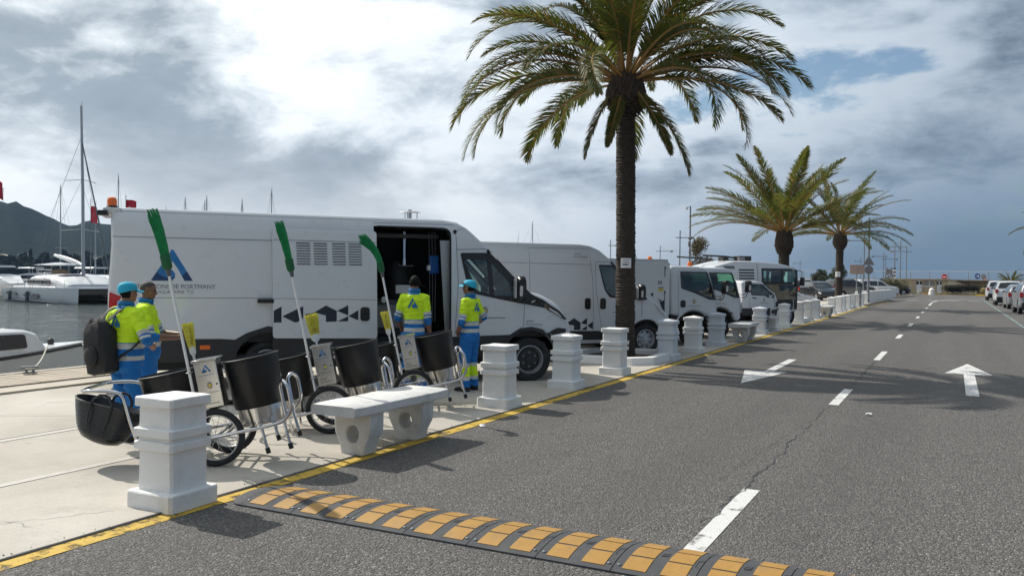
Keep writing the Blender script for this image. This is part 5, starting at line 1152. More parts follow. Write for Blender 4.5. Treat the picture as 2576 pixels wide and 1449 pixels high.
    for p in me.polygons:
        c = p.center; best = None
        for nm, a_, b_, r in B:
            d, tt = seg_d(c, a_, b_); q = d/r
            if best is None or q < best[0]: best = (q, nm, tt, a_, b_)
        nm, tt = best[1], best[2]; mi = 0
        if nm == 'torso' or (nm == 'leg' and c.z > .72) :
            if c.z > 1.455: mi = 4
            elif c.z > yz: mi = 1
            else: mi = 2
            for z1, z0 in bands:
                if z0 < c.z < z1 and mi == 2: mi = 3
            if nm == 'torso' and 1.425 < c.z <= 1.455 and abs(c.x) < .085: mi = 4
        elif nm == 'neck': mi = 4 if c.z < 1.487+(.012 if c.y < hc.y-.02 else -.012) else 0
        elif nm == 'leg':
            mi = 2
            if shin[1] < c.z < shin[0]: mi = 3 if (c.z > shin[0]-.05 or c.z < shin[1]+.05) else 1
            if c.z < .075: mi = 6
        elif nm == 'shoe': mi = 6 if c.z < .10 else 2
        elif nm == 'uparm':
            mi = 1 if tt < sleeve*.66 else (3 if tt < sleeve*.80 else (2 if tt < sleeve*.86 else (3 if tt < sleeve*.96 else 2)))
            if tt > .985 and sleeve <= 1: mi = 2
        elif nm == 'forearm': mi = 2 if tt < (sleeve-.8)*.9+.10 else 0
        elif nm == 'head':
            lp = HR.transposed() @ (c-hc)
            if lp.z > .075-(.115 if lp.y < -.012 else (.02 if abs(lp.x) > .055 else 0))+.012*noise.noise(lp*60) and lp.y < .078: mi = 5
            if .008 < lp.z < .020 and .018 < abs(lp.x) < .042 and lp.y > .06: mi = 7
            if .024 < lp.z < .032 and .014 < abs(lp.x) < .046 and lp.y > .06: mi = 5
        p.material_index = mi; p.use_smooth = True; near.append(mi)
    # cloth folds: nudge clothing outward along normals with stretched noise
    cl = set()
    for p in me.polygons:
        if p.material_index in (1, 2, 3): cl.update(p.vertices)
    nrm = {i: me.vertices[i].normal.copy() for i in cl}
    for i in cl:
        v = me.vertices[i]; f = noise.noise(V((v.co.x*9, v.co.y*9, v.co.z*17)))*.014+noise.noise(V((v.co.x*20+3, v.co.y*20, v.co.z*34)))*.008
        hem = 1.0
        v.co += nrm[i]*(f+.004)*hem
    body = bpy.data.objects.new('body', me); COL.objects.link(body); body.parent = t
    # collar
    m = MB(); rg = []
    for z, rr in ((1.455, .082), (1.485, .074), (1.505, .079), (1.50, .083), (1.47, .088)): rg.append([(rr*1.02*math.cos(q*PI/10), rr*math.sin(q*PI/10)+sh(1.48)-.002, z+(.008 if math.sin(q*PI/10) < 0 else -.014*math.sin(q*PI/10))) for q in range(20)])
    m.loft(rg, cap=False); m.build('collar', 'collar_blue', t, smooth=60)
    if logo_back:
        def mk(poly, e):
            q = MB(); tri = []; n = len(poly)
            q.prism([(-x, z) for x, z in poly], -.128+sh(1.30), -.133+sh(1.30)); return q
        sc = lambda P: [(x*.155-.0775, 1.235+z*.145) for x, z in P]
        g_ = mk(sc(LOGO_L), 0).build('back_logo', 'collar_blue', t, smooth=0); mk(sc(LOGO_R), 0).build('back_logo_stroke', 'collar_blue', g_, smooth=0)
    if cap is not None:
        CT = Matrix.Translation(hc) @ (HR @ Matrix.Rotation(cap, 3, 'Z')).to_4x4(); m = MB(CT); prof = []
        rg = []
        for z, s in ((.042, 1.04), (.065, 1.05), (.092, .99), (.114, .82), (.128, .55), (.134, .15)): rg.append([(.083*s*math.cos(q*PI/12), (.101*s)*math.sin(q*PI/12)-.006-(.012 if math.sin(q*PI/12) < 0 and z < .06 else 0)*0, z-(.03*max(0, -math.sin(q*PI/12)) if z < .05 else 0)) for q in range(24)])
        m.loft(rg); m.ell((0, -.006, .136), (.008, .008, .005), 6, 4); cp = m.build('cap', 'cap_blue', t, smooth=60)
        m = MB(CT); vs = []; fs = []
        for i in range(13):
            q = PI*(.14+.72*i/12); x, y = math.cos(q), math.sin(q)
            for k, rr in enumerate((1.0, 1.35, 1.62)): vs.append((.080*x*(1+.12*k), .096*y+(.040*k)*y, .052-.010*k*y-.012*abs(x)*k))
        nn = len(vs); vs += [(x, y, z-.004) for x, y, z in vs]
        for i in range(12):
            for k in range(2): a = i*3+k; fs += [(a, a+3, a+4, a+1), (a+nn, a+1+nn, a+4+nn, a+3+nn)]
            fs.append((i*3+2, i*3+5, i*3+5+nn, i*3+2+nn))
        m.add(vs, fs); m.build('peak', 'cap_blue', cp, smooth=60)
        m = MB(CT); m.ell((0, -.094, .030), (.030, .014, .022), 10, 6); m.build('strap_gap', hair, cp)
    return t
dn = (0, 0, -1)
def toward(px, depth, z=.014): p = AT(px, 724, depth); return Vector((p.x, p.y, z))
cy = R(27.35)                                 # rotation that faces a figure straight away from the camera
# man with cap and backpack, seen from behind, arms folded forward
pA = person('person in blue cap turned away with a black backpack, beside a bareheaded workmate', toward(318, 8.62), cy-R(30), 1.585,
  {'L': ((-.36, .03, 1.14), (-.20, .22, 1.04), (1, .35, -.1), (0, .2, 1), .7), 'R': ((.34, -.01, 1.10), (.20, .20, 1.0), (-1, .4, 0), (0, .2, 1), .7)}, 'skin_a', 'hair_black', look=-R(6), yz=1.07, bands=((1.06, 1.0), (.93, .88)), shin=(.36, .16), cap=0.0, belly=1.2, sleeve=1.0, broad=1.22)
# bareheaded man in profile holding a phone
pB = person('bareheaded person in profile holding a small phone in both hands', toward(368, 9.35), cy-R(78), 1.60,
  {'L': ((-.26, .10, 1.08), (-.06, .37, 1.08), (.35, .9, .15), (0, -.1, 1), .9), 'R': ((.25, .10, 1.07), (.05, .36, 1.05), (-.25, .95, .12), (0, -.1, 1), .9)}, 'skin_b', 'hair_grey', look=R(-4), nod=R(-8), yz=1.06, bands=((1.0, .95),), shin=(.36, .16), belly=1.15, sleeve=.95, broad=1.12)
# man with his back to the camera at the open van
pC = person('bareheaded person with back turned, looking into the open van', toward(1043, 12.35), cy-R(4), 1.69,
  {'L': ((-.25, .0, 1.09), (-.22, .16, .92), (.2, .6, -.6), (.5, .3, .6), .6), 'R': ((.205, -.03, 1.06), (.22, .06, .80), (-.1, .2, -1), (-.6, .7, 0), .5)}, 'skin_b', 'hair_black', look=R(4), yz=1.07, bands=((1.06, 1.0), (.945, .89)), belly=1.0, sleeve=.95)
# man in cap, hand at his belt, elbow out
pD = person('person in blue cap standing side-on by the van cab with hands at his belt', toward(1183, 12.6), cy+R(60), 1.62,
  {'L': ((-.26, -.02, 1.07), (-.13, .15, .90), (.75, .5, -.35), (.2, .3, 1), .7), 'R': ((.33, -.05, 1.12), (.20, .08, .98), (-.6, .3, -.6), (.3, .5, .6), .7)}, 'skin_a', 'hair_black', look=R(12), nod=R(6), yz=1.08, bands=((1.07, 1.01), (.965, .91)), shin=(.43, .18), cap=0.0, belly=1.1, sleeve=.95)
m = MB(Matrix.Translation((0, .02, 1.585)) @ Matrix.Rotation(R(12), 4, 'Z')); m.tube([(-.083, .05, .07), (-.05, .10, .085), (0, .115, .085), (.05, .10, .085), (.083, .05, .07)], .011, 6); m.tube([(-.085, .05, .07), (-.088, -.02, .045)], .004, 5); m.tube([(.085, .05, .07), (.088, -.02, .045)], .004, 5)
sg_ = m.build('sunglasses', 'ink_black', pD); 
# phone in the hands
ph = thing('phone', 'small dark phone held in the hands of the bareheaded person', 'phone', pB.matrix_basis @ Vector((.0, .47, 1.085)), cy-R(78))
m = MB(); m.box((0, 0, 0), (.07, .14, .011), Matrix.Rotation(R(35), 3, 'X')); m.build('case', 'ink_black', ph, bevel=.004); m = MB(); m.box((0, -.003, .006), (.06, .12, .002), Matrix.Rotation(R(35), 3, 'X')); m.build('screen', 'glass_black', ph)
# backpack worn on the left shoulder side
bp = thing('backpack', 'black backpack slung on the back of the person in a cap', 'backpack', pA.location, pA.rotation_euler.z, None, 1.585/1.70)
m = MB(Matrix.Translation((-.11, -.225, 1.02)) @ Matrix.Rotation(R(-9), 4, 'Y') @ Matrix.Diagonal((1.16, 1.1, 1, 1))); rg = []
for z, w_, d_ in ((-.29, .10, .05), (-.27, .15, .09), (-.15, .165, .115), (.0, .16, .12), (.15, .145, .105), (.25, .115, .085), (.30, .07, .05), (.31, .03, .02)): rg.append([(w_*math.copysign(abs(math.cos(q*PI/10))**.7, math.cos(q*PI/10)), d_*math.copysign(abs(math.sin(q*PI/10))**.8, math.sin(q*PI/10))+.05*noise.noise(Vector((q*.7, z*9, 1))), z+.02*noise.noise(Vector((q*.9, z*5, 7)))) for q in range(20)])
m.loft(rg); m.build('pack', 'pack_black', bp, smooth=60)
m = MB(Matrix.Translation((-.11, -.345, .95)) @ Matrix.Rotation(R(-9), 4, 'Y')); m.ell((0, 0, -.02), (.11, .035, .12), 14, 8); m.build('front_pocket', 'pack_black', bp)
for pts in ([(-.02, -.19, 1.30), (.06, -.10, 1.425), (.10, .02, 1.445), (.12, .10, 1.36)], [(-.16, -.20, 1.28), (-.16, -.10, 1.41), (-.13, .02, 1.445), (-.13, .10, 1.36)], [(.04, -.22, .80), (.13, -.165, .92), (.19, -.04, 1.02), (.19, .06, 1.12)]):
    m = MB(); P_ = [Vector(p) for p in pts]; Q = smooth_path(P_, .08, 4); vs = []
    for i, p in enumerate(Q): vs += [p+Vector((.022, 0, .004)), p-Vector((.022, 0, -.004)), p+Vector((-.022, -.006, .012)), p+Vector((.022, -.006, .012))]
    fs = []
    for i in range(len(Q)-1):
        for k in range(4): fs.append((4*i+k, 4*i+(k+1) % 4, 4*i+4+(k+1) % 4, 4*i+4+k))
    m.add(vs, fs); m.build('strap', 'pack_black', bp)
# ================================================================ PALMS AND PLANTS
def frond_mesh(r2, L, e0, droop, nl, lw, side=0.0, lmax=.42, n=22, dry=0.0):
    "one feather frond: tapering rachis and two ranks of leaflets, heading +x at elevation e0 and bending down"
    mb = MB(); P = []; p = Vector((0, 0, 0)); ds = L/n
    for i in range(n+1):
        s = i/n; th = e0-droop*s**1.6; hd = side*s*s; P.append(p.copy())
        p = p+Vector((math.cos(th)*math.cos(hd), math.cos(th)*math.sin(hd), math.sin(th)))*ds
    mb.tube(P, [max(.004, .030*(1-i/n)**.8+.003) for i in range(n+1)], 5, mi=1)
    for k in range(nl):
        s = .16+.84*(k+r2.uniform(-.3, .3))/nl; s = min(.995, s); f = s*n; i = min(n-1, int(f)); q = P[i].lerp(P[i+1], f-i); t = (P[i+1]-P[i]).normalized()
        b = t.cross(Vector((0, 0, 1))); b = b.normalized() if b.length > .05 else Vector((0, 1, 0)); u = b.cross(t).normalized()
        ln = 1.12*lmax*(.38+1.0*math.sin(PI*min(1, .14+.86*s))**.75*.75)*r2.uniform(.85, 1.1)
        if s > .9: ln *= 1-(s-.9)*4.5
        if s < .26: ln *= (s-.10)/.16
        fw = R(56-30*s)
        for sg in (-1, 1):
            d = (t*math.cos(fw+R(r2.uniform(-9, 9)))+b*sg*math.sin(fw)+u*(.26+r2.uniform(-.2, .2))).normalized()
            w = (d.cross(u)).normalized()*lw*r2.uniform(.8, 1.15); m1 = q+d*ln*.5; e = q+d*ln-Vector((0, 0, ln*(.10+.10*s+r2.uniform(0, .12)))); m1 = m1-Vector((0, 0, ln*.02))
            mb.add([q-w*.35, q+w*.35, m1+w*.5, m1-w*.5, e], [(0, 1, 2, 3), (3, 2, 4)], 2 if r2.random() < dry else 0)
    return mb
def palm(lab, x, y, ztop, rt, rb, fr, seed, notice=None, nl=74, lw=.030, lean=(.0, 0), bulbh=.72, leaf='leaf_a', paper='white paper notice taped round the trunk of the big palm', cat=None):
    r2 = random.Random(seed); t = thing('palm_tree', lab, 'palm tree', (x, y, .0), 0, 'palms lining the quay'); zb = ztop-bulbh
    mb = MB(); rows = int(zb/.022); rg = []; n = 22
    for i in range(rows+1):
        z = zb*i/rows; ring = []
        for j in range(n):
            q = 2*PI*j/n; ph = (z/.058+.5*noise.noise((math.cos(q)*1.3, math.sin(q)*1.3, z*3)))+(.35*noise.noise((j*.9, z*9, seed)))
            saw = ph-math.floor(ph); r = rt*(1+.10*max(0, 1-z/.6))+.030*(saw**1.5)+.014*noise.noise((math.cos(q)*3, math.sin(q)*3, z*7+seed))
            ring.append(Vector((r*math.cos(q)+lean[0]*z*z, r*math.sin(q)+lean[1]*z*z, z)))
        rg.append(ring)
    mb.loft(rg); mb.build('trunk', 'bark', t, smooth=50)
    cx, cy_ = lean[0]*zb*zb, lean[1]*zb*zb
    m = MB(); rp = lambda f: rt*1.05+(rb-rt*1.05)*math.sin(min(1, f/.45)*PI/2) if f < .45 else rb*(1-.30*((f-.45)/.55)**1.6)
    m.lathe([(rt*.9, zb-.1)]+[(rp(k/10)*.93, zb+bulbh*k/10) for k in range(11)]+[(rb*.4, ztop+.15), (0, ztop+.22)], 22, (cx, cy_, 0))
    for k in range(150):
        f = k/150; q = k*2.39996; z = zb+.02+f*bulbh*1.02; rr = rp(min(1, f))*.96
        c = Vector((cx+rr*math.cos(q), cy_+rr*math.sin(q), z)); rot = Matrix.Rotation(q, 3, 'Z') @ Matrix.Rotation(R(-28+20*f+r2.uniform(-10, 10)), 3, 'Y')
        w_, h_ = .062*r2.uniform(.8, 1.2)*rb/.36, .085*r2.uniform(.7, 1.3)
        m.add([c+rot @ Vector(p) for p in ((.0, -w_, -h_), (.0, w_, -h_), (-.01, w_*.9, h_), (-.01, -w_*.9, h_), (.055, 0, h_*.9), (.04, 0, -h_*.3))], [(0, 1, 5), (1, 2, 4, 5), (2, 3, 4), (3, 0, 5, 4), (0, 3, 2, 1)])
    m.build('leaf_bases', 'boot', t, smooth=0)
    for (az, e0, L, dr, sd) in fr:
        o = frond_mesh(r2, L, R(e0), R(dr), nl, lw, R(sd), .42*min(1, L/3.4), dry=.10 if e0 > 0 else .3).build('frond', [leaf, 'rachis', 'leaf_dry'], t, smooth=0)
        rr = rb*.55*math.cos(R(max(0, e0))); o.location = (cx+rr*math.cos(R(az)), cy_+rr*math.sin(R(az)), ztop-.06+.16*math.sin(R(max(-20, e0)))); o.rotation_euler = (R(r2.uniform(-25, 25)), 0, R(az))
    if notice:
        z0, ang, w_, h_ = notice; pn = MB(); vs = []; k = 9; rr = rt+.034
        for zz in (z0-h_/2, z0+h_/2):
            for i in range(k): q = ang+(i/(k-1)-.5)*w_/rr; vs.append((x+rr*math.cos(q), y+rr*math.sin(q), zz))
        pn.add(vs, [(i, i+1, k+i+1, k+i) for i in range(k-1)]); o = pn.build('paper_notice', 'paper', smooth=0)
        tag(o, paper, 'notice', 'paper notices on the palms')
        for j in range(4):
            ln = MB(); q0 = ang-.32*w_/rr; q1 = ang+(.30-.08*(j % 2))*w_/rr; zz = z0+h_*(.28-.17*j); vs = []
            for i in range(6): q = q0+(q1-q0)*i/5; vs += [(x+(rr+.002)*math.cos(q), y+(rr+.002)*math.sin(q), zz), (x+(rr+.002)*math.cos(q), y+(rr+.002)*math.sin(q), zz+(.022 if j == 3 else .010))]
            ln.add(vs, [(2*i, 2*i+2, 2*i+3, 2*i+1) for i in range(5)]); ln.build('printed_line', 'ink_grey' if j < 3 else 'ink_navy', o, smooth=0)
    return t
# world heading of the picture's right is 27 deg; left is 207; away 117; towards camera -63
def fan(n, e_lo, e_hi, L, dr, seed, bias=0):
    r2 = random.Random(seed); out = []
    for k in range(n):
        f = (k+.5)/n; e = e_hi-(e_hi-e_lo)*f**.85; az = k*137.5+r2.uniform(-16, 16)
        out.append((az, e+r2.uniform(-6, 6), L*r2.uniform(.86, 1.06)*(1 if e > -5 else .8), dr*(.75+.5*f)+r2.uniform(-10, 10), r2.uniform(-14, 14)+bias*math.sin(R(az-27))))
    return out
f1 = fan(44, 6, 86, 3.35, 84, 11, -14)+[(207, 30, 3.9, 116, 0), (203, 14, 4.0, 96, 6), (214, 22, 4.0, 112, -6), (196, 8, 3.8, 98, 0), (209, 48, 3.8, 120, 0), (206, 4, 3.9, 88, 0), (27, 42, 3.8, 98, 0), (22, 28, 3.9, 90, 0), (33, 18, 3.8, 78, 0), (40, 34, 3.7, 102, 0), (18, 6, 3.2, 70, 0), (25, 56, 3.8, 102, 0), (-40, -52, 1.8, 30, 0), (232, -58, 1.7, 26, 0), (-75, -62, 1.5, 20, 0), (-5, -50, 2.2, 34, 0)]
palm('tall palm with arching crown standing in the kerbed planter between the two vans', PALMX, PY[0], 5.78, .185, .40, f1, 21, (2.0, R(-70), .22, .20), 102, .029, (-.0018, 0))
f2 = fan(36, 14, 86, 3.7, 40, 31)+[(207, 34, 3.5, 50, 0), (200, 20, 3.6, 66, 0), (212, 46, 3.5, 40, 0), (27, 26, 3.6, 40, 0), (20, 40, 3.6, 30, 0), (190, 64, 3.5, 14, 0), (40, 60, 3.6, 16, 0)]
palm('stocky palm with upright fronds between the pickup and the bicycles', PALMX, PY[1], 3.55, .195, .34, f2, 22, (1.55, R(-75), .30, .22), 76, .034, (0, 0), .85, 'leaf_a', 'white paper notice taped to the stocky second palm')
f3 = fan(34, 4, 84, 4.1, 48, 41)+[(27, 22, 4.3, 62, 0), (20, 12, 4.0, 60, 0), (207, 10, 3.8, 60, 0), (30, 50, 4.0, 24, 0), (200, 55, 4.0, 20, 0)]
palm('third palm, farthest along the quay, by the dark parked cars', PALMX, PY[2], 4.35, .20, .40, f3, 23, (2.0, R(-100), .30, .3), 66, .040, (.003, 0), .85, 'leaf_b', 'white paper notice on the farthest quay palm')
q = AT(2702, 600, 45); palm('palm on the far side of the road above the parked cars', q.x, q.y, 4.3, .22, .4, fan(30, -20, 80, 3.2, 60, 51), 24, None, 46, .045, (0, 0), .7, 'leaf_b')
q = AT(2542, 700, 96); palm('low bushy palm behind the parked cars by the ramp wall', q.x, q.y, 1.4, .2, .35, fan(24, 0, 75, 1.9, 50, 61), 25, None, 30, .05, (0, 0), .6, 'leaf_b')
def leafcloud(mb, c, r, n, s, r2, mi=0):
    for _ in range(n):
        a = r2.uniform(0, 2*PI); z = r2.uniform(-1, 1); k = r2.random()**.4; rr = math.sqrt(1-z*z)
        p = Vector(c)+Vector((r[0]*rr*math.cos(a)*k, r[1]*rr*math.sin(a)*k, r[2]*z*k)); u = Vector((r2.gauss(0, 1), r2.gauss(0, 1), r2.gauss(0, 1))).normalized(); v = u.orthogonal().normalized(); w_ = s*r2.uniform(.6, 1.4)
        mb.add([p-u*w_, p+v*w_*.45, p+u*w_, p-v*w_*.45], [(0, 1, 2, 3)], mi)
def tree(name, lab, cat, loc, h, w_, mat, seed, stem=.4, dens=2200, s=.06, blobs=11, group=None):
    r2 = random.Random(seed); t = thing(name, lab, cat, loc, 0, group); m = MB()
    m.tube([(0, 0, -.05), (.03, .02, h*stem*.5), (0, .05, h*stem)], [h*.03, h*.024, h*.018], 7)
    for k in range(7): a = k*2.4; m.tube([(0, .04, h*stem*(.6+.06*k)), (w_*.25*math.cos(a), w_*.25*math.sin(a), h*(stem+.22)), (w_*.42*math.cos(a), w_*.42*math.sin(a), h*(stem+.34+.03*k))], [h*.012, h*.008, h*.003], 5)
    m.build('trunk', 'wood_stem', t); m = MB()
    for k in range(blobs):
        a = r2.uniform(0, 2*PI); q = r2.random()**.6*.62*w_; z = h*(stem+.05+(1-stem-.05)*r2.random()); q *= math.sin(PI*min(.95, max(.12, (z/h-stem+.1)/(1-stem+.15))))
        leafcloud(m, (q*math.cos(a), q*math.sin(a), z), (w_*.28, w_*.28, h*.13), dens//blobs, s, r2)
    m.build('crown', mat, t, smooth=0); return t
def shrub(name, lab, loc, w_, h, mat, seed, n=1500, s=.05, cat='shrub', group=None, l=None):
    r2 = random.Random(seed); t = thing(name, lab, cat, loc, 0, group); m = MB()
    for k in range(9): x = r2.uniform(-.7, .7)*w_; m.tube([(x*.4, 0, 0), (x, r2.uniform(-.2, .2)*w_, h*r2.uniform(.5, .9))], [.02, .006], 4)
    m.build('stems', 'wood_stem', t); m = MB()
    for k in range(10): leafcloud(m, (r2.uniform(-.65, .65)*w_, r2.uniform(-.4, .4)*(l or w_), h*r2.uniform(.3, .72)), (w_*.36, (l or w_)*.36, h*.27), n//10, s, r2)
    m.build('foliage', mat, t, smooth=0); return t
q = AT(1762, 690, 50); tree('tamarisk_tree', 'loose brownish tamarisk tree rising behind the small trucks', 'tree', (q.x, q.y, 0), 3.75, 1.25, 'tamarisk', 5, .30, 5200, .055, 22)
for px, Z, h, w_, sd in ((2064, 92, 2.6, 1.5, 6), (2112, 92, 3.1, 1.5, 7), (2095, 95, 2.2, 1.6, 8)):
    q = AT(px, 700, Z); tree('dark_shrub_tree', ['squat dark shrub tree beside the sweeper, left of the third palm', 'taller dark shrub tree just left of the third palm', 'low dark shrub between the two shrub trees'][sd-6], 'tree', (q.x, q.y, 0), h, w_, 'shrub_green', sd, .18, 2600, .09, 16)
shrub('flowering_shrub', 'olive shrub dotted with flowers on the traffic island', (-5.4, 97.5, .1), 1.5, 2.0, 'shrub_olive', 12, 4200, .06)
shrub('hedge', 'dark clipped hedge in front of the ramp wall', (.6, 113.4, .1), 2.9, 1.25, 'hedge_dark', 13, 6500, .06, 'hedge', None, .9)
shrub('grass_clump', 'dry yellow grass clump at the junction kerb', (3.9, 108.5, .1), 1.5, 1.1, 'grass_dry', 14, 3600, .07, 'grass', None, 1.2)
shrub('grass_clump', 'second dry grass clump beside the parked white car', (5.4, 107.0, .1), 1.3, .9, 'grass_dry', 15, 2600, .07, 'grass', None, 1.2)
# ================================================================ HARBOUR, HILL, BOATS
WL = -.9
def hill():
    "wooded ridge across the bay; radial grid seen from the quay"
    sky_ = [(-1200, 560), (-600, 520), (-200, 525), (0, 536), (40, 539), (78, 552), (125, 568), (160, 578), (230, 575.5), (275, 581), (315, 576), (345, 572), (450, 585), (650, 610), (900, 640), (1150, 662), (1400, 676), (1600, 684)]
    mb = MB(); vs = []; nr = 26; cols = []
    for k in range(150):
        px = -1200+k*(2800/149)
        for (a, ya), (b, yb) in zip(sky_[:-1], sky_[1:]):
            if a <= px <= b: y = ya+(yb-ya)*(px-a)/(b-a)
        d = ray(px, 700); az = Vector((d.x, d.y, 0)).normalized(); hz_ = 705+.0105*(px-2398); hh = (hz_-y)*1650/FPX
        for j in range(nr):
            f = j/(nr-1); r = 950+1150*f; prof = math.sin(PI*min(1, f/.62)/2)**1.5 if f < .62 else math.cos((f-.62)/.38*PI/2)
            rel = 1+.20*noise.fractal((px*.012, f*5, 3.3), 1.0, 2.0, 4)*math.sin(PI*min(1, f/.62)) if f < .62 else 1
            crest_ = (1.8*noise.noise((px*.12, f*9, 0))+1.6*noise.noise((px*.45, f*20, 1)))*(1 if f > .05 else 0)
            z = WL-2+(hh+3)*prof*rel+crest_*prof; vs.append((az.x*r, az.y*r, z))
    fs = [(k*nr+j, (k+1)*nr+j, (k+1)*nr+j+1, k*nr+j+1) for k in range(149) for j in range(nr-1)]
    mb.add(vs, fs); struct(mb.build('hill', 'hill_scrub', smooth=60))
    w_ = MB(); r2 = random.Random(3)
    for k in range(520):
        px = r2.uniform(-300, 420); Z = r2.uniform(430, 640); q = AT(px, 690, Z); h = r2.uniform(4.5, 11)*(1.0 if r2.random() < .8 else 1.3); s = r2.uniform(3, 6.5)
        for b in range(4): w_.ell((q.x+r2.uniform(-2, 2), q.y+r2.uniform(-2, 2), WL+h*(.35+.17*b)), (s*(.75-.13*b)*r2.uniform(.7, 1.2), s*(.75-.13*b), h*.24), 6, 4)
    for p in w_.v: p += noise.noise_vector(p*.5)*.9
    tag(stuff(w_.build('shore_wood', 'hill_scrub', smooth=0)), 'dark belt of trees along the far shore of the bay', 'trees')
    for k, (px, py, w2, h2) in enumerate([(5, 648, 16, 5), (60, 644, 10, 5), (110, 657, 9, 4), (160, 655, 14, 5), (225, 660, 9, 4), (247, 655, 8, 4), (70, 596, 6, 4), (20, 628, 7, 4)]):
        q = AT(px, py, 900 if py > 640 else 1250); t = thing('house', ['long white house on the far shore at the waterline', 'white house on the far shore among dark trees', 'pale house low on the far shore', 'wide white house on the far shore behind the big mast', 'small pale house on the far shore right of the mast', 'pale block on the far shore nearest the van', 'white speck of a house high on the hillside', 'white house halfway up the hillside'][k], 'house', (q.x, q.y, q.z-3), R(30+k*17), 'houses across the bay')
        m = MB(); m.bx(-w2/2, w2/2, -4, 4, -6, h2); wl_ = m.build('wall', 'boat_white', t, smooth=0); m = MB(); m.prism([(-w2/2-.4, h2), (w2/2+.4, h2), (0, h2+1.6)], -4.4, 4.4); m.build('roof', 'stone_pale', t, smooth=0)
        for i in range(3): m = MB(); m.bx(-w2*.35+i*w2*.3, -w2*.35+i*w2*.3+1.4, -4.1, -4.0, 1, 3); m.build('window', 'glass_black', wl_, smooth=0)
hill()
def hull(L, bm_, fb, bow=1.0, sheer=.25, draft=.35, n=14, flare=.75, fine=.6, tr=.75):
    "boat hull lofted stern (x=0) to bow (x=L); z from the waterline"
    rg = []
    for i in range(n+1):
        f = i/n; w_ = bm_/2*(tr+(1-tr)*min(1, f/.35))*(1-max(0, (f-.45)/.55)**(1.8+fine)) if f < 1 else .015; w_ = max(.015, w_); z1 = fb+sheer*(f**2); z0 = -draft*(1-max(0, (f-.8)/.2)); x = f*L; xr = x-(bow*.35*0)
        ring = []
        for k in range(11):
            a = -1+2*k/10; yy = a; s = abs(a)
            zz = z0+(z1-z0)*s**1.6; ww = w_*(1-(1-s)**2.2)*(flare+(1-flare)*s) if s > 0 else 0
            ring.append(Vector((x+(bow*.5*(zz-z0)/(z1-z0)*max(0, (f-.75)/.25)**2), math.copysign(ww, a), zz)))
        rg.append(ring)
    return rg
def hull_mb(rg):
    m = MB(); m.loft(rg, cap=True, closed=False); n = len(rg); 
    deck_ = [[r[0], r[-1]] for r in rg]; m.loft(deck_, cap=False, closed=False)
    return m
def stays(t, mast_top, pts, r=.012, name='stay'):
    for p in pts: m = MB(); m.tube([mast_top, p], r, 4); m.build(name, 'galv', t)
def sailboat(lab, px, ytop, Z, L=10.5, head=0.0, hullmat='boat_white', lean=0.0):
    base = AT(px, 700, Z); base.z = WL; top = CAMH+((705+.0105*(px-2398))-ytop)/FPX*Z-WL
    t = thing('sailing_boat', lab, 'sailing boat', base, head, 'sailing boats in the harbour'); o = Matrix.Translation((-L*.55, 0, 0))
    m = hull_mb([[o @ p for p in r] for r in hull(L, L*.31, 1.0, 1.2, .35)]); m.build('hull', hullmat, t, smooth=50)
    m = MB(); m.loft([[(x, y*w_, z) for y, z in ((-1, 1.02), (1, 1.02), (.8, 1.02+h), (-.8, 1.02+h))] for x, w_, h in ((-L*.28, .9, .30), (-L*.1, 1.0, .55), (L*.08, .9, .5), (L*.24, .45, .12))]); c = m.build('cabin', 'boat_white', t, bevel=.05)
    for sg in (-1, 1): m = MB(); m.prism(rpoly([(-L*.09, 1.18), (L*.08, 1.18), (L*.07, 1.40), (-L*.08, 1.42)], .06), sg*.93, sg*.97); m.build('window', 'glass_black', c)
    m = MB(); m.tube([(0, 0, 1.0), (lean*.5, 0, top*.5), (lean, 0, top)], [.085, .08, .055], 8); m.build('mast', 'alu', t)
    m = MB(); m.tube([(-.1, 0, 2.2), (-L*.36, 0, 2.35)], .07, 6); b = m.build('boom', 'alu', t); m = MB(); m.ell((-L*.18, 0, 2.42), (L*.17, .16, .17), 10, 6); m.build('sail_cover', 'canvas_navy', b)
    m = MB()
    for f in (.42, .70): m.tube([(lean*f, -.85*(1.2-f), top*f-.05), (lean*f, 0, top*f), (lean*f, .85*(1.2-f), top*f-.05)], .02, 5)
    m.build('spreader', 'alu', t); stays(t, (lean, 0, top-.1), [(L*.46, 0, 1.35), (-L*.53, 0, 1.1), (0, -1.4, 1.1), (0, 1.4, 1.1)])
    m = MB(); m.tube([(lean, 0, top), (lean+.25, 0, top+.30)], .012, 4); m.tube([(lean, 0, top), (lean-.22, 0, top+.26)], .012, 4); m.build('wind_vane', 'galv', t)
    return t
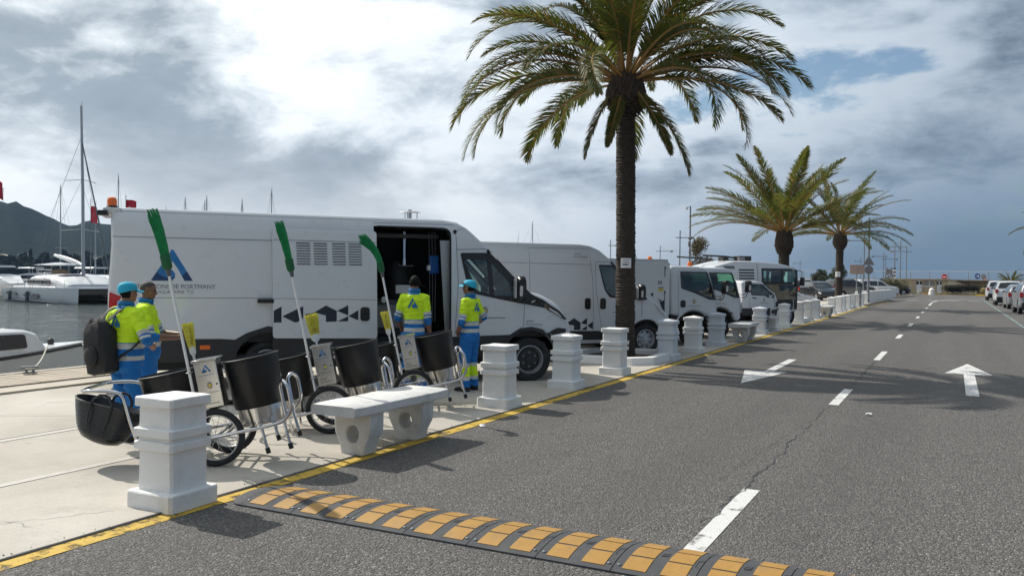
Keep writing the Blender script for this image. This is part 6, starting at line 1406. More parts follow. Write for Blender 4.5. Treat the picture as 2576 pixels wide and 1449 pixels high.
def catamaran():
    q = Vector((-73.9, 45.6, WL)); h = math.atan2(42.75-45.6, -60.7+73.9); L = 13.4
    t = thing('catamaran', 'large white sailing catamaran moored across the water with tall mast', 'catamaran', q, h)
    for y in (.8, 6.6):
        rg = hull(L, 1.7, 1.20, .25, .10, .3, 16, .93, .9, .86); m = hull_mb([[Vector((p.x, p.y+y, p.z)) for p in r] for r in rg]); hb = m.build('hull', 'boat_white', t, smooth=50)
        for x0, l_, z in ((1.9, .8, .72), (3.6, .42, .66), (5.4, .42, .60), (7.5, 1.3, .56)):
            m = MB(); m.prism([(x0+l_/2*math.cos(a*PI/10), z+.14*(l_/.8)**.6*math.sin(a*PI/10)) for a in range(20)], y-.86, y-.80); m.build('porthole', 'boat_dark', hb)
        m = MB(); m.bx(.2, 12.2, y-.875, y-.80, .14, .22); m.build('hull_stripe', 'boat_grey', hb)
    for x in (2.6, 6.2): m = MB(); m.lathe([(0, -.02), (.10, 0), (.15, .08), (.15, .72), (.08, .82), (0, .84)], 14, (x, -.15, .10)); m.tube([(x, -.13, .9), (x, .1, 1.3)], .012, 4); f = m.build('fender', 'fender_grey', t)
    m = MB(); m.bx(1.2, 9.6, .6, 6.8, .62, 1.32); m.build('bridge_deck', 'boat_white', t, bevel=.08); m = MB(); m.tube([(13.0, .8, 1.2), (13.0, 6.6, 1.2)], .11, 8); m.build('cross_beam', 'alu', t)
    m = MB(); m.add([(9.6, 1.5, 1.22), (13, 1.5, 1.22), (13, 6.0, 1.22), (9.6, 6.0, 1.22)], [(0, 1, 2, 3)]); m.build('trampoline', 'fender_grey', t, smooth=0)
    rg = []
    for x, w_, z0, h_ in ((2.4, 2.6, 1.30, .60), (3.2, 2.75, 1.30, .98), (6.0, 2.75, 1.30, 1.08), (8.2, 2.5, 1.30, .85), (9.4, 2.1, 1.30, .22)): rg.append([(x, 3.7+w_*a, z0+h_*b) for a, b in ((-1, 0), (-.98, .25), (-.92, .62), (-.75, .9), (-.4, 1), (.4, 1), (.75, .9), (.92, .62), (.98, .25), (1, 0))])
    m = MB(); m.loft(rg); cb = m.build('cabin', 'boat_white', t, smooth=50)
    for x0, x1 in ((3.3, 4.6), (4.7, 6.4), (6.5, 7.9)): m = MB(); m.prism(rpoly([(x0, 1.46), (x1, 1.44), (x1-.05, 1.90), (x0+.08, 1.94)], .08), .945, 1.02); m.build('cabin_window', 'ink_black', cb)
    for y0, y1 in ((1.6, 2.9), (3.1, 4.3), (4.5, 5.8)): m = MB(); m.add([(8.86, y0, 1.40), (8.86, y1, 1.40), (8.28, y1-.1, 1.98), (8.28, y0+.1, 1.98)], [(0, 1, 2, 3)]); m.build('cabin_window', 'ink_black', cb)
    m = MB(); m.ell((7.3, 3.0, 2.16), (.8, 1.2, .20), 12, 6); m.build('awning', 'canvas_navy', t)
    m = MB(); m.loft([[(x, 3.7+w_*a, z) for a, z in ((-1, 3.12), (0, 3.12+h_), (1, 3.12), (0, 3.06))] for x, w_, h_ in ((1.0, .4, .05), (2.0, 1.8, .22), (3.6, 2.0, .26), (5.4, .9, .06))]); ht = m.build('hard_top', 'boat_white', t, smooth=60)
    m = MB(); [m.tube([(x, y, 1.9), (x, y, 3.1)], .03, 5) for x, y in ((1.9, 2.4), (1.9, 5.0), (4.2, 2.6), (4.2, 4.8))]; m.build('hard_top_post', 'alu', ht); m = MB(); m.ell((4.4, 3.2, 2.50), (.9, .7, .30), 10, 6); m.build('helm_cover', 'canvas_tan', t)
    T = 16.6; mx = 7.75; m = MB(); m.tube([(mx, 3.7, 2.2), (mx-.15, 3.7, 9), (mx-.5, 3.7, T)], [.14, .13, .10], 10); m.build('mast', 'alu', t)
    m = MB(); m.tube([(mx-.1, 3.7, 3.1), (mx-5.6, 3.7, 4.0)], [.15, .13], 8); m.ell((mx-2.9, 3.7, 3.65), (2.7, .17, .16), 10, 6, 0, Matrix.Rotation(R(9), 3, 'Y')); m.build('boom', 'boat_white', t)
    m = MB()
    for z, w_ in ((6.0, 1.6), (10.2, 1.3)): m.tube([(mx-.6, 3.7-w_, z), (mx-.1, 3.7, z+.15), (mx-.6, 3.7+w_, z)], .03, 5)
    m.build('spreader', 'alu', t); m = MB(); m.tube([(12.9, 3.7, 1.5), (mx-.35, 3.7, 13.6)], [.07, .05], 6); m.build('furled_jib', 'fender_grey', t)
    m = MB(); m.tube([(mx-.5, 3.7, T), (mx-.2, 3.7, T+.35)], .015, 4); m.tube([(mx-.5, 3.7, T), (mx-.8, 3.7, T+.32)], .015, 4); m.build('wind_vane', 'galv', t); stays(t, (mx-.45, 3.7, 14), [(4.6, .2, 1.2), (4.6, 7.2, 1.2), (13, 3.7, 1.4)], .016); stays(t, (mx-.5, 3.7, 10.2), [(6, .1, 1.2), (6, 7.3, 1.2)], .012)
    m = MB()
    for z in (1.55, 1.85): m.tube([(3.6, .12, z), (8, .1, z), (12.6, .3, z)], .014, 4)
    for k in range(7): m.tube([(3.6+k*1.5, .12, 1.25), (3.6+k*1.5, .12, 1.86)], .014, 4)
    m.build('guard_rail', 'alu', t); m = MB()
    for z in (2.45, 2.7): m.tube([(4.6, 1.2, z), (7.6, 1.2, z)], .02, 4)
    for x in (4.6, 5.6, 6.6, 7.6): m.tube([(x, 1.2, 2.2), (x, 1.2, 2.7)], .018, 4)
    m.build('cabin_rail', 'alu', t)
catamaran()
def motorboat(lab, px, Z, L, head, top='boat_white', fly=True):
    q = AT(px, 700, Z); q.z = WL; t = thing('motor_yacht', lab, 'motor yacht', q, head, 'white motor yachts in the harbour'); m = hull_mb(hull(L, L*.3, 1.1, .9, .5)); m.build('hull', 'boat_white', t, smooth=50)
    m = MB(); m.loft([[(x*L, y*L*.11*w_, z) for y, z in ((-1, 1.1), (1, 1.1), (.85, 1.1+h), (-.85, 1.1+h))] for x, w_, h in ((.12, 1, .9), (.30, 1.05, 1.15), (.5, 1, 1.05), (.72, .5, .1))]); m.build('cabin', 'boat_white', t, bevel=.06)
    for sg in (-1, 1): m = MB(); m.prism(rpoly([(.16*L, 1.45), (.52*L, 1.40), (.46*L, 1.95), (.18*L, 1.95)], .1), sg*L*.108, sg*L*.113); m.build('window', 'glass_black', t)
    if fly: m = MB(); m.loft([[(x*L, y*L*.10, z) for y, z in ((-1, 2.9), (1, 2.9), (.8, 3.08), (-.8, 3.08))] for x in (.10, .2, .42)]); m.tube([(.15*L, .6, 2.1), (.15*L, .6, 2.95)], .03, 5); m.tube([(.36*L, -.6, 2.1), (.36*L, -.6, 2.95)], .03, 5); m.build('hard_top', 'boat_white', t, bevel=.03)
    m = MB(); m.tube([(.5*L, -L*.1, 1.6), (.75*L, -L*.08, 1.7), (.98*L, 0, 1.9), (.75*L, L*.08, 1.7)], .02, 4); m.build('bow_rail', 'alu', t)
motorboat('white motor yacht behind the stern of the catamaran', -40, 84, 11, R(-10)); motorboat('flybridge motor yacht partly hidden by the catamaran cabin', 196, 98, 11.5, R(-6)); motorboat('white motor yacht beyond the catamaran bow, by the van', 240, 88, 9, R(-14), fly=False); motorboat('small motor yacht between the catamaran stern and shore', 45, 120, 9, R(10))
sailboat('sailing boat with slim mast just left of the catamaran mast', 152, 468, 104, 11, R(-8)); sailboat('sailing boat whose mast carries the furled forestay near the van', 240, 512, 96, 10, R(-12), 'hull_blue')
for k, (px, yt, Z, lab) in enumerate([(297, 442, 112, 'sailing boat with mast rising beside the orange beacon'), (417, 524, 118, 'sailing boat with a short mast tip above the logo'), (465, 500, 110, 'sailing boat mast above the van roof behind the first broom'), (519, 496, 104, 'sailing boat with the thicker mast above the van roof'), (514, 508, 125, 'sailing boat with mast close beside the thicker mast'), (608, 504, 108, 'sailing boat with lone mast left of the middle broom'), (682, 477, 112, 'sailing boat with the tallest mast above the sliding door'), (1338, 560, 130, 'sailing boat with thin mast above the second van')]):
    sailboat(lab, px, yt, Z, 10, R(-40+13*k % 60))
def flagpole(px, ytop, yft, yfb, Z, lab, w_=.9, dirx=1):
    q = AT(px, 690, Z); top = AT(px, ytop, Z).z; t = thing('banner_flag', lab, 'flag', (q.x, q.y, WL), R(27), 'red banners on the pontoon'); m = MB(); m.tube([(0, 0, 0), (0, 0, top-WL)], [.05, .03], 6); m.build('pole', 'galv', t)
    z1, z0 = AT(px, yft, Z).z-WL, AT(px, yfb, Z).z-WL; m = MB(); n = 8; vs = []
    for i in range(n+1):
        f = i/n
        for j in range(7): g_ = j/6; vs.append((dirx*(.03+w_*f*(1-.10*g_)), .14*math.sin(f*5+g_*2)*f, z1+(z0-z1)*g_+.08*math.sin(f*4)*f-.10*f))
    m.add(vs, [(i*7+j, (i+1)*7+j, (i+1)*7+j+1, i*7+j+1) for i in range(n) for j in range(6)]); fl = m.build('flag', 'flag_red', t, smooth=60)
    zz = (z1+z0)/2; 
    for k in range(4): m = MB(); f = .35; m.box((dirx*(.35+.02*k), .02, z0+(z1-z0)*(.15+.14*k)), (.34, .03, (z1-z0)*.055)); m.build('banner_print', 'sign_white', fl, smooth=0)
    return t
flagpole(228, 500, 519, 560, 80, 'tall red banner on a pole right of the big mast', .62); flagpole(316, 491, 503, 545, 74, 'red banner showing above the van roof by the beacon', .95); flagpole(-8, 440, 457, 500, 70, 'red banner at the stern end of the catamaran', .5)
m = MB(); m.bx(-9, 60, -1.2, 1.2, .0, .45); q = AT(60, 700, 78); pt_ = m.build('pontoon', 'stone_pale', smooth=0); pt_.location = (q.x, q.y, WL-.05); pt_.rotation_euler = (0, 0, R(27)); struct(pt_)
def cuddy():
    L = 5.4; t = thing('cabin_boat', 'small white cabin boat with grey hull moored to the quay cleat', 'boat', (-17.25, 6.75, WL), R(88)); m = hull_mb(hull(L, 2.05, .86, .7, .16, .25, 16, .7, .4, .85)); m.build('hull', 'boat_white', t, smooth=50)
    rg = hull(L, 2.05, .86, .7, .16, .25, 16, .7, .4, .85); 
    for s in (0, -1): m = MB(); m.tube([r[s] for r in rg], .035, 6); m.build('rub_rail', 'black_plastic', t)
    m = MB(); m.loft([[(r[0].x, r[0].y*.97, r[0].z+.02), (r[0].x, r[0].y*.97, r[0].z+.06), (r[-1].x, r[-1].y*.97, r[-1].z+.06), (r[-1].x, r[-1].y*.97, r[-1].z+.02)] for r in rg[:]]); m.build('deck', 'boat_white', t)
    m = MB(); rr = []
    for x, w_, h_ in ((1.6, .84, .46), (2.9, .82, .50), (3.95, .72, .48), (4.2, .66, .40), (4.5, .54, .05)): rr.append([(x, w_*a, .95+h_*b) for a, b in ((-1, 0), (-.93, .9), (-.82, 1), (.82, 1), (.93, .9), (1, 0))])
    m.loft(rr); c = m.build('cabin', 'boat_white', t, bevel=.03)
    for x0, x1 in ((2.0, 3.05), (3.2, 3.92)): m = MB(); yy = -.80 if x0 < 2.5 else -.775; m.prism(rpoly([(x0, 1.06), (x1, 1.08), (x1-.06, 1.36), (x0+.06, 1.36)], .06), yy-.012, yy+.03); m.build('cabin_window', 'boat_dark', c)
    m = MB(); m.tube(smooth_path([(2.9, -.4, 1.46), (2.95, -.4, 1.54), (3.4, -.4, 1.54), (3.45, -.4, 1.44)], .04), .012, 5); m.build('roof_rail', 'chrome', c)
    m = MB(); m.ell((4.95, .1, 1.10), (.08, .06, .08), 8, 6); m.build('deck_bollard', 'black_plastic', t); m = MB(); m.tube([(5.0, 0, .9), (5.4, 0, .75), (5.45, 0, .6)], .05, 6); m.build('anchor', 'black_plastic', t)
    bow = t.matrix_basis @ Vector((4.4, -.66, 1.08)); cl = G(75, 937, .05); r = thing('mooring_cleat', 'steel mooring cleat with rope on the boardwalk edge', 'cleat', cl, R(60)); m = MB(); m.tube([(-.13, 0, .09), (.13, 0, .09)], .02, 6); m.tube([(-.05, 0, 0), (-.05, 0, .09)], .02, 6); m.tube([(.05, 0, 0), (.05, 0, .09)], .02, 6); m.bx(-.1, .1, -.05, .05, -.01, .015); m.build('horns', 'galv', r)
    m = MB(); [m.tube([(.05*math.cos(a*.6)*1.6, .05*math.sin(a*.6), .06+.006*(a % 3)) for a in range(22)], .011, 5)]; m.build('rope_turns', 'rope', r)
    a, b = bow, cl+Vector((0, 0, .08)); m = MB(); m.tube([a.lerp(b, f/10)-Vector((0, 0, .12*math.sin(PI*f/10))) for f in range(11)], .013, 6); tag(m.build('mooring_rope', 'rope'), 'white mooring rope from the cabin boat to the cleat', 'rope')
    a, b = t.matrix_basis @ Vector((5.6, 0, 1.05)), G(262, 922, .05); m = MB(); m.tube([a.lerp(b, f/10)-Vector((0, 0, .10*math.sin(PI*f/10))) for f in range(11)], .010, 6); tag(m.build('mooring_rope', 'rope'), 'thin bow line stretched over the water towards the van', 'rope')
cuddy()
# ================================================================ FAR END OF THE QUAY
hzn = lambda px: 705+.0105*(px-2398)
m = MB(); m.bx(-110, -3.2, 118.2, 134, -4, 1.66); struct(m.build('mole', 'stone_wall', smooth=0)); m = MB(); m.bx(-110, 40, 117.6, 134, 1.66, 1.80); struct(m.build('promenade', 'stone_pale', smooth=0)); m = MB(); m.bx(-3.2, 60, 122, 134, -4, 1.65); struct(m.build('mole_body', 'stone_wall', smooth=0))
def wall_building():
    t = thing('wall_building', 'low stone building with white doors set in the promenade wall', 'building', (0, 116.2, 0)); Y = 0
    xs = {k: (G((2400+v*.276)/1.2019, 740.6).x*1.0) for k, v in dict(a=1020, d0=1318, d1=1395, w0=1415, w1=1535, e0=1557, e1=1620, z=1690).items()}
    holes = [[(xs[a], .03), (xs[b], .03), (xs[b], 1.62), (xs[a], 1.62)] for a, b in (('d0', 'd1'), ('e0', 'e1'))]+[[(xs['w0'], .98), (xs['w1'], .98), (xs['w1'], 1.62), (xs['w0'], 1.62)]]
    m = MB(); m.prism([(xs['a'], 0), (xs['z'], 0), (xs['z'], 1.76), (xs['a'], 1.76)], 0, 1.6, 'xz', 0, holes); m.build('wall', 'stone_wall', t, smooth=0)
    m = MB(); m.bx(xs['a']-.2, xs['z']+.2, -.2, 1.6, 1.765, 1.86); m.build('roof_slab', 'stone_pale', t, smooth=0)
    for a, b in (('d0', 'd1'), ('e0', 'e1')):
        m = MB(); m.bx(xs[a]+.03, xs[b]-.03, .10, .16, .03, 1.60); d = m.build('door', 'door_white', t, smooth=0); w_ = xs[b]-xs[a]
        for k in range(2): m = MB(); m.bx(xs[a]+.06+k*w_/2, xs[a]-.06+(k+1)*w_/2, .08, .098, 1.15, 1.52); m.build('pane', 'glass_black', d, smooth=0)
        m = MB(); m.bx(xs[b]-.22, xs[b]-.16, .05, .10, .72, .86); m.build('handle', 'black_plastic', d, smooth=0)
        m = MB(); m.bx((xs[a]+xs[b])/2-.01, (xs[a]+xs[b])/2+.01, .088, .0985, .05, 1.12); m.build('door_joint', 'ink_grey', d, smooth=0)
    m = MB(); m.bx(xs['w0'], xs['w1'], .10, .14, .98, 1.62); w2 = m.build('window', 'panel_grey', t, smooth=0); m = MB(); m.bx(xs['w0']-.06, xs['w1']+.06, -.05, .12, .90, .975); m.build('sill', 'boat_white', w2, smooth=0); m = MB(); m.bx((xs['w0']+xs['w1'])/2-.03, (xs['w0']+xs['w1'])/2+.03, .06, .12, .98, 1.62); m.build('mullion', 'door_white', w2, smooth=0)
    r = thing('ramp_wall', 'stone ramp wall with a sloping parapet beside the white doors', 'wall', (0, 116.2, 0)); x0 = xs['z']; x1 = G((2400+2000*.276)/1.2019, 741).x
    m = MB(); m.prism([(x0+.005, 0), (x1, 0), (x1, .45), (x0+.005, 1.76)], .01, .5); m.build('wall', 'stone_pale', r, smooth=0); m = MB(); m.prism([(x0, 1.77), (x1, .46), (x1, .64), (x0, 1.95)], -.08, .6); m.build('parapet', 'stone_wall', r, smooth=0)
    m = MB(); m.bx(x0, 26, 3.2, 3.6, 0, 1.55); m.build('upper_wall', 'stone_wall', r, smooth=0)
    return xs
XS = wall_building()
b = thing('boundary_wall', 'long brown stone wall behind the parked cars under the promenade', 'wall', (0, 116.6, 0)); m = MB(); m.bx(-60, XS['a']-.25, 0, 1.5, 0, 1.60); m.build('wall', 'stone_wall', b, smooth=0); m = MB(); m.bx(-60, XS['a']-.25, -.1, 1.5, 1.605, 1.74); m.build('coping', 'stone_pale', b, smooth=0)
def railing(x0, x1, y, z, lab, step=2.4):
    t = thing('railing', lab, 'railing', (0, y, z)); n = int((x1-x0)/step)
    pm0 = MB(); pm0.tube([(0, 0, 0), (0, .0, .8), (0, -.12, 1.12)], .035, 5); p0 = pm0.build('post', 'galv', t); p0.location = (x0, 0, 0)
    for i in range(1, n+1): c = p0.copy(); COL.objects.link(c); c.location = (x0+i*step, 0, 0)
    for z_, r_, yy in ((1.12, .035, -.12), (.85, .014, -.02), (.62, .014, 0), (.38, .014, 0), (.16, .014, 0)): m = MB(); m.tube([(x0, yy, z_), (x1, yy, z_)], r_, 5); m.build('rail', 'alu', t)
railing(-75, 34, 133, 1.80, 'metal railing along the seaward edge of the promenade')
def lamp(px, ytop, ybar, hpx, lab, H=7.5, base=0.0, Z=None, two=False):
    Z = Z or (H+base-CAMH)*FPX/(hzn(px)-ytop); top = AT(px, ytop, Z); t = thing('street_lamp', lab, 'street lamp', (top.x, top.y, base), R(27.35), 'street lamps along the mole and car park'); h = top.z-base
    m = MB(); m.tube([(0, 0, 0), (0, 0, h*.45)], .10, 8); m.tube([(0, 0, h*.45), (0, 0, h)], .07, 8); m.build('pole', 'galv', t)
    zb = AT(px, ybar, Z).z-base; L = (hpx-px)/FPX*Z; m = MB(); m.tube([(-L*.35, 0, zb), (L*.8, 0, zb)], .055, 6); a = m.build('arm', 'galv', t); m = MB(); m.ell((L*.92, 0, zb+.02), (max(.32, abs(L)*.16), .20, .13), 12, 6); m.build('lamp_head', 'sign_back', a)
    m = MB(); m.ell((L*.92, 0, zb-.07), (max(.26, abs(L)*.13), .16, .10), 12, 6); m.build('lens', 'lamp_clear', a); m = MB(); m.tube([(0, 0, h-.1), (L*.7, 0, zb+.03)], .009, 4); m.build('stay_cable', 'galv', a)
lamp(2175, 587, 606, 2128, 'street lamp right of the third palm with its head by the fronds'); lamp(2266, 606, 621, 2222, 'street lamp on the traffic island by the flowering shrub'); lamp(2281, 620, 633, 2240, 'street lamp just behind the traffic island lamp', base=.0); lamp(2223, 635, 645.5, 2193, 'street lamp behind the parking machine'); lamp(2228, 641.6, 652, 2258, 'street lamp with its arm towards the striped post'); lamp(2166, 648.5, 657.5, 2149, 'distant street lamp behind the brown sign board'); lamp(2013, 655, 663, 1995, 'distant street lamp right of the road sweeper'); lamp(1661, 619, 632, 1692, 'street lamp above the box truck'); lamp(1601, 645, 650, 1590, 'smallest distant street lamp left of the box truck lamp'); lamp(1536, 604, 618, 1552, 'street lamp half hidden by the big palm trunk'); lamp(1711, 580, 598, 1742, 'taller street lamp beside the camera mast')
def mast(px, ytop, Z, lab, name='camera_mast', cat='mast'):
    top = AT(px, ytop, Z); t = thing(name, lab, cat, (top.x, top.y, 0), R(27)); m = MB(); m.tube([(0, 0, 0), (0, 0, top.z)], [.09, .06], 8); m.build('pole', 'galv', t); return t, top.z
t, h = mast(1737, 519, 70, 'slim camera mast with a dome camera at its top'); m = MB(); m.tube([(0, 0, h-.1), (-.25, 0, h-.05)], .03, 5); m.lathe([(.10, .12), (.10, .0), (.07, -.07), (0, -.10)], 12, (-.28, 0, h-.2)); m.build('dome_camera', 'white_plastic', t); m = MB(); m.ell((.05, 0, h-2.6), (.3, .18, .12), 10, 6); m.bx(-.15, .05, -.1, .1, h-3.3, h-2.9); m.build('loudspeaker', 'sign_back', t)
t, h = mast(2187, 548, 60, 'tall post carrying the backs of a triangular and a round sign', 'sign_post', 'sign post')
def disc(t, c, r, mat, name, n=24, pts=None): m = MB(); m.prism([(c[0]+r*math.cos(a*2*PI/n), c[2]+r*math.sin(a*2*PI/n)) for a in range(n)] if not pts else [(c[0]+x*r, c[2]+z*r) for x, z in pts], c[1]-.012, c[1]+.012); return m.build(name, mat, t, smooth=30)
zz = lambda y: AT(2187, y, 60).z
disc(t, (-.02, -.10, zz(679)), .31, 'sign_back', 'round_sign'); disc(t, (-.04, -.10, zz(659)), .44, 'sign_back', 'triangle_sign', 3, rpoly([(-.95, -.5), (.95, -.5), (0, 1.05)], .12))
def sign(px, py, Z, r, lab, parts, grp=None):
    p = AT(px, py, Z); t = thing('road_sign', lab, 'road sign', (p.x, p.y, 0), R(20), grp); m = MB(); m.tube([(0, .05, 0), (0, .05, p.z+r)], .03, 6); m.build('post', 'galv', t); parts(t, p.z, r)
def noentry(t, z, r): disc(t, (0, 0, z), r, 'sign_red', 'sign_face'); m = MB(); m.bx(-r*.7, r*.7, -.02, -.0125, z-r*.16, z+r*.16); m.build('white_bar', 'sign_white', t)
def arrow(t, z, r): disc(t, (0, 0, z), r, 'sign_blue', 'sign_face'); m = MB(); m.prism([(x*r, z+y*r) for x, y in ((-.7, -.12), (.15, -.12), (.05, -.45), (.28, -.45), (.72, 0), (.28, .45), (.05, .45), (.15, .12), (-.7, .12))], -.02, -.0125); m.build('arrow', 'sign_white', t)
sign(2376, 697, 112, .38, 'red no entry sign in front of the ramp wall', noentry); sign(2459, 695, 106, .34, 'blue round sign with white arrow to the right', arrow); sign(2474, 696, 118, .35, 'grey back of a round sign beside the blue arrow sign', lambda t, z, r: disc(t, (0, 0, z), r, 'sign_back', 'sign_face')); sign(2478, 702, 122, .25, 'small red no entry sign behind the blue arrow sign', noentry)
def board(px0, px1, y0, y1, Z, lab, mat, legs, name='sign_board'):
    a, b = AT(px0, y1, Z), AT(px1, y0, Z); c = (a+b)/2; w_ = (px1-px0)/FPX*Z; t = thing(name, lab, 'sign board', (c.x, c.y, 0), R(27.35)); m = MB(); m.bx(-w_/2, w_/2, -.03, .0, a.z, b.z); m.build('panel', mat, t, bevel=.01)
    for l in legs: m = MB(); m.tube([(l*w_/2, .05, 0), (l*w_/2, .05, b.z-.1)], .045, 6); m.build('leg', 'galv', t)
    m = MB(); m.bx(-.01, .01, -.035, -.031, a.z, b.z); m.build('panel_joint', 'ink_grey', t)
board(2138, 2174, 666.5, 689.5, 66, 'back of a brownish sign board on two posts', 'board_back', (-.0, .95)); board(2229, 2244, 677, 690, 108, 'small grey sign board in front of the two walkers', 'sign_back', (-.9, .9))
p = G(2162, 772); t = thing('steel_post', 'plain grey steel post among the far bollards', 'post', (p.x, p.y, 0), R(10)); m = MB(); m.prism(rpoly([(-.10, 0), (.10, 0), (.11, 1.25), (-.11, 1.25)], .03), -.05, .05); m.build('body', 'galv', t, bevel=.01); m = MB(); m.bx(-.12, .12, -.06, .06, .0, .06); m.build('foot_plate', 'galv', t)
p = AT(2217, 738, 92); t = thing('parking_machine', 'dark grey parking machine with a white P', 'parking machine', (p.x, p.y, 0), R(27)); m = MB(); m.bx(-.24, .24, -.15, .15, 0, 1.45); m.build('cabinet', 'car_grey', t, bevel=.03); m = MB(); m.prism(rpoly([(-.24, 1.45), (.24, 1.45), (.24, 1.70), (0, 1.88), (-.24, 1.70)], .05), -.10, .10); m.build('head', 'car_grey', t); text('P', .36, 'sign_white', face_mtx((0, -.16, 1.35), (1, 0, 0), (0, 0, 1)), t)
p = AT(2250, 700, 128); t = thing('striped_post', 'post with black and white bands on the promenade', 'post', (p.x, p.y, 1.80), 0); m = MB(); m.tube([(0, 0, 0), (0, 0, 5.4)], [.10, .05], 8); m.build('pole', 'galv', t)
for k in range(6): m = MB(); m.lathe([(.16, 0), (.16, .26)], 12, (0, 0, .1+k*.26)); m.build('band', 'ink_black' if k % 2 else 'sign_white', t)
p = G(2344, 741.2); t = thing('domed_bollard', 'white domed concrete bollard with a yellow band by the hedge', 'bollard', (p.x, p.y, 0)); m = MB(); m.lathe([(.36, 0), (.31, .50), (.29, .58), (.18, .74), (0, .80)], 20); m.build('body', 'plaster', t); m = MB(); m.lathe([(.322, .42), (.318, .49)], 20); m.build('band', 'paint_yellow', t)
for k, px in enumerate((2274, 2314)): p = G(px, 741.5); m = MB(); m.loft([[(x*s, y*s, z) for x, y in rpoly([(-.18, -.18), (.18, -.18), (.18, .18), (-.18, .18)], .05, 2)] for z, s in ((0, 1), (.48, .95), (.52, .8))]); o = m.build('stone_post', 'stone_pale'); o.location = (p.x, p.y-1, 0); tag(o, ['short stone post before the first white door', 'short stone post before the second white door'][k], 'post')
# low stepped white wall after the last bollard
lw = thing('low_wall', 'low white wall with stepped top after the last bollards', 'wall', (0, 0, 0)); y = 62.4
for k in range(11):
    f = k/10; m = MB(); yy = y+k*1.45; xx = -5.75+.10*k; m.box((xx, yy+.70, .44), (.30, 1.44, .88-.012*(k % 2)), Matrix.Rotation(R(-4), 3, 'Z')); m.build('block', 'plaster', lw, bevel=.02)
lw = thing('low_wall', 'short separate piece of low white wall before the black car', 'wall', (0, 0, 0)); m = MB(); m.box((-5.6, 86, .5), (.3, 4.2, 1.0), Matrix.Rotation(R(-20), 3, 'Z')); m.build('block', 'plaster', lw, bevel=.03)
# litter bin
y = onX(1893, -6.05); t = thing('litter_bin', 'dark round-headed litter bin between two bollards', 'litter bin', (-6.05, y, .014), R(27)); m = MB(); m.lathe([(.15, 0), (.165, .03), (.175, .55), (.18, .80), (.15, .98), (.06, 1.04), (0, 1.05)], 24, sy=.9); m.build('body', 'litter_bin', t)
hole_ = rpoly([(-.10, .86), (.10, .86), (.11, .95), (-.11, .95)], .04); m = MB(); m.prism([(.27*math.cos(a*PI/16), .80+.27*math.sin(a*PI/16)) for a in range(32)], .02, .08, 'xz', 0, [hole_]); m.build('head_disc', 'litter_bin', t, bevel=.015); m = MB(); m.prism(rpoly([(-.10, .87), (.10, .87), (.10, .945), (-.10, .945)], .035), -.17, -.10); m.build('slot', 'sparkle', t)
# bicycles behind the bollards
def bicycle(x, y, rz, lab):
    t = thing('bicycle', lab, 'bicycle', (x, y, .014), rz, 'bicycles parked behind the bollards')
    for wx in (-.52, .52):
        m = MB(); m.tube([(wx+.33*math.cos(a*PI/14), 0, .34+.33*math.sin(a*PI/14)) for a in range(28)], .018, 6, True); m.build('wheel', 'rubber', t)
        m = MB(); [m.tube([(wx, 0, .34), (wx+.32*math.cos(a*PI/6), 0, .34+.32*math.sin(a*PI/6))], .0025, 3) for a in range(12)]; stuff(m.build('spokes', 'alu', t))
    m = MB()
    for a, b_ in (((-.52, .34), (-.05, .30)), ((-.05, .30), (-.20, .80)), ((-.20, .80), (-.52, .34)), ((-.05, .30), (.36, .74)), ((-.18, .76), (.36, .80)), ((.52, .34), (.34, .92))): m.tube([(a[0], 0, a[1]), (b_[0], 0, b_[1])], .016, 6)
    m.build('frame', 'black_trim', t); m = MB(); m.tube(smooth_path([(.24, -.28, 1.0), (.36, -.2, 1.0), (.36, .2, 1.0), (.24, .28, 1.0)], .08), .014, 6); m.tube([(.34, 0, .9), (.36, 0, 1.0)], .014, 6); m.build('handlebar', 'black_trim', t); m = MB(); m.ell((-.22, 0, .90), (.14, .07, .04), 10, 6); m.tube([(-.2, 0, .78), (-.22, 0, .9)], .012, 5); m.build('saddle', 'black_trim', t)
    m = MB(); m.box((-.55, 0, .76), (.34, .14, .02)); m.build('rack', 'black_trim', t)
bicycle(-6.35, 36.9, R(40), 'dark bicycle right beside the second palm planter'); bicycle(-6.2, 37.9, R(52), 'second dark bicycle leaning by the bluish bollard')
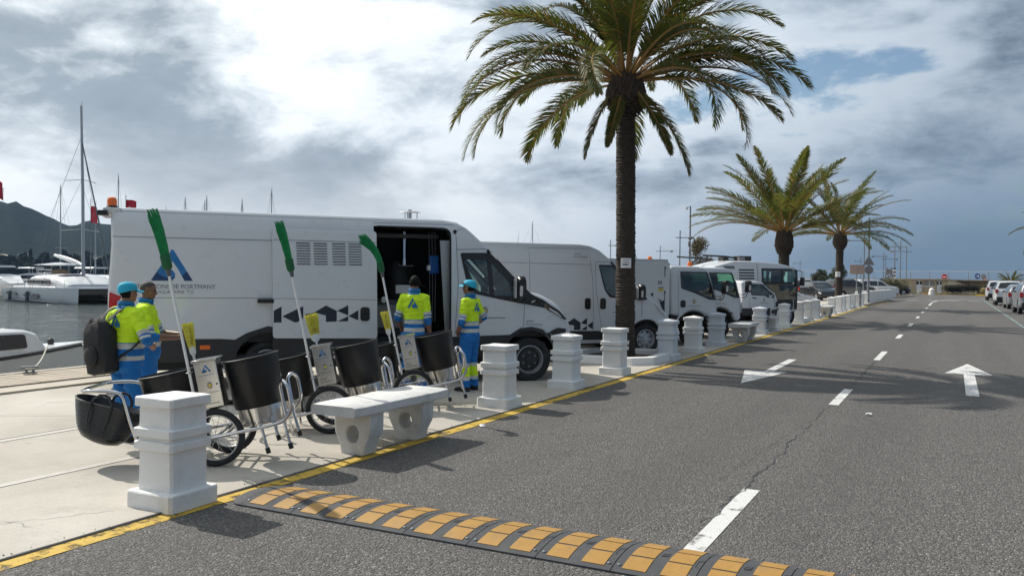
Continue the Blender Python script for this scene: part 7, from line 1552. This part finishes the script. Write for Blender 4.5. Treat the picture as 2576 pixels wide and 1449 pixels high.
# two walkers on the promenade
def walker(px, Z, rz, lab, top, leg, hair):
    p = AT(px, 702, Z); t = thing('person', lab, 'person', (p.x, p.y, 1.80), rz, 'walkers on the promenade'); mb = MB(); V = Vector
    for sg in (-1, 1):
        mb.tube([V((sg*.08, 0, .86)), V((sg*.09, sg*.14+.04, .47)), V((sg*.09, sg*.26, .09))], [.10, .075, .05], 8); mb.ell((sg*.09, sg*.26+.06, .05), (.045, .13, .05), 8, 6)
        mb.tube([V((sg*.19, 0, 1.38)), V((sg*.24, -sg*.08, 1.10)), V((sg*.22, -sg*.02+.08, .86))], [.06, .05, .035], 8)
        for k in range(5): mb.tube([V((sg*.22+(k-2)*.014, -sg*.02+.08, .87)), V((sg*.22+(k-2)*.016, -sg*.02+.10, .78+(k == 0)*.04))], .010, 5)
    mb.loft([[V((rx*math.cos(q*PI/8), ry*math.sin(q*PI/8), z)) for q in range(16)] for z, rx, ry in ((.80, .15, .11), (1.0, .15, .11), (1.25, .19, .12), (1.40, .17, .10), (1.47, .06, .06))]); mb.tube([V((0, 0, 1.44)), V((0, .01, 1.56))], .055, 8); mb.ell((0, .01, 1.62), (.075, .09, .115), 10, 8); mb.ell((0, .10, 1.60), (.014, .02, .02), 6, 5)
    ob = mb.build('tmp', 'skin_a', smooth=0); r_ = ob.modifiers.new('r', 'REMESH'); r_.mode = 'VOXEL'; r_.voxel_size = .022; COL.objects.unlink(ob); me = bake(ob); me.name = 'body'; me.materials.clear()
    for n_ in ('skin_a', top, leg, hair, 'shoe'): me.materials.append(M[n_])
    for q in me.polygons:
        c = q.center; q.use_smooth = True
        q.material_index = 4 if c.z < .10 else 2 if c.z < .88 and abs(c.x) < .17 else 3 if c.z > 1.64 or (c.z > 1.56 and c.y < -.03) else 1 if .88 <= c.z < 1.47 and (c.z > 1.12 or abs(c.x) < .19) else 0
    b_ = bpy.data.objects.new('body', me); COL.objects.link(b_); b_.parent = t
walker(2232, 128, R(110), 'person in red top walking on the promenade behind the grey board', 'sign_red', 'ink_navy', 'hair_grey'); walker(2243, 128, R(110), 'person in dark clothes walking beside the one in red', 'ink_navy', 'ink_black', 'hair_black')

# ---------------------------------------------------------------- the air
hb_ = MB(); hb_.bx(-2700, 2700, -2700, 2700, -5, 190); hz_o = hb_.build('haze', 'plaster', smooth=0); hz_o.data.materials.clear()
hm = bpy.data.materials.new('haze_air'); hm.use_nodes = True; hm.node_tree.nodes.clear(); kk = N(hm.node_tree); ho = kk.n('ShaderNodeOutputMaterial')
pv = kk.n('ShaderNodeVolumePrincipled', {'Color': (.42, .66, 1.0, 1), 'Density': .00008, 'Anisotropy': .25}); hm.node_tree.links.new(pv.outputs[0], ho.inputs['Volume']); hz_o.data.materials.append(hm); stuff(hz_o); tag(hz_o, 'thin bluish sea haze in the air over the harbour', 'haze')
